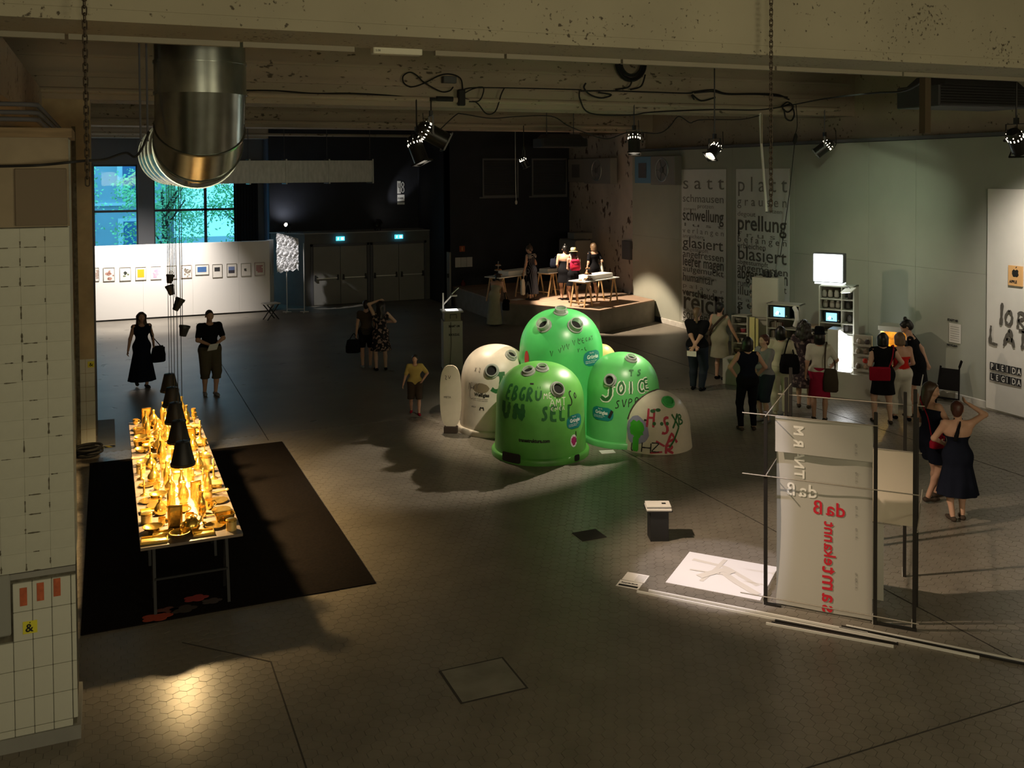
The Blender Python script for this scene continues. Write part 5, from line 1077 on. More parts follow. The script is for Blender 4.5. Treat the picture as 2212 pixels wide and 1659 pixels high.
MB().bbox((-.1,-.0,0),(1.15,.55,1.66),.01).build('carcass', m_cup, cb)
for k in range(2): d = MB().bbox((-.08+.615*k,-.03,.04),(.525+.615*k,.0,1.62),.006).build('cupboard_door', m_cup, cb); MB().box((.47+.09*k,-.05,.8),(.49+.09*k,-.03,.95)).build('handle', m_metal, d)
tag(MB().bbox((14.5,28.9,2.33),(15.2,29.4,2.55),.02).build('storage_box', m_cup), 'small grey box on top of the cupboard', 'box')

# ================================================================== paper work on a rod frame
RF = thing('rod_frame', 'black post frame with thin rods standing in the right foreground', 'frame', (6.38,8.23,0), R(-48))
m_post = mat('black_post',(.014,.012,.010),.45); m_rod = mat('grey_rod',(.33,.30,.25),.45)
for x, y, h_ in [(0,0,2.06),(1.09,0,2.16),(1.455,.02,2.42),(0,1.32,2.16),(.02,1.52,2.24),(1.3,1.35,2.1)]:
    p = MB().bbox((x-.018,y-.018,0),(x+.018,y+.018,h_),.003).build('post', m_post, RF); MB().box((x-.024,y-.012,.0),(x-.018,y+.02,.10)).build('white_edge', m_white, p)
for z, a, b in [(2.03,-.24,1.12),(1.38,-.24,1.50),(.09,-.26,1.50)]: MB().tube([(a,-.026,z),(b,-.026,z)], .006, 6).build('cross_rod', m_rod, RF)
for x, z, a, b in [(0,2.05,-.16,1.55),(0,1.42,-.12,1.4),(1.455,2.30,-.10,1.4),(1.455,1.0,0,1.4)]: MB().tube([(x+.026,a,z),(x+.026,b,z)], .006, 6).build('depth_rod', m_rod, RF)
MB().tube([(-.1,1.35,1.95),(1.5,1.38,1.95)], .006, 6).build('back_rod', m_rod, RF)
MB().box((1.09,-.012,.0),(1.48,.012,.03)).build('base_bar', m_post, RF); MB().box((0,-.02,.0),(.16,.02,.02)).build('base_bar', m_post, RF)
m_tp = sheet('tracing_paper', (.70,.68,.62), .4); m_tp2 = sheet('warm_paper', (.9,.82,.70), .45); m_red = mat('red_stencil_paint',(.62,.015,.035),.6); m_gho = mat('white_stencil_paint',(.92,.90,.85),.7)
# the long sheet, slightly bellied, with a folded flap at the top
def hang_sheet(name, x0, x1, z0, z1, y0, belly, parent, m, n=10, k=24):
    V = []; F = []
    for sd in (0,.0015):
        for j in range(k+1):
            for i in range(n+1): fx, fz = i/n, j/k; V.append((x0+(x1-x0)*fx, y0+sd+belly*math.sin(math.pi*fz)*(.6+.4*math.sin(fx*3+1))+.004*math.sin(fx*9+fz*5), z0+(z1-z0)*fz))
    q = (n+1)*(k+1)
    for j in range(k):
        for i in range(n): a = j*(n+1)+i; F += [(a,a+1,a+n+2,a+n+1),(q+a,q+a+n+1,q+a+n+2,q+a+1)]
    return MB().add(V,F).build(name, m, parent, smooth=180)
pw = thing('paper_sheet', 'long hanging sheet of tracing paper with red mirrored stencil writing', 'paper', (6.38,8.23,0), R(-48))
hang_sheet('sheet', .105,1.06,.02,2.02,.03,.03,pw,m_tp,30,60); hang_sheet('top_flap', .10,1.065,1.65,2.03,-.006,.0,pw,m_tp)
def sheet_y(u, v): fx, fz = (u-.105)/.955, (v-.02)/2.0; return .03+.03*math.sin(math.pi*fz)*(.6+.4*math.sin(fx*3+1))+.004*math.sin(fx*9+fz*5)-.006
fP = lambda u, v: (u,sheet_y(u,v),v)
def stencil(b, txt, x, z, size, rot=False, flip=True, bold=.03, sx=1):
    V, F, w = glyphs(txt, size, bold=bold*size)
    if rot: b.add([fP(x+(y if flip else -y), z+xx*sx) for xx, y in V], F)      # runs upwards
    else: b.add([fP(x-xx*sx if flip else x+xx*sx, z+y) for xx, y in V], F)
for j, (ch, z) in enumerate(zip('samt', (.02,.125,.245,.42))): g = MB(); stencil(g,ch,.575,z,.215,rot=True,bold=.016); g.build('red_letter', m_red, pw)
for j, (ch, z) in enumerate(zip('ekannt', (.505,.588,.665,.745,.825,.905))): g = MB(); stencil(g,ch,.59,z,.165,rot=True,bold=.016); g.build('red_letter', m_red, pw)
for j, (ch, x) in enumerate(zip('daß', (.80,.69,.575))): g = MB(); stencil(g,ch,x,1.03,.20,bold=.016); g.build('red_letter', m_red, pw)
for j, (ch, x) in enumerate(zip('daß', (.52,.41,.30))): g = MB(); stencil(g,ch,x,1.19,.19,bold=.016); g.build('white_letter', m_gho, pw)
for j, (ch, z) in enumerate(zip('TNARM', (1.38,1.48,1.58,1.72,1.84))): g = MB(); V, F, w = glyphs(ch,.14,bold=.004); g.add([(.29+y, sheet_y(.29+y,z+xx) if z < 1.62 else -.012, z+xx) for xx, y in V],F); g.build('white_letter', m_gho, pw)
for z in (1.70,1.40,1.05,.82,.30,.36): 
    g = MB(); V, F, w = glyphs('l. 09. 11. 1926',.030); g.add([(.895+y,sheet_y(.895+y,z+xx*.7) if z < 1.6 else -.012,z+xx*.7) for xx, y in V],F); g.build('small_print', m_typ2, pw)
p2_ = thing('paper_sheet', 'bright square paper sheet hanging behind the right posts', 'paper', (6.38,8.23,0), R(-48)); hang_sheet('sheet', 1.0,1.45,.84,1.63,.60,.03,p2_,m_tp2)
MB().tube([(.95,.60,1.63),(1.50,.60,1.63)], .006, 6).build('hanging_rod', m_rod, p2_); MB().box((1.44,.58,.0),(1.47,.62,2.0)).build('hanging_post', m_post, p2_)
p3_ = thing('paper_sheet', 'pale paper strip hanging low behind the long sheet', 'paper', (6.38,8.23,0), R(-48)); hang_sheet('sheet', .3,1.135,.03,.86,.52,-.02,p3_,m_tp); MB().tube([(.25,.52,.86),(1.3,.52,.86)], .006, 6).build('hanging_rod', m_rod, p3_); MB().box((.26,.50,0),(.29,.54,.9)).build('hanging_post', m_post, p3_)
# slats on the floor
rodl = [((5.28,9.03),(7.0,7.02),m_white,'white slat on the floor nearest the floor card'),((5.41,9.00),(6.88,7.28),m_white,'second white slat on the floor beside the paper frame'),((6.16,7.85),(6.86,7.09),m_post,'shorter black slat lying in front of the white slats'),((6.22,7.87),(7.0,7.00),m_post,'black slat tucked against the white slats'),
 ((6.70,7.48),(7.50,6.50),m_white,'white slat on the floor towards the right corner'),((6.75,7.50),(7.80,6.22),m_post,'long black slat on the floor at the right corner'),((6.80,7.49),(7.84,6.25),m_white,'long white slat on the floor at the right corner'),((6.10,7.86),(6.92,6.98),m_white,'short white slat at the front of the bundle')]
for k, (p, q, mm, lab) in enumerate(rodl): tag(MB().beam((p[0],p[1],.0105+.0*k),(q[0],q[1],.0105),.024,.02).build('floor_slat', mm), lab, 'slat', 'slats on the floor')
# white sheet in place of the projected light patch, and cards on the floor
pj = thing('light_patch_sheet', 'white sheet in place of projected light on the floor', 'screen', (5.70,9.12,0), R(-49.5))
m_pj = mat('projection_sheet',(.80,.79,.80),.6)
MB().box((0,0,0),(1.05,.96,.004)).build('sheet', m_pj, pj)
m_pf = mat('projected_shade',(.66,.63,.58),.7); g = MB()
for pts, w in [([(.1,.75),(.5,.7),(.95,.35)],.06),([(.35,.2),(.42,.6),(.45,.9)],.05),([(.5,.55),(.7,.35),(1.0,.12)],.09),([(.15,.45),(.6,.48)],.03),([(.3,.3),(.5,.62),(.62,.55)],.10)]: stroke_ribbon(g, pts, w, lambda u, v: (u,v,.0055+.0006*len(g.v)/20), step=.04)  # leaf-like shadows of the projection, painted on as flat shapes
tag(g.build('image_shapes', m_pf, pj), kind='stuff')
cd = thing('floor_card', 'white printed cards on the floor left of the projection', 'card', (5.15,9.27,0), R(-47.5))
MB().box((0,0,0),(.26,.17,.004)).build('card', m_white, cd); MB().box((.01,.185,0),(.27,.40,.004)).build('card', m_white, cd)
g = MB(); g.box((.02,.02,.004),(.24,.065,.0048)); lettering(g,'Recycle-Buch',.035,lambda u, v: (.03+u,.10+v,.0052),bold=.002); g.build('print', m_ink, cd)
g = MB()
for k in range(5): g.box((.15,.21+.035*k,.004),(.255,.217+.035*k,.0046))
tag(g.build('text_lines', m_typ2, cd), kind='stuff')
# black reading stand
bs = thing('reading_stand', 'low black pillar with a white booklet on top', 'stand', (6.31,10.27,0), R(-20)); MB().bbox((-.115,-.105,0),(.115,.105,.375),.004).build('pillar', m_black, bs); MB().bbox((-.16,-.14,.375),(.16,.12,.388),.003).build('top_board', m_black, bs)
bk = thing('booklet_stack', 'white booklet stack on the black pillar', 'booklets', (6.31,10.27,.388), R(-24)); MB().bbox((-.155,-.13,0),(.155,.12,.022),.002).build('booklet', m_white, bk); MB().bbox((-.15,-.10,.022),(.15,.12,.028),.002).build('cover_sheet', m_dgrey, bk); MB().bbox((-.15,-.085,.028),(.155,.125,.045),.002).build('booklet', m_white, bk); MB().box((.05,.0,.045),(.10,.05,.047)).build('print', m_ink, bk)
# overhead projector on a white plinth
pl_ = thing('white_plinth', 'tall white plinth with black lettering in the dark', 'plinth', (7.45,21.27,0), R(-12)); m_pln = mat('plinth_paint',(.42,.40,.34),.8)
MB().bbox((-.225,-.225,0),(.225,.225,1.14),.004).build('column', m_pln, pl_); g = MB(); lettering(g,'BEAMT UM',.07,lambda u, v: (-.10+u,-.229,1.0+v),sx=.75,bold=.003); lettering(g,'RÜCKZUG',.07,lambda u, v: (-.10+u,-.229,.80+v),sx=.75,bold=.003); g.build('lettering', m_ink, pl_)
MB().tube([(-.05,-.232,1.12),(-.045,-.235,.6),(-.08,-.235,.1),(-.1,-.26,.01)], .006, 6).build('mains_lead', m_rubber, pl_)
oh = thing('overhead_projector', 'overhead projector with glowing glass stage on the white plinth', 'projector', (7.45,21.27,1.14), R(-12)); m_ohp = mat('ohp_case',(.22,.19,.12),.5)
MB().bbox((-.19,-.19,0),(.19,.19,.20),.01).build('case', m_ohp, oh); g = MB(); g.tube([(-.06,-.195,.06),(-.06,-.195,.15),(.09,-.195,.15),(.09,-.195,.06)],.008,6); g.build('carry_handle', m_black, oh)
MB().bbox((-.25,-.22,.20),(.25,.22,.235),.008).build('rim_plate', mat('ohp_rim',(.4,.4,.38),.5), oh); MB().box((-.14,-.14,.235),(.14,.14,.239)).build('glass_stage', emis('stage_glow',(1,.97,.9),5), oh)
MB().beam((-.20,.0,.235),(-.20,.0,.64),.035).build('mast', m_white, oh); MB().beam((-.20,.0,.36),(-.02,.0,.55),.04,.03).build('arm', m_white, oh)
MB().lathe([(.02,.55),(.085,.555),(.085,.585),(.02,.59)],16,c=(.05,0,0)).build('lens_head', m_white, oh); MB().beam((.0,.0,.61),(.17,.0,.76),.10,.012).build('mirror', m_metal, oh)
ol = bpy.data.lights.new('ohp_light','POINT'); ol.energy = 2.0; ol.color = (1,.95,.88); ol.shadow_soft_size = .1; oo = bpy.data.objects.new('ohp_light', ol); COL.objects.link(oo); oo.location = (7.45,21.27,1.46)

# ================================================================== white furniture cluster with screens
def cl(w, s, z=0): return (12.22+s*.563+w*.827, 17.24-s*.827+w*.563, z)
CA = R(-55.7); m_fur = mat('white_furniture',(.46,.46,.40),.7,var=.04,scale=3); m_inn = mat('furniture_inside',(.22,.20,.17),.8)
def ct(name, label, cat, s, w, z, group=None): return thing(name, label, cat, cl(w,s,z), CA, group)
for s0, s1, d, h_, lab in [(0,.75,.5,.55,'white plinth block with a lit top at the left of the cabinets'),(1.15,2.10,.48,.48,'white plinth block below the left television cabinet'),(2.12,4.02,.52,.50,'long white plinth below the lit refrigerator')]:
    tag(MB().bbox((0,0,0),(s1-s0,d,h_),.006).build('plinth_block', m_fur, None, False, cl(0,s0,0), CA), lab, 'plinth', 'white plinths under the cabinets')
def shelf_unit(t, w, d, z1, levels, back=True, vert=()):
    th = .025; MB().box((0,0,0),(th,d,z1)).build('side_panel', m_fur, t); MB().box((w-th,0,0),(w,d,z1)).build('side_panel', m_fur, t); MB().box((0,0,z1-th),(w,d,z1)).build('top_panel', m_fur, t)
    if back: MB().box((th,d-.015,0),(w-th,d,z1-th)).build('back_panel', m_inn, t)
    for z in levels: MB().box((th,.01,z),(w-th,d-.015,z+.02)).build('shelf', m_fur, t)
def books(label, s, w, z, n, cols, seed, group, hh=.14):
    rn = random.Random(seed); x = 0
    for k in range(n):
        th = rn.uniform(.02,.045); h_ = hh*rn.uniform(.7,1); t = ct('shelf_item', '%s, %s from the left' % (label, ordn[k]), 'book', s+x, w, z, group); c = cols[k % len(cols)]
        MB().bbox((0,0,0),(th,.12,h_),.003).build('cover', nm('cover_%.2f_%.2f_%.2f' % c, c), t); MB().box((.004,-.001,.006),(th-.004,.115,h_+.001)).build('pages', m_inn, t); x += th+.004
sl = ct('shelf_unit', 'small white open shelf with bric-a-brac at the left', 'shelf', .0, .55, .0); shelf_unit(sl,.37,.3,1.42,[.56,.80,1.02,1.22])
for k, (x, z, c, lab) in enumerate([(.08,.58,(.16,.10,.08),'dark jar on the lowest shelf of the small white shelf'),(.22,1.04,(.35,.05,.07),'red bowl on the small white shelf'),(.12,1.24,(.10,.09,.07),'dark dish on the top of the small white shelf'),(.22,.82,(.3,.28,.22),'pale tin on the middle of the small white shelf')]):
    t = ct('shelf_vessel', lab, 'vessel', .0+x, .68, z); MB().lathe([(.04,0),(.065,.03),(.07,.09),(.06,.09),(.035,.02)],14).build('vessel', nm('vessel_%d' % k, c), t); MB().lathe([(.068,.085),(.075,.09),(.068,.097)],14).build('rim', m_fur, t)
# pale strips, the yellow light put into their colour
m_yl = mat('yellow_lit_strip',(.72,.66,.30),.7)
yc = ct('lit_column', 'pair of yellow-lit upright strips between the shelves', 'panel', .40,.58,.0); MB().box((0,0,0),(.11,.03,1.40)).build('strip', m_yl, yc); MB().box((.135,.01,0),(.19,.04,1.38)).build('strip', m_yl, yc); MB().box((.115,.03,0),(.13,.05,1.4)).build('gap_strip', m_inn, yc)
lt = bpy.data.lights.new('strip_light','SPOT'); lt.energy = 26; lt.color = (1,.85,.38); lt.spot_size = R(110); lt.shadow_soft_size = .03; lo = bpy.data.objects.new('strip_light', lt); COL.objects.link(lo); lo.location = cl(.40,.42,.62); lo.rotation_euler = (R(35),0,CA)
# upper cabinet and television cabinet
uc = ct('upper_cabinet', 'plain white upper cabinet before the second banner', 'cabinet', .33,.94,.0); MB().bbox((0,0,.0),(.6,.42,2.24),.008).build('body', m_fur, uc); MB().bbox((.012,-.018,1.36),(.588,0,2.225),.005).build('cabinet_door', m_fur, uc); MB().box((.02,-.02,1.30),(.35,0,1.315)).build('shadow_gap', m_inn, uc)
for z, r in ((2.0,.07),(1.82,.055),(1.62,.05),(1.48,.06)): MB().sphere((-.03,.1,z),.05,ry=.07,rz=r).build('hung_vessel', m_inn, uc)
cat_ = ct('black_figures', 'cluster of small black plant-like figures on the upper cabinet', 'figures', .62,1.1,2.24); rn = random.Random(2)
for k in range(7): x, y = rn.uniform(-.12,.18), rn.uniform(-.1,.1); MB().lathe([(.02,0),(.045,.03),(.03,.07),(.01,.13)],8,c=(x,y,0)).build('figure_bit', m_black, cat_); MB().beam((x,y,.07),(x+rn.uniform(-.08,.08),y,.17),.015).build('figure_spike', m_black, cat_)
wp = MB().tube([(13.43,17.3,3.7),(13.36,17.40,5.22),(13.345,17.42,5.88)], .028, 8).build('white_tube', m_white); tag(wp, 'thin white tube hanging from the beam beside the second banner', 'tube')
tc_ = ct('television_cabinet', 'white cabinet with a television in its upper opening', 'cabinet', .80,.50,.0); shelf_unit(tc_,.72,.42,1.74,[.98,1.20,1.42])
tags_ = MB().tube([(.62,-.02,1.30),(.68,-.06,1.45),(.66,-.05,1.62),(.60,.0,1.70)], .045, 10).build('curled_sheet', m_white, tc_)
m_scrn = emis('tv_glow',(.22,.62,1.0),2.4); m_scr2 = emis('tv_glow_white',(.75,.92,1.0),3.2); m_tvb = mat('tv_case',(.012,.014,.022),.35)
def tv(label, s, w, z, W_, H_, sx0, sx1):
    t = ct('television', label, 'television', s, w, z, 'televisions in the white cabinets'); MB().bbox((0,0,0),(W_,.3,H_),.012).build('case', m_tvb, t)
    n = 8; V = []; F = []
    for i in range(n+1):
        for j in range(n+1): a, b = i/n*2-1, j/n*2-1; V.append((sx0+(sx1-sx0)*i/n, -.002-.02*(1-a*a)*(1-b*b), .03+(H_-.06)*j/n))
    for i in range(n):
        for j in range(n): q = i*(n+1)+j; F.append((q,q+n+1,q+n+2,q+1))
    s_ = MB().add(V,F).build('screen', m_scrn, t, smooth=180); g = MB(); fT = lambda u, v: (u,-.024,v); m_ = (sx0+sx1)/2; hw = (sx1-sx0)/2
    stroke_ribbon(g,[(m_-hw*.1,H_*.5),(m_+hw*.25,H_*.38),(m_+hw*.1,H_*.28)],.016,fT,step=.01); g.build('picture_shape', m_tvb, s_)
    g = MB(); stroke_ribbon(g,[(m_-hw*.5,H_*.3),(m_-hw*.1,H_*.55)],.05,fT,step=.02); g.build('picture_light', m_scr2, s_)
    MB().box((sx1+.02,-.006,.04),(sx1+.05,0,.06)).build('knob', m_metal, t)
    return t
tv('old television with a glowing blue-white screen, left of two', .86,.53,1.44,.44,.26,.09,.33); tv('small television with a glowing blue screen in the tall cabinet', 1.99,.60,1.42,.32,.23,.05,.27)
books('dark book on the upper shelf under the left television', .86,.60,1.22,7,[(.12,.05,.04),(.09,.08,.07),(.2,.1,.07)],4,'books under the left television',.15); books('dark book on the lower shelf under the left television', .86,.60,1.00,8,[(.10,.07,.06),(.22,.16,.12),(.06,.05,.05)],5,'books under the left television',.16)
ls = ct('low_shelf', 'low white shelf with a brown top between the cabinets', 'shelf', 1.54,.62,.0); shelf_unit(ls,.35,.32,1.28,[.50,.78,1.02]); MB().box((.0,-.01,1.28),(.35,.33,1.31)).build('brown_top', m_stg, ls)
books('dull book on the low shelf', 1.60,.70,1.04,6,[(.14,.10,.08),(.3,.26,.2)],6,'books on the low shelf',.15)
tcab = ct('tall_cabinet', 'tall open white cabinet with jars and a small screen', 'cabinet', 1.90,.55,.50); MB().box((.0,.0,-.5),(.72,.40,.0)).build('base', m_fur, tcab); shelf_unit(tcab,.72,.40,1.70,[.02,.70,.90,1.18,1.40]); MB().box((.45,.02,.70),(.47,.38,1.68)).build('divider', m_fur, tcab); MB().bbox((.02,-.012,.03),(.70,.0,.69),.004).build('lower_door', m_fur, tcab)
for k, (x, z) in enumerate([(.08,1.42),(.2,1.42),(.33,1.42),(.1,1.20),(.24,1.20),(.36,1.20),(.53,.72),(.6,.92),(.56,1.20),(.6,1.42)]):
    lab = ['left jar on the top shelf of the tall cabinet','middle jar on the top shelf of the tall cabinet','right jar on the top shelf of the tall cabinet','left jar above the small television','middle jar above the small television','right jar above the small television','lowest dark pot in the right column of the tall cabinet','second dark pot up in the right column of the tall cabinet','third dark pot up in the right column of the tall cabinet','topmost dark pot in the right column of the tall cabinet'][k]
    t = ct('storage_jar', lab, 'jar', 1.90+x, .70, .50+z+.02, 'jars in the tall cabinet'); c = (.30,.27,.24) if k < 6 else (.05,.045,.04)
    MB().lathe([(.035,0),(.05,.02),(.05,.10),(.035,.13)],14).build('jar', nm('jar_%.2f' % c[0], c), t); MB().lathe([(.038,.13),(.04,.15),(.01,.155)],14).build('jar_lid', m_fur if k < 6 else m_black, t)
lbx = ct('light_box', 'glaring white light box on top of the tall cabinet', 'light box', 1.78,.52,2.23); MB().bbox((0,.01,.03),(.63,.25,.64),.012).build('case', m_dgrey, lbx); MB().bbox((.02,-.012,.05),(.61,.012,.62),.01).build('glowing_front', emis('lightbox_white',(.93,1,.95),7), lbx); MB().box((.05,-.03,0),(.62,.25,.03)).build('shelf_edge', emis('lit_edge',(.9,1,.92),2.5), lbx)  # shelf edge glows by itself, as if lit by the box
cpl = ct('clip_lamp', 'small lit clip lamp at the right of the light box', 'lamp', 2.52,.38,2.08); MB().add([(-.12,-.06,.0),(.10,-.06,.03),(.16,.08,.10),(-.06,.08,.07),(-.12,-.06,.02),(.10,-.06,.05),(.16,.08,.12),(-.06,.08,.09)],[(3,2,1,0),(4,5,6,7),(0,1,5,4),(1,2,6,5),(2,3,7,6),(3,0,4,7)]).build('lamp_head', m_white, cpl); MB().add([(-.10,-.07,.0),(.06,-.07,.02),(.08,-.03,.025),(-.08,-.03,.005)],[(3,2,1,0)]).build('lamp_glow', emis('clip_glow',(.9,1,.95),6), cpl); MB().beam((.05,.06,.09),(-.1,.2,.16),.02).build('lamp_arm', m_metal, cpl)
rl = bpy.data.lights.new('light_box_glow','AREA'); rl.shape = 'RECTANGLE'; rl.size = .6; rl.size_y = .55; rl.energy = 9; rl.color = (.9,1,.92); ro = bpy.data.objects.new('light_box_glow', rl); COL.objects.link(ro); ro.location = cl(.49,2.09,2.57); ro.rotation_euler = (R(90),0,CA)
# lit refrigerator: open body with glowing side and a hinged door full of food
fr = ct('refrigerator', 'white refrigerator with glaring lit inside', 'refrigerator', 2.20,.10,.50); m_frw = mat('fridge_white',(.6,.6,.57),.4)
MB().bbox((0,.0,0),(.22,.4,.86),.01).build('body', m_frw, fr); MB().add([(.24,.0,.05),(.46,.0,.03),(.46,.0,.70),(.24,.0,.84),(.24,.06,.05),(.46,.06,.03),(.46,.06,.70),(.24,.06,.84)],[(0,1,2,3),(7,6,5,4),(0,4,5,1),(1,5,6,2),(2,6,7,3),(3,7,4,0)]).build('lit_inside', emis('fridge_glow',(1,1,.98),9), fr); MB().box((.0,-.1,0),(.48,.4,.03)).build('shelf_board', m_frw, fr)
fd = MB().bbox((0,.0,0),(.36,.06,.82),.01).build('fridge_door', m_fur, fr, False, (.52,-.05,-.02))
for z in (.10,.40,.60): MB().box((.02,-.07,z),(.34,0,z+.05)).build('door_shelf', m_fur, fd)
for k, (x, z, c, lab) in enumerate([(.10,.15,(.16,.12,.08),'brown lump on the bottom shelf of the refrigerator door'),(.26,.15,(.40,.30,.2),'pale packet on the bottom shelf of the refrigerator door'),(.24,.27,(.55,.04,.02),'red tomato-like ball on the refrigerator door'),(.10,.45,(.38,.34,.26),'egg carton on the middle shelf of the refrigerator door'),(.25,.45,(.25,.2,.15),'dark jar on the middle shelf of the refrigerator door'),(.12,.65,(.4,.36,.3),'cream tub on the top shelf of the refrigerator door'),(.28,.65,(.06,.05,.05),'black jar on the top shelf of the refrigerator door')]):
    t = ct('food_item', lab, 'food', 2.72+x, .015, .48+z, 'food on the refrigerator door'); MB().lathe([(.03,0),(.05,.03),(.045,.07),(.02,.10)],12).build('food', nm('food_%d' % k, c), t); MB().lathe([(.022,.095),(.024,.108),(.01,.112)],10).build('food_cap', m_fur, t)
ov = ct('lit_oven', 'white cabinet glowing golden inside', 'cabinet', 3.12,.53,.50); MB().box((.0,.0,-.5),(.54,.45,.0)).build('base', m_fur, ov); shelf_unit(ov,.54,.45,.86,[.02,.38]); MB().bbox((-.02,-.03,.86),(.56,.46,.95),.006).build('top_slab', m_fur, ov)
gl_ = MB(); gl_.box((.03,.41,.04),(.51,.42,.83)); gl_.build('golden_lit_back', mat('golden_lit_lining',(.42,.22,.05),.5,var=.5,scale=9), ov)  # brown lining with the golden light put into its colour
for k, (x, r) in enumerate([(.12,.07),(.27,.09),(.42,.06)]): t = ct('golden_vessel', ['golden pot at the left in the glowing cabinet','golden pot in the middle of the glowing cabinet','orange pot at the right in the glowing cabinet'][k], 'pot', 3.12+x,.70,.54+.38-(.36 if k == 1 else 0)+.02); MB().lathe([(r*.6,0),(r,r*.6),(r*.9,r*1.3),(r*.5,r*1.6)],14).build('pot', nm('golden_pot',(.6,.33,.06)), t); MB().lathe([(r*.5,r*1.6),(r*.55,r*1.7),(.01,r*1.75)],14).build('pot_lid', nm('orange_lid',(.6,.22,.03)), t)
ll = bpy.data.lights.new('oven_light','POINT'); ll.energy = 7; ll.color = (1,.62,.15); ll.shadow_soft_size = .04; lo = bpy.data.objects.new('oven_light', ll); COL.objects.link(lo); lo.location = cl(.66,3.30,1.28)

# ================================================================== visitors
# each body is one continuous surface grown from a posed skeleton; clothes and hair are children
A = np.array
def _cap(P, a, b, r1, r2, fl=None):
    """distance to a tapered limb; fl = (axis, factor) flattens it along an axis"""
    a = np.asarray(a, float); b = np.asarray(b, float); Q = P - a; ab = b - a
    if fl is not None:
        ax, k = fl; ax = np.asarray(ax, float); Q = Q + np.outer(Q @ ax, ax)*(1/k-1); ab = ab + ax*(ab @ ax)*(1/k-1)
    L2 = ab @ ab; t = np.clip(Q @ ab / L2, 0, 1) if L2 > 1e-12 else np.zeros(len(Q)); D = Q - t[:,None]*ab
    return np.sqrt((D*D).sum(1)) - (r1 + (r2-r1)*t)
def _smin(d, e, k):
    h = np.clip(.5+.5*(e-d)/k, 0, 1); return e*(1-h)+d*h - k*h*(1-h)
def sdf(prims):
    def f(P):
        d = None
        for p in prims:
            op = p[0]
            if op == 'c': e = _cap(P, *p[1:6]); k = p[6]
            elif op == 'fn': e = p[1](P); k = p[2]
            elif op == 'clip': n_, c_ = A(p[1],float), p[2]; d = np.maximum(d, P @ n_ - c_); continue
            elif op == 'sub': e = _cap(P, *p[1:6]); k = p[6]; h = np.clip(.5-.5*(d+e)/k,0,1); d = d*(1-h)-e*h+k*h*(1-h); continue
            d = e if d is None else _smin(d, e, k)
        return d
    return f
def grow(f, lo, hi, h):
    """surface of f = 0 on a grid of step h (surface nets, evaluated only near the surface)"""
    lo = A(lo, float); B = 4; n = (np.ceil((A(hi)-lo)/h/B).astype(int)+1)*B
    nb = n//B; idx = np.indices(nb).reshape(3,-1).T; cen = lo + (idx*B + (B-1)/2)*h
    dc = f(cen); act = np.abs(dc) < B*h*1.25
    V = np.where(dc < 0, -1., 1.).reshape(nb).repeat(B,0).repeat(B,1).repeat(B,2)
    off = np.indices((B,B,B)).reshape(3,-1).T; pid = (idx[act][:,None,:]*B + off[None]).reshape(-1,3)
    V[pid[:,0],pid[:,1],pid[:,2]] = f(lo + pid*h)
    S = V < 0; c = [(i,j,k) for i in (0,1) for j in (0,1) for k in (0,1)]; sl = lambda i, j, k: (slice(i,n[0]-1+i),slice(j,n[1]-1+j),slice(k,n[2]-1+k))
    cnt = sum(S[sl(*q)].astype(np.int8) for q in c); cells = np.argwhere((cnt > 0) & (cnt < 8))
    vid = -np.ones(n-1, int); vid[tuple(cells.T)] = np.arange(len(cells)); cv = {q: V[cells[:,0]+q[0],cells[:,1]+q[1],cells[:,2]+q[2]] for q in c}
    acc = np.zeros((len(cells),3)); w = np.zeros(len(cells))
    for q in c:
        for ax in range(3):
            if q[ax] == 0:
                r = list(q); r[ax] = 1; a, b = cv[q], cv[tuple(r)]; x = (a < 0) != (b < 0); t = np.where(x, a/np.where(x, a-b, 1), 0)
                p = A(q,float)[None,:].repeat(len(cells),0); p[:,ax] += t; acc += p*x[:,None]; w += x
    verts = lo + (cells + acc/w[:,None])*h; F = []
    for ax in range(3):
        a1, a2 = (ax+1)%3, (ax+2)%3; s0 = [slice(1,-1)]*3; s0[ax] = slice(0,n[ax]-1); s1 = list(s0); s1[ax] = slice(1,n[ax])
        s0[a1] = s1[a1] = slice(1,n[a1]-1); s0[a2] = s1[a2] = slice(1,n[a2]-1)
        X, Y = S[tuple(s0)], S[tuple(s1)]; e = np.argwhere(X != Y); base = e.copy(); base[:,a1] += 1; base[:,a2] += 1
        q = []
        for d1, d2 in ((-1,-1),(0,-1),(0,0),(-1,0)): b = base.copy(); b[:,a1] += d1; b[:,a2] += d2; q.append(vid[b[:,0],b[:,1],b[:,2]])
        q = np.stack(q,1); inside = X[tuple(e.T)]; q[~inside] = q[~inside][:,::-1]; F.append(q[(q >= 0).all(1)])
    return verts, np.concatenate(F)
def skin_obj(name, prims, lo, hi, h, m, parent):
    v, f = grow(sdf(prims), lo, hi, h)
    if len(v) == 0: return None
    me = bpy.data.meshes.new(name); me.from_pydata(v.tolist(), [], f.tolist()); me.materials.append(m); me.polygons.foreach_set('use_smooth', [True]*len(me.polygons)); me.update()
    return link(name, me, parent)
def ik(a, t, l1, l2, hint):
    a, t, hint = A(a,float), A(t,float), A(hint,float); d = t-a; L = np.linalg.norm(d); L2 = min(L, (l1+l2)*.995); u = d/L; t = a+u*L2
    x = (l1*l1-l2*l2+L2*L2)/(2*L2); y = math.sqrt(max(1e-6,l1*l1-x*x)); hn = hint-u*(hint@u); hn /= np.linalg.norm(hn)+1e-9
    return a+u*x+hn*y, t
SKIN = [mat('skin_fair',(.52,.31,.22),.5,spec=.3), mat('skin_tan',(.38,.21,.14),.5,spec=.3), mat('skin_pale',(.60,.38,.29),.5,spec=.3)]
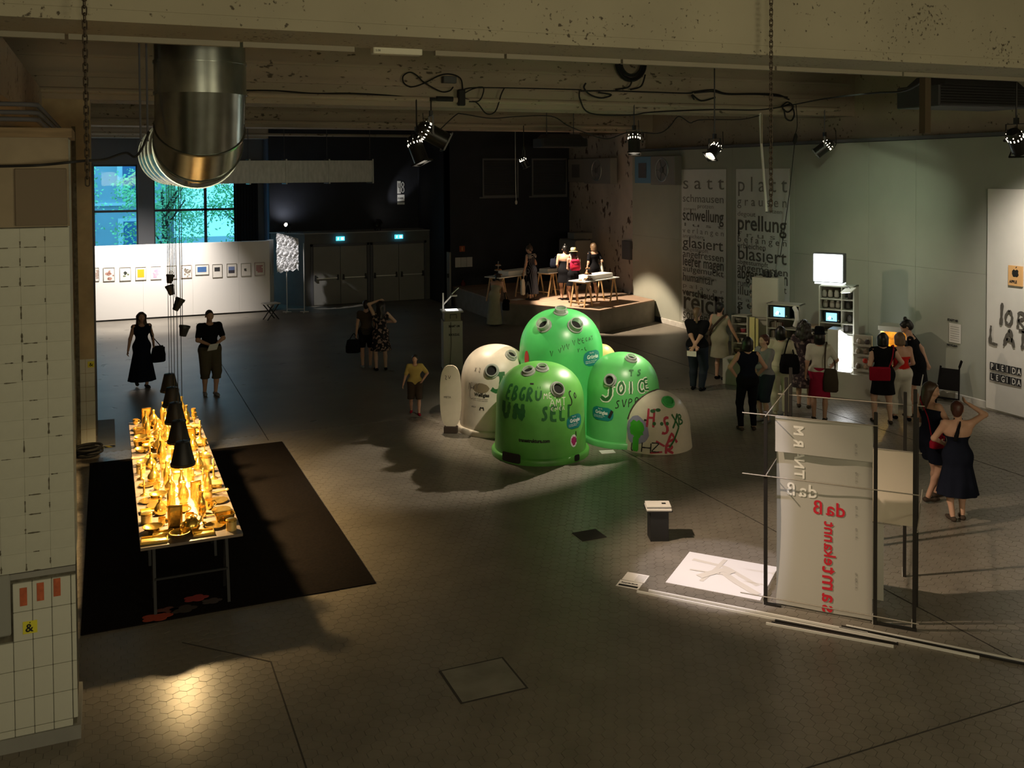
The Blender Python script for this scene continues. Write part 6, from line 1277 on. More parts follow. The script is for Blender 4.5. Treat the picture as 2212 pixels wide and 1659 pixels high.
HAIR = {'dark':mat('hair_dark',(.018,.013,.010),.45), 'brown':mat('hair_brown',(.055,.032,.02),.45), 'red':mat('hair_auburn',(.07,.02,.012),.45), 'light':mat('hair_fair_brown',(.14,.085,.045),.5), 'black':mat('hair_black',(.008,.007,.007),.4)}
def cloth(n, c, **k): return mat('cloth_'+n, c, .95, spec=.06, **({'var':.06,'scale':8} | k))
C_ = {'navy':cloth('navy',(.010,.012,.022)),'black':cloth('black',(.009,.009,.011)),'white':cloth('white',(.62,.60,.53)),'cream':cloth('cream',(.52,.49,.38)),'grey':cloth('grey',(.26,.26,.28)),'red':cloth('red',(.30,.012,.03)),'scarlet':cloth('scarlet',(.50,.02,.015)),'khaki':cloth('khaki',(.09,.075,.05)),'yellow':cloth('yellow',(.52,.40,.13)),'denim':cloth('denim',(.028,.036,.05)),'brown':cloth('brown',(.06,.045,.035)),
 'floral':cloth('floral',(.02,.018,.022),col2=(.30,.20,.17),thr=(.52,.58),scale=16),'floral2':cloth('floral2',(.05,.035,.045),col2=(.24,.17,.17),thr=(.5,.6),scale=14),'sage':cloth('sage',(.34,.33,.24)),'berry':cloth('berry',(.36,.02,.06)),'stripe':cloth('stripe',(.008,.008,.012))}
def stripes(name, c1, c2, scale, axis):
    m = cloth(name, c1); nt = m.node_tree; b = nt.nodes['Principled BSDF']; tc = nt.nodes.new('ShaderNodeTexCoord'); wv = nt.nodes.new('ShaderNodeTexWave'); wv.bands_direction = axis; wv.inputs['Scale'].default_value = scale
    r = nt.nodes.new('ShaderNodeValToRGB'); r.color_ramp.interpolation = 'CONSTANT'; r.color_ramp.elements[0].color = (*c1,1); r.color_ramp.elements[1].color = (*c2,1); r.color_ramp.elements[1].position = .78
    nt.links.new(tc.outputs['Object'], wv.inputs['Vector']); nt.links.new(wv.outputs['Fac'], r.inputs[0]); nt.links.new(r.outputs[0], b.inputs['Base Color']); C_[name] = m
stripes('pinstripe',(.010,.010,.016),(.13,.13,.145),9,'X'); stripes('hoops',(.010,.010,.016),(.55,.53,.5),9,'Z')
X_, Y_, Z_ = A([1.,0,0]), A([0,1.,0]), A([0,0,1.])
def hand(prims, w, d, n, side, s, curl=.5, k=.010):
    """palm, four fingers of unequal length and a thumb leaving the side of the palm"""
    d = d/np.linalg.norm(d); n = n-d*(n@d); n /= np.linalg.norm(n)+1e-9; sd = np.cross(d,n)*side
    prims.append(('c', w, w+d*.075*s, .024*s, .034*s, (n,.55), .02)); kn = w+d*.085*s
    for i, (o, l) in enumerate(zip((.030,.011,-.010,-.029), (.068,.076,.070,.055))):
        b = kn + sd*o*s - d*.012*s; a1 = curl*.7; dr = d*math.cos(a1)+n*math.sin(a1); p1 = b+dr*l*.52*s; a2 = curl*1.7; dr2 = d*math.cos(a2)+n*math.sin(a2); p2 = p1+dr2*l*.5*s
        prims.append(('c', b, p1, .0095*s, .009*s, None, k)); prims.append(('c', p1, p2, .009*s, .0075*s, None, .006))
    t0 = w+d*.03*s+sd*.026*s; t1 = t0+(d*.55+sd*.75+n*.25)*.038*s; t2 = t1+(d*.9+sd*.15+n*.4)*.032*s
    prims.append(('c', t0, t1, .013*s, .0105*s, None, .012)); prims.append(('c', t1, t2, .0105*s, .0085*s, None, .006)); return w+d*.09*s+n*.01*s
def person(label, loc, face, H=1.66, lh=None, rh=None, lel=None, rel=None, lf=(-.095,.02), rf=(.095,-.02), lean=0, side=0, build=1.0, bust=.5, head=(0,0), skin=0, hair='dark', style='short', wear=(), shoes='black', z=0, res=.0105, curl=(.5,.5), palm=(None,None), rise=(0,0), twist=0, eyes=False):
    """face = compass heading in degrees (0 looks into the hall); hands and feet in the person's own frame, metres at 1.7 m height"""
    s = H/1.70; t = thing('person', label, 'person', (loc[0],loc[1],z), R(-face), 'visitors'); h = res
    ca_, sa_ = math.cos(R(lean)), math.sin(R(lean)); cs_, ss_ = math.cos(R(side)), math.sin(R(side)); pv = A([0,0,.95])
    def up(p):      # torso bend about the hips
        q = A(p,float)-pv; q = A([q[0], q[1]*ca_+q[2]*sa_, -q[1]*sa_+q[2]*ca_]); q = A([q[0]*cs_+q[2]*ss_, q[1], -q[0]*ss_+q[2]*cs_]); return q+pv
    tw = R(twist)
    def upt(p): x, y, z_ = p; return up((x*math.cos(tw)+y*math.sin(tw), -x*math.sin(tw)+y*math.cos(tw), z_))
    fw = up((0,1,.95))-up((0,0,.95)); b_ = build
    J = {'hl':A([-.088*b_,0,.89]),'hr':A([.088*b_,0,.89]),'sl':upt((-.165*b_,-.005,1.385)),'sr':upt((.165*b_,-.005,1.385)),'nk':up((0,-.01,1.42)),'hd':up((0,.015,1.575))}
    al = A([lf[0],lf[1],.085+rise[0]]); ar = A([rf[0],rf[1],.085+rise[1]]); kl, al = ik(J['hl'],al,.42,.41,(-.15,1,.0)); kr, ar = ik(J['hr'],ar,.42,.41,(.15,1,.0))
    lh = A(lh if lh is not None else (-.255*b_,.03,.80),float); rh = A(rh if rh is not None else (.255*b_,.03,.80),float)
    el, wl = ik(J['sl'],lh,.285,.255,lel if lel is not None else (-.35,-1,-.2)); er, wr = ik(J['sr'],rh,.285,.255,rel if rel is not None else (.35,-1,-.2))
    S_ = lambda p: A(p,float)*s
    bd = []
    def c(a, b, r1, r2, fl=None, k=.03, L=bd): L.append(('c', S_(a), S_(b), r1*s, r2*s, fl, k*s))
    fy = (fw,.78)
    c((-.075*b_,0,.93),(.075*b_,0,.93),.118*b_,.118*b_,(Y_,.9)); c((0,0,.95),up((0,0,1.12)),.125*b_,.108*b_,fy,.05); c(up((0,0,1.10)),up((0,0,1.28)),.108*b_,.135*b_,fy,.05)
    c(upt((-.09*b_,0,1.29)),upt((.09*b_,0,1.29)),.098*b_,.098*b_,fy,.05); c(J['sl']-Z_*.01,J['sr']-Z_*.01,.052*b_,.052*b_,fy,.05); c((-.06,-.04,.90),(.06,-.04,.90),.10*b_,.10*b_,None,.05)
    if bust: 
        for q in (-1,1): c(upt((q*.072,.065,1.25)),upt((q*.078,.085,1.235)),.062*bust**.3,.05*bust**.3,None,.04)
    c(J['nk']-A([0,0,.03]),J['hd']-A([0,.012,.05]),.058,.050,None,.025)
    # head with brow, nose, cheeks, chin, eye hollows, mouth and ears
    hy, hp = R(head[0]), R(head[1]); F_ = A([math.sin(hy)*math.cos(hp), math.cos(hy)*math.cos(hp), math.sin(hp)]); Rr_ = A([math.cos(hy), -math.sin(hy), 0]); U_ = np.cross(Rr_,F_); hc = J['hd']
    hp_ = lambda r, f, u: hc+Rr_*r+F_*f+U_*u
    hd_ = []
    c(hp_(0,-.022,.035),hp_(0,.018,.03),.084,.080,(Rr_,.88),.03,hd_); c(hp_(0,.02,0),hp_(0,.035,-.072),.070,.042,(Rr_,.9),.03,hd_); c(hp_(-.028,.055,-.012),hp_(.028,.055,-.012),.034,.034,None,.02,hd_)
    c(hp_(0,.088,.012),hp_(0,.104,-.022),.009,.014,None,.012,hd_); c(hp_(-.02,.076,.032),hp_(.02,.076,.032),.014,.014,None,.015,hd_); c(hp_(-.014,.082,-.052),hp_(.014,.082,-.052),.009,.009,None,.01,hd_); c(hp_(-.012,.080,-.063),hp_(.012,.080,-.063),.008,.008,None,.01,hd_)
    for q in (-1,1):
        c(hp_(q*.077,-.008,.012),hp_(q*.080,-.014,-.018),.012,.009,None,.008,hd_); hd_.append(('sub',S_(hp_(q*.031,.096,.014)),S_(hp_(q*.031,.096,.015)),.014*s,.014*s,None,.012*s))
    legs = {}
    for nm_, hj, kj, aj, ft in (('l',J['hl'],kl,al,lf),('r',J['hr'],kr,ar,rf)):
        L = []; c(hj,kj,.088*b_,.056*b_,None,.04,L); c(kj,aj,.052*b_,.036,None,.03,L); mid = kj*.62+aj*.38; c(mid-Y_*.018,mid-Y_*.014-Z_*.06,.046*b_,.040*b_,None,.03,L); legs[nm_] = L
        yaw = R(8)*(1 if nm_ == 'r' else -1); fd_ = A([math.sin(yaw),math.cos(yaw),0]); fl_ = aj-Z_*.05; F2_ = []
        c(fl_-fd_*.045,fl_+fd_*.10-Z_*.008,.034,.030,(Z_,.9),.02,F2_); c(fl_+fd_*.09-Z_*.008,fl_+fd_*.155-Z_*.013,.032,.022,(Z_,.8),.02,F2_); legs[nm_+'f'] = F2_
    arms = {}
    for nm_, sj, ej, wj in (('l',J['sl'],el,wl),('r',J['sr'],er,wr)):
        L = []; c(sj,ej,.050*b_,.038*b_,None,.03,L); c(ej,wj,.038*b_,.026,None,.025,L); arms[nm_] = L
    hands = []; grip = {}
    for i, (nm_, ej, wj, sg) in enumerate((('l',el,wl,-1),('r',er,wr,1))):
        n_ = palm[i]; n_ = A(n_,float) if n_ is not None else A([-sg*1.,.15,0]); P0 = []
        grip[nm_] = hand(P0, S_(wj), wj-ej, n_, sg, s, curl[i]); hands += P0
    body = bd + legs['l']+legs['r']+legs['lf']+legs['rf']+arms['l']+arms['r']+hands
    pts = [p[q] for p in body+hd_ for q in (1,2)]; lo = np.min(pts,0)-.16*s; hi = np.max(pts,0)+.16*s; lo[2] = -.02
    fB, fH = sdf(body), sdf(hd_)
    hcS, hr_ = S_(hc), .2*s
    def whole(P):
        d = fB(P); m_ = ((P-hcS)**2).sum(1) < hr_*hr_; 
        if m_.any(): d[m_] = _smin(d[m_], fH(P[m_]), .02*s)
        return d
    skin_obj('body', [('fn',whole,0)], lo, hi, h, SKIN[skin], t)
    # ---- clothes
    def infl(L, e): return [(p[0],p[1],p[2],p[3]+e*s,p[4]+e*s,p[5],p[6]) for p in L]
    for w in wear:
        kd, mm, o = w[0], C_[w[1]], (w[2] if len(w) > 2 else {}); e = o.get('ease',.012); pr = []; nm_ = kd
        if kd in ('top','dress'):
            pr += infl(bd[:-1], e); nz = o.get('neck',1.40); hem = o.get('hem',.86)
            n_ = up((0,0,1.95))-up((0,0,.95)); tp = S_(up((0,0,nz))); 
            if kd == 'dress':
                fl_ = o.get('flare',.10); sw = o.get('swing',(0,0)); zt = .98; pr.append(('c',S_((0,-.01,zt)),S_((sw[0],sw[1]-.005,hem-.03)),(.140*b_+e)*s,(.150*b_+fl_+e)*s,(Y_,.80 if hem > .3 else 1.0),.06*s))
            if nz < 1.39: pr.append(('clip',n_,float(n_@tp)))
            else: pr.append(('sub',S_(up((0,.012,nz-.005))),S_(up((0,.02,nz+.20))),.072*s,.11*s,None,.008))
            if o.get('vneck'): pr.append(('sub',S_(up((0,.16,nz+.06))),S_(up((0,.14,nz-.10))),.075*s,.012*s,None,.01))
            if o.get('low_back'): pr.append(('sub',S_(up((0,-.20,nz+.10))),S_(up((0,-.17,nz-o['low_back']))),.13*s,.06*s,None,.01))
            slv = o.get('sleeve',0)
            sp = []
            if slv:
                for q, sj, ej, wj in (('l',J['sl'],el,wl),('r',J['sr'],er,wr)):
                    if slv <= 1: sp.append(('c',S_(sj),S_(sj+(ej-sj)*slv),(.045*b_+e)*s,(.039*b_+e*.7+.006)*s,None,.02*s))
                    else: sp += [('c',S_(sj),S_(ej),(.046*b_+e)*s,(.042*b_+e)*s,None,.03*s),('c',S_(ej),S_(ej+(wj-ej)*(slv-1)),(.042*b_+e)*s,(.034+e)*s,None,.03*s)]
            pr = pr[:]; 
            hemS = (hem)*s; wav = o.get('wave',.0); nwv = o.get('folds',9)
            base = sdf(pr); sleeve_f = sdf(sp) if sp else None
            def g(P, base=base, sleeve_f=sleeve_f, wav=wav, nwv=nwv, hemS=hemS):
                d = base(P)
                if sleeve_f is not None: d = _smin(d, sleeve_f(P), .02*s)
                if wav: a = np.arctan2(P[:,1],P[:,0]); tz = np.clip((.98*s-P[:,2])/(.98*s-hemS+1e-6),0,1); d = d + wav*s*tz*np.sin(a*nwv+1.3*np.sin(a*2))
                return np.maximum(d, hemS-P[:,2] if not sp else np.where(P[:,2] < hemS, np.maximum(d, hemS-P[:,2]), d))
            if sp and hem < .8: pass
            skin_obj('dress' if kd == 'dress' else 'shirt', [('fn',g,0)], lo-.12, hi+.12, max(h,.011), mm, t); continue
        if kd == 'skirt':
            hem, wt, fl_ = o.get('hem',.55), o.get('waist',1.04), o.get('flare',.05)
            pr = infl(bd[:2]+[bd[5]], e) + [('c',S_((0,-.01,.96)),S_((0,-.005,hem-.03)),(.138*b_+e)*s,(.145*b_+fl_+e)*s,(Y_,.82),.05*s),('clip',Z_,wt*s),('clip',-Z_,-hem*s)]; nm_ = 'skirt'
        if kd in ('trousers','shorts'):
            hem = o.get('hem',.10 if kd == 'trousers' else .55); le = o.get('leg',.010)
            pr = infl(bd[:2]+[bd[5]], e) + infl(legs['l']+legs['r'], e+le) + [('clip',Z_,o.get('waist',1.05)*s),('clip',-Z_,-hem*s)]
        if kd == 'belt': pr = infl(bd[:3],e+.006)+[('clip',Z_,(o.get('z',1.08)+.02)*s),('clip',-Z_,-(o.get('z',1.08)-.02)*s)]
        if kd == 'tie': pr = [('c',S_(up((0,-.10,1.43))),S_(up((o.get('x',-.05),-.125,1.19))),.018*s,.036*s,(Y_,.4),.01)]; nm_ = 'neck_tie'
        if kd == 'halter': pr = [('c',S_(up((q*.07,.09,1.24))),S_(up((q*.05,-.02,1.46))),.014*s,.012*s,None,.01) for q in (-1,1)]; nm_ = 'halter_band'
        skin_obj(nm_, pr, lo-.08, hi+.08, max(h,.0105), mm, t)
    # ---- shoes
    for q in ('l','r'):
        pr = infl(legs[q+'f'], .006) + [('clip',Z_,(.075+(rise[0] if q == 'l' else rise[1]))*s)]
        skin_obj('shoe', pr, lo-.02, A([hi[0],hi[1]+.2,.3*s]), h, C_[shoes], t)
    # ---- hair
    pr = []; HP = lambda r, f, u: S_(hp_(r,f,u)); hm = HAIR[hair]
    cap_ = [('c',HP(0,-.030,.045),HP(0,.012,.045),.092*s,.088*s,(Rr_,.9),.02), ('c',HP(0,-.045,.0),HP(0,-.03,.04),.078*s,.085*s,(Rr_,.95),.02)]
    face_cut = ('sub',HP(0,.13,-.05),HP(0,.115,.02),.085*s,.072*s,None,.02)
    if style in ('short','bob','long','curly','bun','pony'): pr = cap_[:]
    if style == 'short': pr += [('c',HP(0,-.055,-.035),HP(0,-.05,.0),.06*s,.07*s,(Rr_,1.0),.02)]
    if style == 'bob': pr += [('c',HP(q*.045,-.02,.02),HP(q*.055,-.03,-.085),.06*s,.048*s,None,.04) for q in (-1,1)] + [('c',HP(0,-.06,.0),HP(0,-.055,-.09),.07*s,.055*s,None,.04)]
    if style == 'long': pr += [('c',HP(q*.05,-.03,.02),HP(q*.075,-.05,-.24),.06*s,.05*s,None,.05) for q in (-1,1)] + [('c',HP(0,-.065,.0),HP(0,-.09,-.28),.075*s,.06*s,None,.05)]
    if style == 'curly': pr += [('c',HP(q*.06,-.03,.03),HP(q*.09,-.05,-.14),.075*s,.075*s,None,.03) for q in (-1,1)] + [('c',HP(0,-.07,.02),HP(0,-.1,-.18),.095*s,.085*s,None,.03),('c',HP(0,0,.09),HP(0,-.06,.09),.07*s,.07*s,None,.03)]
    if style == 'bun': pr += [('c',HP(0,-.055,.135),HP(0,-.06,.15),.036*s,.034*s,None,.012)]
    if style == 'pony': pr += [('c',HP(0,-.10,.02),HP(.03,-.13,-.16),.04*s,.022*s,None,.03)]
    if style == 'crop': pr = [('c',HP(0,-.026,.040),HP(0,.012,.038),.088*s,.083*s,(Rr_,.88),.02)]
    pr.append(face_cut)
    if style in ('curly','long'):
        base = sdf(pr); fr_ = 70 if style == 'curly' else 45; am = .012 if style == 'curly' else .006
        pr = [('fn',lambda P: base(P)+am*s*np.sin(P[:,0]*fr_)*np.sin(P[:,1]*fr_+1)*np.sin(P[:,2]*fr_*.7),0)]
    skin_obj('hair', pr, hcS-.42*s, hcS+.30*s, max(.008,h*.9), hm, t)
    if eyes:
        for q in (-1,1):
            MB().sphere(tuple(HP(q*.031,.078,.014)), .011*s, n=10, m=6).build('eye', mat('eye_white',(.45,.42,.4),.3), t, smooth=180); MB().sphere(tuple(HP(q*.031,.0865,.014)), .0045*s, n=8, m=5).build('iris', mat('eye_dark',(.02,.015,.01),.3), t, smooth=180)
        MB().tube([tuple(HP(x,.0905-.25*x*x*8,-.0575)) for x in (-.024,-.012,0,.012,.024)], .0028*s, 6).build('lips', mat('lips',(.30,.09,.08),.5), t, smooth=60)
    W = lambda p: Vector((loc[0],loc[1],z)) + Matrix.Rotation(R(-face),3,'Z') @ Vector(tuple(A(p,float)))
    return {'t':t,'s':s,'grip':grip,'J':J,'hc':hc,'W':W,'up':up,'hp':lambda r, f, u: S_(hp_(r,f,u)),'face':face,'hr':hr_,'axes':(Rr_,F_,U_),'S':S_,'z':z}
# ---- carried things
def strap(b, pts, w=.022, th=.006):
    """flat band through points"""
    P = [Vector(tuple(p)) for p in pts]; Q = []
    for i in range(len(P)-1):
        p0,p1,p2,p3 = P[max(i-1,0)],P[i],P[i+1],P[min(i+2,len(P)-1)]
        for k in range(5): u = k/5; Q.append(.5*((2*p1)+(p2-p0)*u+(2*p0-5*p1+4*p2-p3)*u*u+(3*p1-p0-3*p2+p3)*u**3))
    Q.append(P[-1]); b.tube(Q, w/2, 6)
def bag(pp, label, pos, size, m, strap_pts=None, kind='shoulder_bag', cat='bag', soft=True, rz=0, strap_w=.022):
    """a bag in the person's frame (metres at real size); pos = centre of its base"""
    t = thing(kind, label, cat, tuple(pp['W'](pos)), R(-pp['face'])+rz); w, d, h_ = size
    if soft:
        n = 18; V = []; lv = [(.0,.80),(.06,1.0),(.45,1.03),(.85,.86),(1,.66)]
        for f, k in lv:
            for i in range(n): a = 2*math.pi*i/n; c_, s_ = math.cos(a), math.sin(a); V.append((w/2*k*math.copysign(abs(c_)**.6,c_), d/2*(k if f < .5 else k*(1.35-.8*f))*math.copysign(abs(s_)**.6,s_), h_*f))
        F = [tuple(range(n-1,-1,-1)), tuple(range(4*n,5*n))]
        for l in range(4): F += [(l*n+i,l*n+(i+1)%n,(l+1)*n+(i+1)%n,(l+1)*n+i) for i in range(n)]
        MB().add(V,F).build('pouch', m, t, smooth=50)
    else: MB().bbox((-w/2,-d/2,0),(w/2,d/2,h_),.015).build('pouch', m, t, smooth=40)
    MB().box((-w*.42,d/2*.72,h_*.62),(w*.42,d/2*.72+.012,h_*.93)).build('flap', m, t)
    if strap_pts:
        b = MB(); strap(b, [A(p,float)-A(pos,float) for p in strap_pts], strap_w); b.v = [tuple(Matrix.Rotation(-rz,3,'Z') @ Vector(v)) for v in b.v]; b.build('strap', m, t, smooth=60)
    return t
def held(pp, hand_, label, name, cat, build, rz=0, off=(0,0,0)):
    p = pp['W'](A(pp['grip'][hand_])+A(off,float)); t = thing(name, label, cat, tuple(p), R(-pp['face'])+rz); build(t); return t
def paper_build(w=.21, h_=.15, tilt=35, m=None):
    def f(t): MB().box((-w/2,-h_/2,-.003),(w/2,h_/2,.003)).xf(Matrix.Rotation(R(tilt),4,'X')).build('leaf', m or m_white, t); MB().box((-w/2+.01,-h_/2+.01,-.006),(w/2-.01,h_/2-.01,-.003)).xf(Matrix.Rotation(R(tilt),4,'X')).build('inner_leaf', m or m_white, t)
    return f
def hat(pp, label, m, m2, brim=.15, crown=.10, tilt=0):
    ax = pp['axes']; p = pp['W'](pp['hp'](0,-.01,.075)); t = thing('hat', label, 'hat', tuple(p), R(-pp['face'])); s = pp['s']
    T = Matrix.Rotation(R(tilt),4,'X'); r = .102*s
    MB().lathe([(r*.98,0),(r,.02),(r*.93,crown*.8),(r*.75,crown),(r*.35,crown*.93),(.005,crown*.9)],24,sx=.93,sy=1.06).xf(T).build('crown', m, t, smooth=50); MB().lathe([(r*.95,-.004),(brim*s,-.014),(brim*s,-.008),(r*.95,.006)],28,sx=.95,sy=1.05).xf(T).build('brim', m, t, smooth=50); MB().lathe([(r*1.0,.004),(r*1.015,.006),(r*1.0,.034),(r*.97,.034)],24,sx=.93,sy=1.06).xf(T).build('hat_band', m2, t, smooth=50)

# 1 woman in a long dress, far left, walking towards us
p = person('woman in a long navy dress walking by the picture screen', (.67,22.2), 168, 1.62, lh=(-.24,.08,.98), rh=(.33,.06,.80), lf=(-.07,.11), rf=(.09,-.13), rise=(0,.03), hair='brown', style='long', wear=(('dress','navy',{'hem':.15,'flare':.15,'neck':1.405,'vneck':1,'swing':(.0,-.02),'wave':.008}),), shoes='brown', head=(8,4), eyes=True)
bag(p, 'black shopping bag carried by the woman in the long dress', (-.34,.02,.50), (.30,.12,.36), C_['black'], [(-.24,.0,.84),(-.20,.02,1.1),(-.17,.0,1.35),(-.22,-.04,1.1),(-.40,.0,.84)])
# 2 man with leaflet
p = person('man in a dark tee-shirt and knee trousers reading a leaflet', (1.95,20.82), 172, 1.77, lh=(-.06,.27,1.04), rh=(.07,.26,1.05), lel=(-1,-.25,-.5), rel=(1,-.25,-.5), build=1.1, bust=0, hair='dark', style='crop', wear=(('trousers','khaki',{'hem':.34,'leg':.022}),('top','black',{'sleeve':.75,'hem':.92,'vneck':1,'neck':1.42,'ease':.016})), shoes='grey', lf=(-.08,.1), rf=(.1,-.04), head=(0,-6), curl=(.9,.9), palm=((.3,.2,1),(-.3,.2,1)), eyes=True)
held(p,'l','folded leaflet held by the man in the dark tee-shirt','leaflet','paper',paper_build(.22,.16,60),R(20),(.02,.06,.0))
# 3 pair in the dark
p = person('woman in a dark patterned dress raising one arm to her head', (5.85,21.7), 6, 1.62, lh=(-.03,.12,1.70), lel=(-1,.1,.0), rh=(.16,.20,1.15), rel=(1,-.3,-.4), hair='dark', style='long', skin=2, wear=(('dress','floral',{'hem':.50,'flare':.10,'neck':1.40,'wave':.01}),('belt','black',{'z':1.08})), shoes='black', lf=(-.11,.02), rf=(.12,.03))
p = person('companion in dark clothes close behind the woman raising her arm', (5.62,22.15), 15, 1.60, hair='dark', style='short', skin=0, wear=(('trousers','black',{'hem':.5}),('top','brown',{'sleeve':.4,'hem':.85})), shoes='grey', res=.012)
bag(p, 'black handbag hanging beside the pair in the dark', (-.31,.02,.36), (.34,.14,.32), C_['black'], [(-.40,.02,.66),(-.31,.02,.80),(-.27,.02,.80),(-.22,.02,.66)])
# 4 child
p = person('child in a yellow tee-shirt and dark shorts walking', (5.38,17.5), 195, 1.13, lh=(-.22,.14,1.0), lel=(-1,-.4,-.3), rh=(.36,.05,.80), bust=0, build=1.05, hair='dark', style='short', wear=(('shorts','brown',{'hem':.46,'leg':.028}),('top','yellow',{'sleeve':.8,'hem':.84,'ease':.022})), shoes='red', lf=(-.10,.14), rf=(.11,-.10), rise=(0,.03), head=(10,0), eyes=True)
# 5-9 on the platform
p = person('woman in a long pale dress bending at the left of the platform', (10.72,26.72), 45, 1.62, lean=30, lh=(-.10,.50,1.02), rh=(.20,.46,1.0), hair='dark', style='bob', wear=(('dress','sage',{'hem':.05,'flare':.10,'neck':1.26}),), shoes='brown', res=.013)
bag(p, 'dark bag hanging at the side of the bending woman', (.26,.30,.42), (.24,.12,.34), C_['black'], [(.24,.30,.74),(.2,.3,1.0),(.16,.26,1.3),(.3,.32,.76)])
p = person('woman in a pinstriped long dress beside the left platform table', (12.05,26.95), 330, 1.68, lh=(-.20,.16,.86), rh=(.2,.24,1.02), lean=6, hair='brown', style='bun', z=.66, wear=(('dress','pinstripe',{'hem':.20,'flare':.07,'neck':1.33}),), shoes='brown', head=(-25,-15), res=.013, lf=(-.06,0), rf=(.08,.02))
skin_obj('striped_shawl', [('c',A(p['S'](p['up']((-.12,-.06,1.38)))),A(p['S'](p['up']((.16,-.05,1.36)))),.085,.075,(Y_,.8),.02),('clip',-Z_,-1.27*p['s'])], (-.4,-.4,1.0), (.4,.4,1.7), .011, C_['hoops'], p['t'])
bag(p, 'long white shoulder bag hanging low beside the pinstriped dress', (-.28,.12,.18), (.18,.10,.48), C_['white'], [(-.28,.12,.62),(-.22,.1,.84),(-.2,.16,.9)])
bag(p, 'small flat bag on a white strap across the pinstriped dress', (.18,.0,.86), (.20,.08,.16), C_['black'], [(.2,-.06,1.0),(.08,-.17,1.15),(-.1,-.14,1.38),(-.08,.12,1.34),(.1,.15,1.1),(.2,.05,1.0)], strap_w=.026)
p = person('woman with bare back in a black dress on the platform', (12.98,26.5), 20, 1.68, lh=(-.2,.2,1.02), rh=(.15,.25,1.05), build=1.15, hair='black', style='bun', z=.66, wear=(('dress','black',{'hem':.55,'flare':.07,'neck':1.22}),), shoes='black', res=.013, skin=0)
bag(p, 'black shoulder bag at the left of the bare-backed woman', (-.36,.0,.98), (.2,.16,.3), C_['navy'], [(-.34,0,1.26),(-.24,-.02,1.38),(-.18,.08,1.3),(-.34,.03,1.26)])
p = person('woman with a straw hat and red rucksack on the platform', (12.92,25.78), 15, 1.60, lh=(-.12,.25,1.05), rh=(.12,.25,1.05), hair='black', style='bob', z=.66, skin=0, wear=(('dress','black',{'hem':.56,'flare':.09,'neck':1.30,'wave':.01}),), shoes='brown', res=.013, lf=(-.1,.05), rf=(.1,-.02), head=(15,-5))
hat(p, 'straw trilby hat with dark band worn on the platform', nm('straw',(.72,.55,.26)), m_black, .15, .115, -8)
rs = thing('rucksack', 'small red rucksack on the back of the woman in the straw hat', 'rucksack', tuple(p['W']((0,-.20,1.0))), R(-15)); MB().bbox((-.15,-.10,0),(.15,.06,.30),.05).build('sack', C_['berry'], rs, smooth=60); MB().bbox((-.12,-.15,.03),(.12,-.09,.17),.03).build('front_pocket', C_['red'], rs, smooth=60); MB().bbox((-.13,-.12,.24),(.13,.05,.33),.03).build('lid', C_['berry'], rs, smooth=60); 
b = MB()
for q in (-1,1): strap(b,[(q*.10,.05,.30),(q*.11,.12,.42),(q*.12,.26,.40),(q*.12,.33,.2)],.03)
b.build('straps', nm('pink_strap',(.5,.36,.33)), rs, smooth=60)
p = person('woman in a black dress with a white tote on the platform', (14.0,26.55), 350, 1.72, lh=(-.25,.02,.80), rh=(.2,.1,1.0), hair='light', style='bob', z=.66, wear=(('dress','black',{'hem':.50,'flare':.04,'neck':1.36,'sleeve':.7,'low_back':.06}),), shoes='brown', res=.013)
bag(p, 'white cloth tote hanging from the shoulder on the platform', (.24,-.06,.66), (.10,.24,.40), C_['white'], [(.23,-.12,1.04),(.20,-.08,1.3),(.16,.0,1.42),(.22,.02,1.3),(.25,.0,1.04)], strap_w=.03)
# 10-19 around the cabinets
p = person('man in a dark shirt with hands clasped behind his back', (11.38,16.95), 52, 1.74, lh=(.05,-.23,.92), rh=(-.02,-.25,.88), lel=(-1,-.3,0), rel=(1,-.3,0), build=1.13, bust=0, hair='light', style='pony', wear=(('trousers','denim',{'hem':.07,'leg':.016}),('top','black',{'sleeve':.75,'hem':.90,'ease':.02})), shoes='black', palm=((0,-1,0),(0,-1,0)), curl=(.8,.8))
held(p,'r','white folded paper in the clasped hands of the man','leaflet','paper',paper_build(.20,.11,90),0,(.02,-.04,-.06))
p = person('woman in a pale knee dress with a dark strap across her back', (12.42,17.62), 62, 1.70, lh=(-.2,.15,1.0), rh=(.32,.22,.88), hair='black', style='short', wear=(('dress','sage',{'hem':.50,'flare':.06,'neck':1.40}),('belt','brown',{'z':1.05})), shoes='black', lf=(-.09,.03), rf=(.1,0))
bag(p, 'dark sling bag at the left hip of the woman in the pale dress', (-.22,.02,.74), (.12,.26,.26), C_['brown'], [(-.22,-.06,.98),(-.10,-.16,1.15),(.12,-.11,1.40),(.14,.06,1.42),(0,.16,1.2),(-.18,.12,1.0)], strap_w=.05)
p = person('woman in black with a dark bob standing hand on hip', (10.42,13.95), 22, 1.66, lh=(-.20,.03,.98), lel=(-1,-.55,.0), rh=(.24,.18,.98), rel=(1,-.6,-.3), hair='black', style='bob', wear=(('trousers','black',{'hem':.08,'leg':.004}),('top','navy',{'hem':.96,'neck':1.42})), shoes='brown', lf=(-.12,.0), rf=(.12,.03), skin=0)
p = person('woman in a grey shirt with crossed arms turned aside', (11.06,14.3), 262, 1.60, lh=(.04,.24,1.08), rh=(-.03,.27,1.04), lel=(-1,-.2,-.4), rel=(1,-.2,-.4), hair='red', style='short', wear=(('shorts','denim',{'hem':.42,'leg':.03}),('top','grey',{'sleeve':1.7,'hem':.90,'ease':.022})), shoes='grey', skin=2, eyes=True)
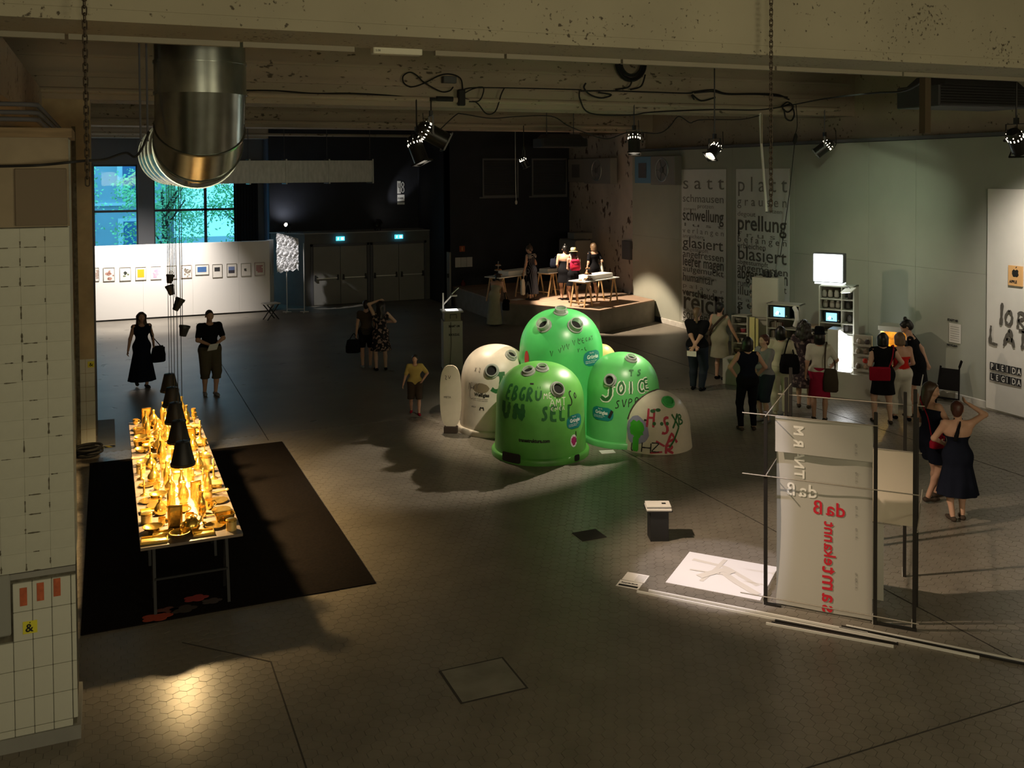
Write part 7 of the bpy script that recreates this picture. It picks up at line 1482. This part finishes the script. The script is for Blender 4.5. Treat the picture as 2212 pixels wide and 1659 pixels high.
p = person('woman in a cream blouse and pale trousers with a black bag', (11.62,14.55), 38, 1.68, lh=(-.18,.22,1.02), rh=(.22,.22,1.02), hair='black', style='bob', wear=(('trousers','cream',{'hem':.08,'leg':.016}),('top','cream',{'sleeve':1.5,'hem':.95,'ease':.02})), shoes='cream')
bag(p, 'slouchy black shoulder bag over the cream blouse', (.16,-.20,.84), (.36,.16,.36), C_['black'], [(.06,-.22,1.18),(.10,-.18,1.34),(.15,-.02,1.46),(.18,.08,1.38),(.24,-.16,1.18)], strap_w=.03)
p = person('woman with big dark curls in a floral dress', (12.42,14.85), 45, 1.68, lh=(-.16,.22,1.05), rh=(.16,.22,1.05), build=1.08, hair='dark', style='curly', wear=(('dress','floral2',{'hem':.42,'flare':.10,'neck':1.38,'sleeve':.7,'wave':.01}),), shoes='brown')
p = person('woman in a white tee-shirt and red skirt with a black hat', (12.02,13.95), 42, 1.66, lh=(-.25,.05,.84), rh=(.22,.26,1.00), rel=(1,-.5,-.3), hair='black', style='bob', wear=(('skirt','berry',{'hem':.46,'waist':1.02,'flare':.05}),('top','white',{'sleeve':.75,'hem':.94,'ease':.02})), shoes='brown')
hat(p, 'soft black cloche hat above the white tee-shirt', C_['black'], C_['navy'], .125, .13, -4)
bag(p, 'long dark bag hanging over the red skirt', (.20,-.16,.58), (.26,.12,.42), C_['brown'], [(.10,-.18,.98),(.10,-.17,1.2),(.12,-.06,1.45),(.14,.1,1.36),(.26,.06,1.1),(.27,-.12,.98)], strap_w=.03)
p = person('woman in a black dress with a red bag at the glowing cabinet', (12.95,13.35), 30, 1.64, lh=(-.20,.16,.98), rh=(.26,.18,.98), rel=(1,-.7,-.1), build=1.1, hair='black', style='bob', wear=(('dress','black',{'hem':.56,'flare':.05,'neck':1.40,'ease':.016}),), shoes='brown', lf=(-.14,.03), rf=(.13,-.05), head=(10,-12), skin=2)
bag(p, 'flat red handbag slung across the black dress', (-.10,-.20,.82), (.36,.08,.24), C_['red'], [(.06,-.19,1.05),(.12,-.16,1.2),(.17,-.06,1.42),(.14,.12,1.34),(-.05,.16,1.15),(-.26,.0,1.04)], soft=False, strap_w=.025)
p = person('woman in a red halter top and white trousers', (13.42,13.38), 22, 1.60, lean=6, lh=(-.12,.25,1.05), rh=(.2,.26,1.0), build=1.05, hair='light', style='bob', wear=(('trousers','white',{'hem':.10,'leg':.014}),('top','scarlet',{'hem':1.00,'neck':1.24}),('halter','scarlet')), shoes='black', lf=(-.08,.1), rf=(.12,-.08), head=(15,-18))
p = person('tall woman with a top bun bending over in a black dress', (13.92,13.5), 318, 1.80, lean=14, lh=(-.12,.34,1.08), rh=(.20,-.16,.92), rel=(1,-.8,0), hair='black', style='bun', wear=(('dress','black',{'hem':.58,'flare':.08,'neck':1.36,'sleeve':.55}),), shoes='brown', head=(-5,-32), lf=(-.10,.05), rf=(.11,-.05), eyes=True)
# 20-21 near right
p = person('young woman with long brown hair looking back over her shoulder', (10.52,9.95), 95, 1.64, lh=(-.22,.22,1.02), rh=(.10,.27,1.00), rel=(1,-.3,-.3), hair='brown', style='long', wear=(('shorts','navy',{'hem':.56,'leg':.05}),('top','navy',{'hem':.86,'neck':1.34,'ease':.016})), shoes='brown', lf=(-.07,.17), rf=(.10,-.12), rise=(0,.02), head=(62,-4), res=.0095, eyes=True)
bag(p, 'small red pouch on a pale strap at the hip of the long-haired woman', (.24,-.10,.80), (.10,.22,.18), C_['red'], [(.22,-.18,.97),(.10,-.14,1.2),(-.10,-.10,1.42),(-.12,.08,1.38),(.06,.14,1.15),(.22,.0,.97)], strap_w=.016)
p = person('woman in a navy halter dress raising a hand to her auburn hair', (10.22,9.22), 28, 1.57, lh=(-.13,.25,1.04), lel=(-1,-.2,-.6), rh=(.20,.10,1.63), rel=(1,.2,-.25), build=1.05, hair='red', style='short', wear=(('dress','navy',{'hem':.38,'flare':.12,'neck':1.21,'wave':.012}),('halter','navy'),('tie','black',{'x':-.07})), shoes='brown', lf=(-.07,-.02), rf=(.09,.05), head=(25,0), res=.0095, palm=((1,.2,0),(-.7,0,.7)))
bpy.data.scenes.remove(TYPE)
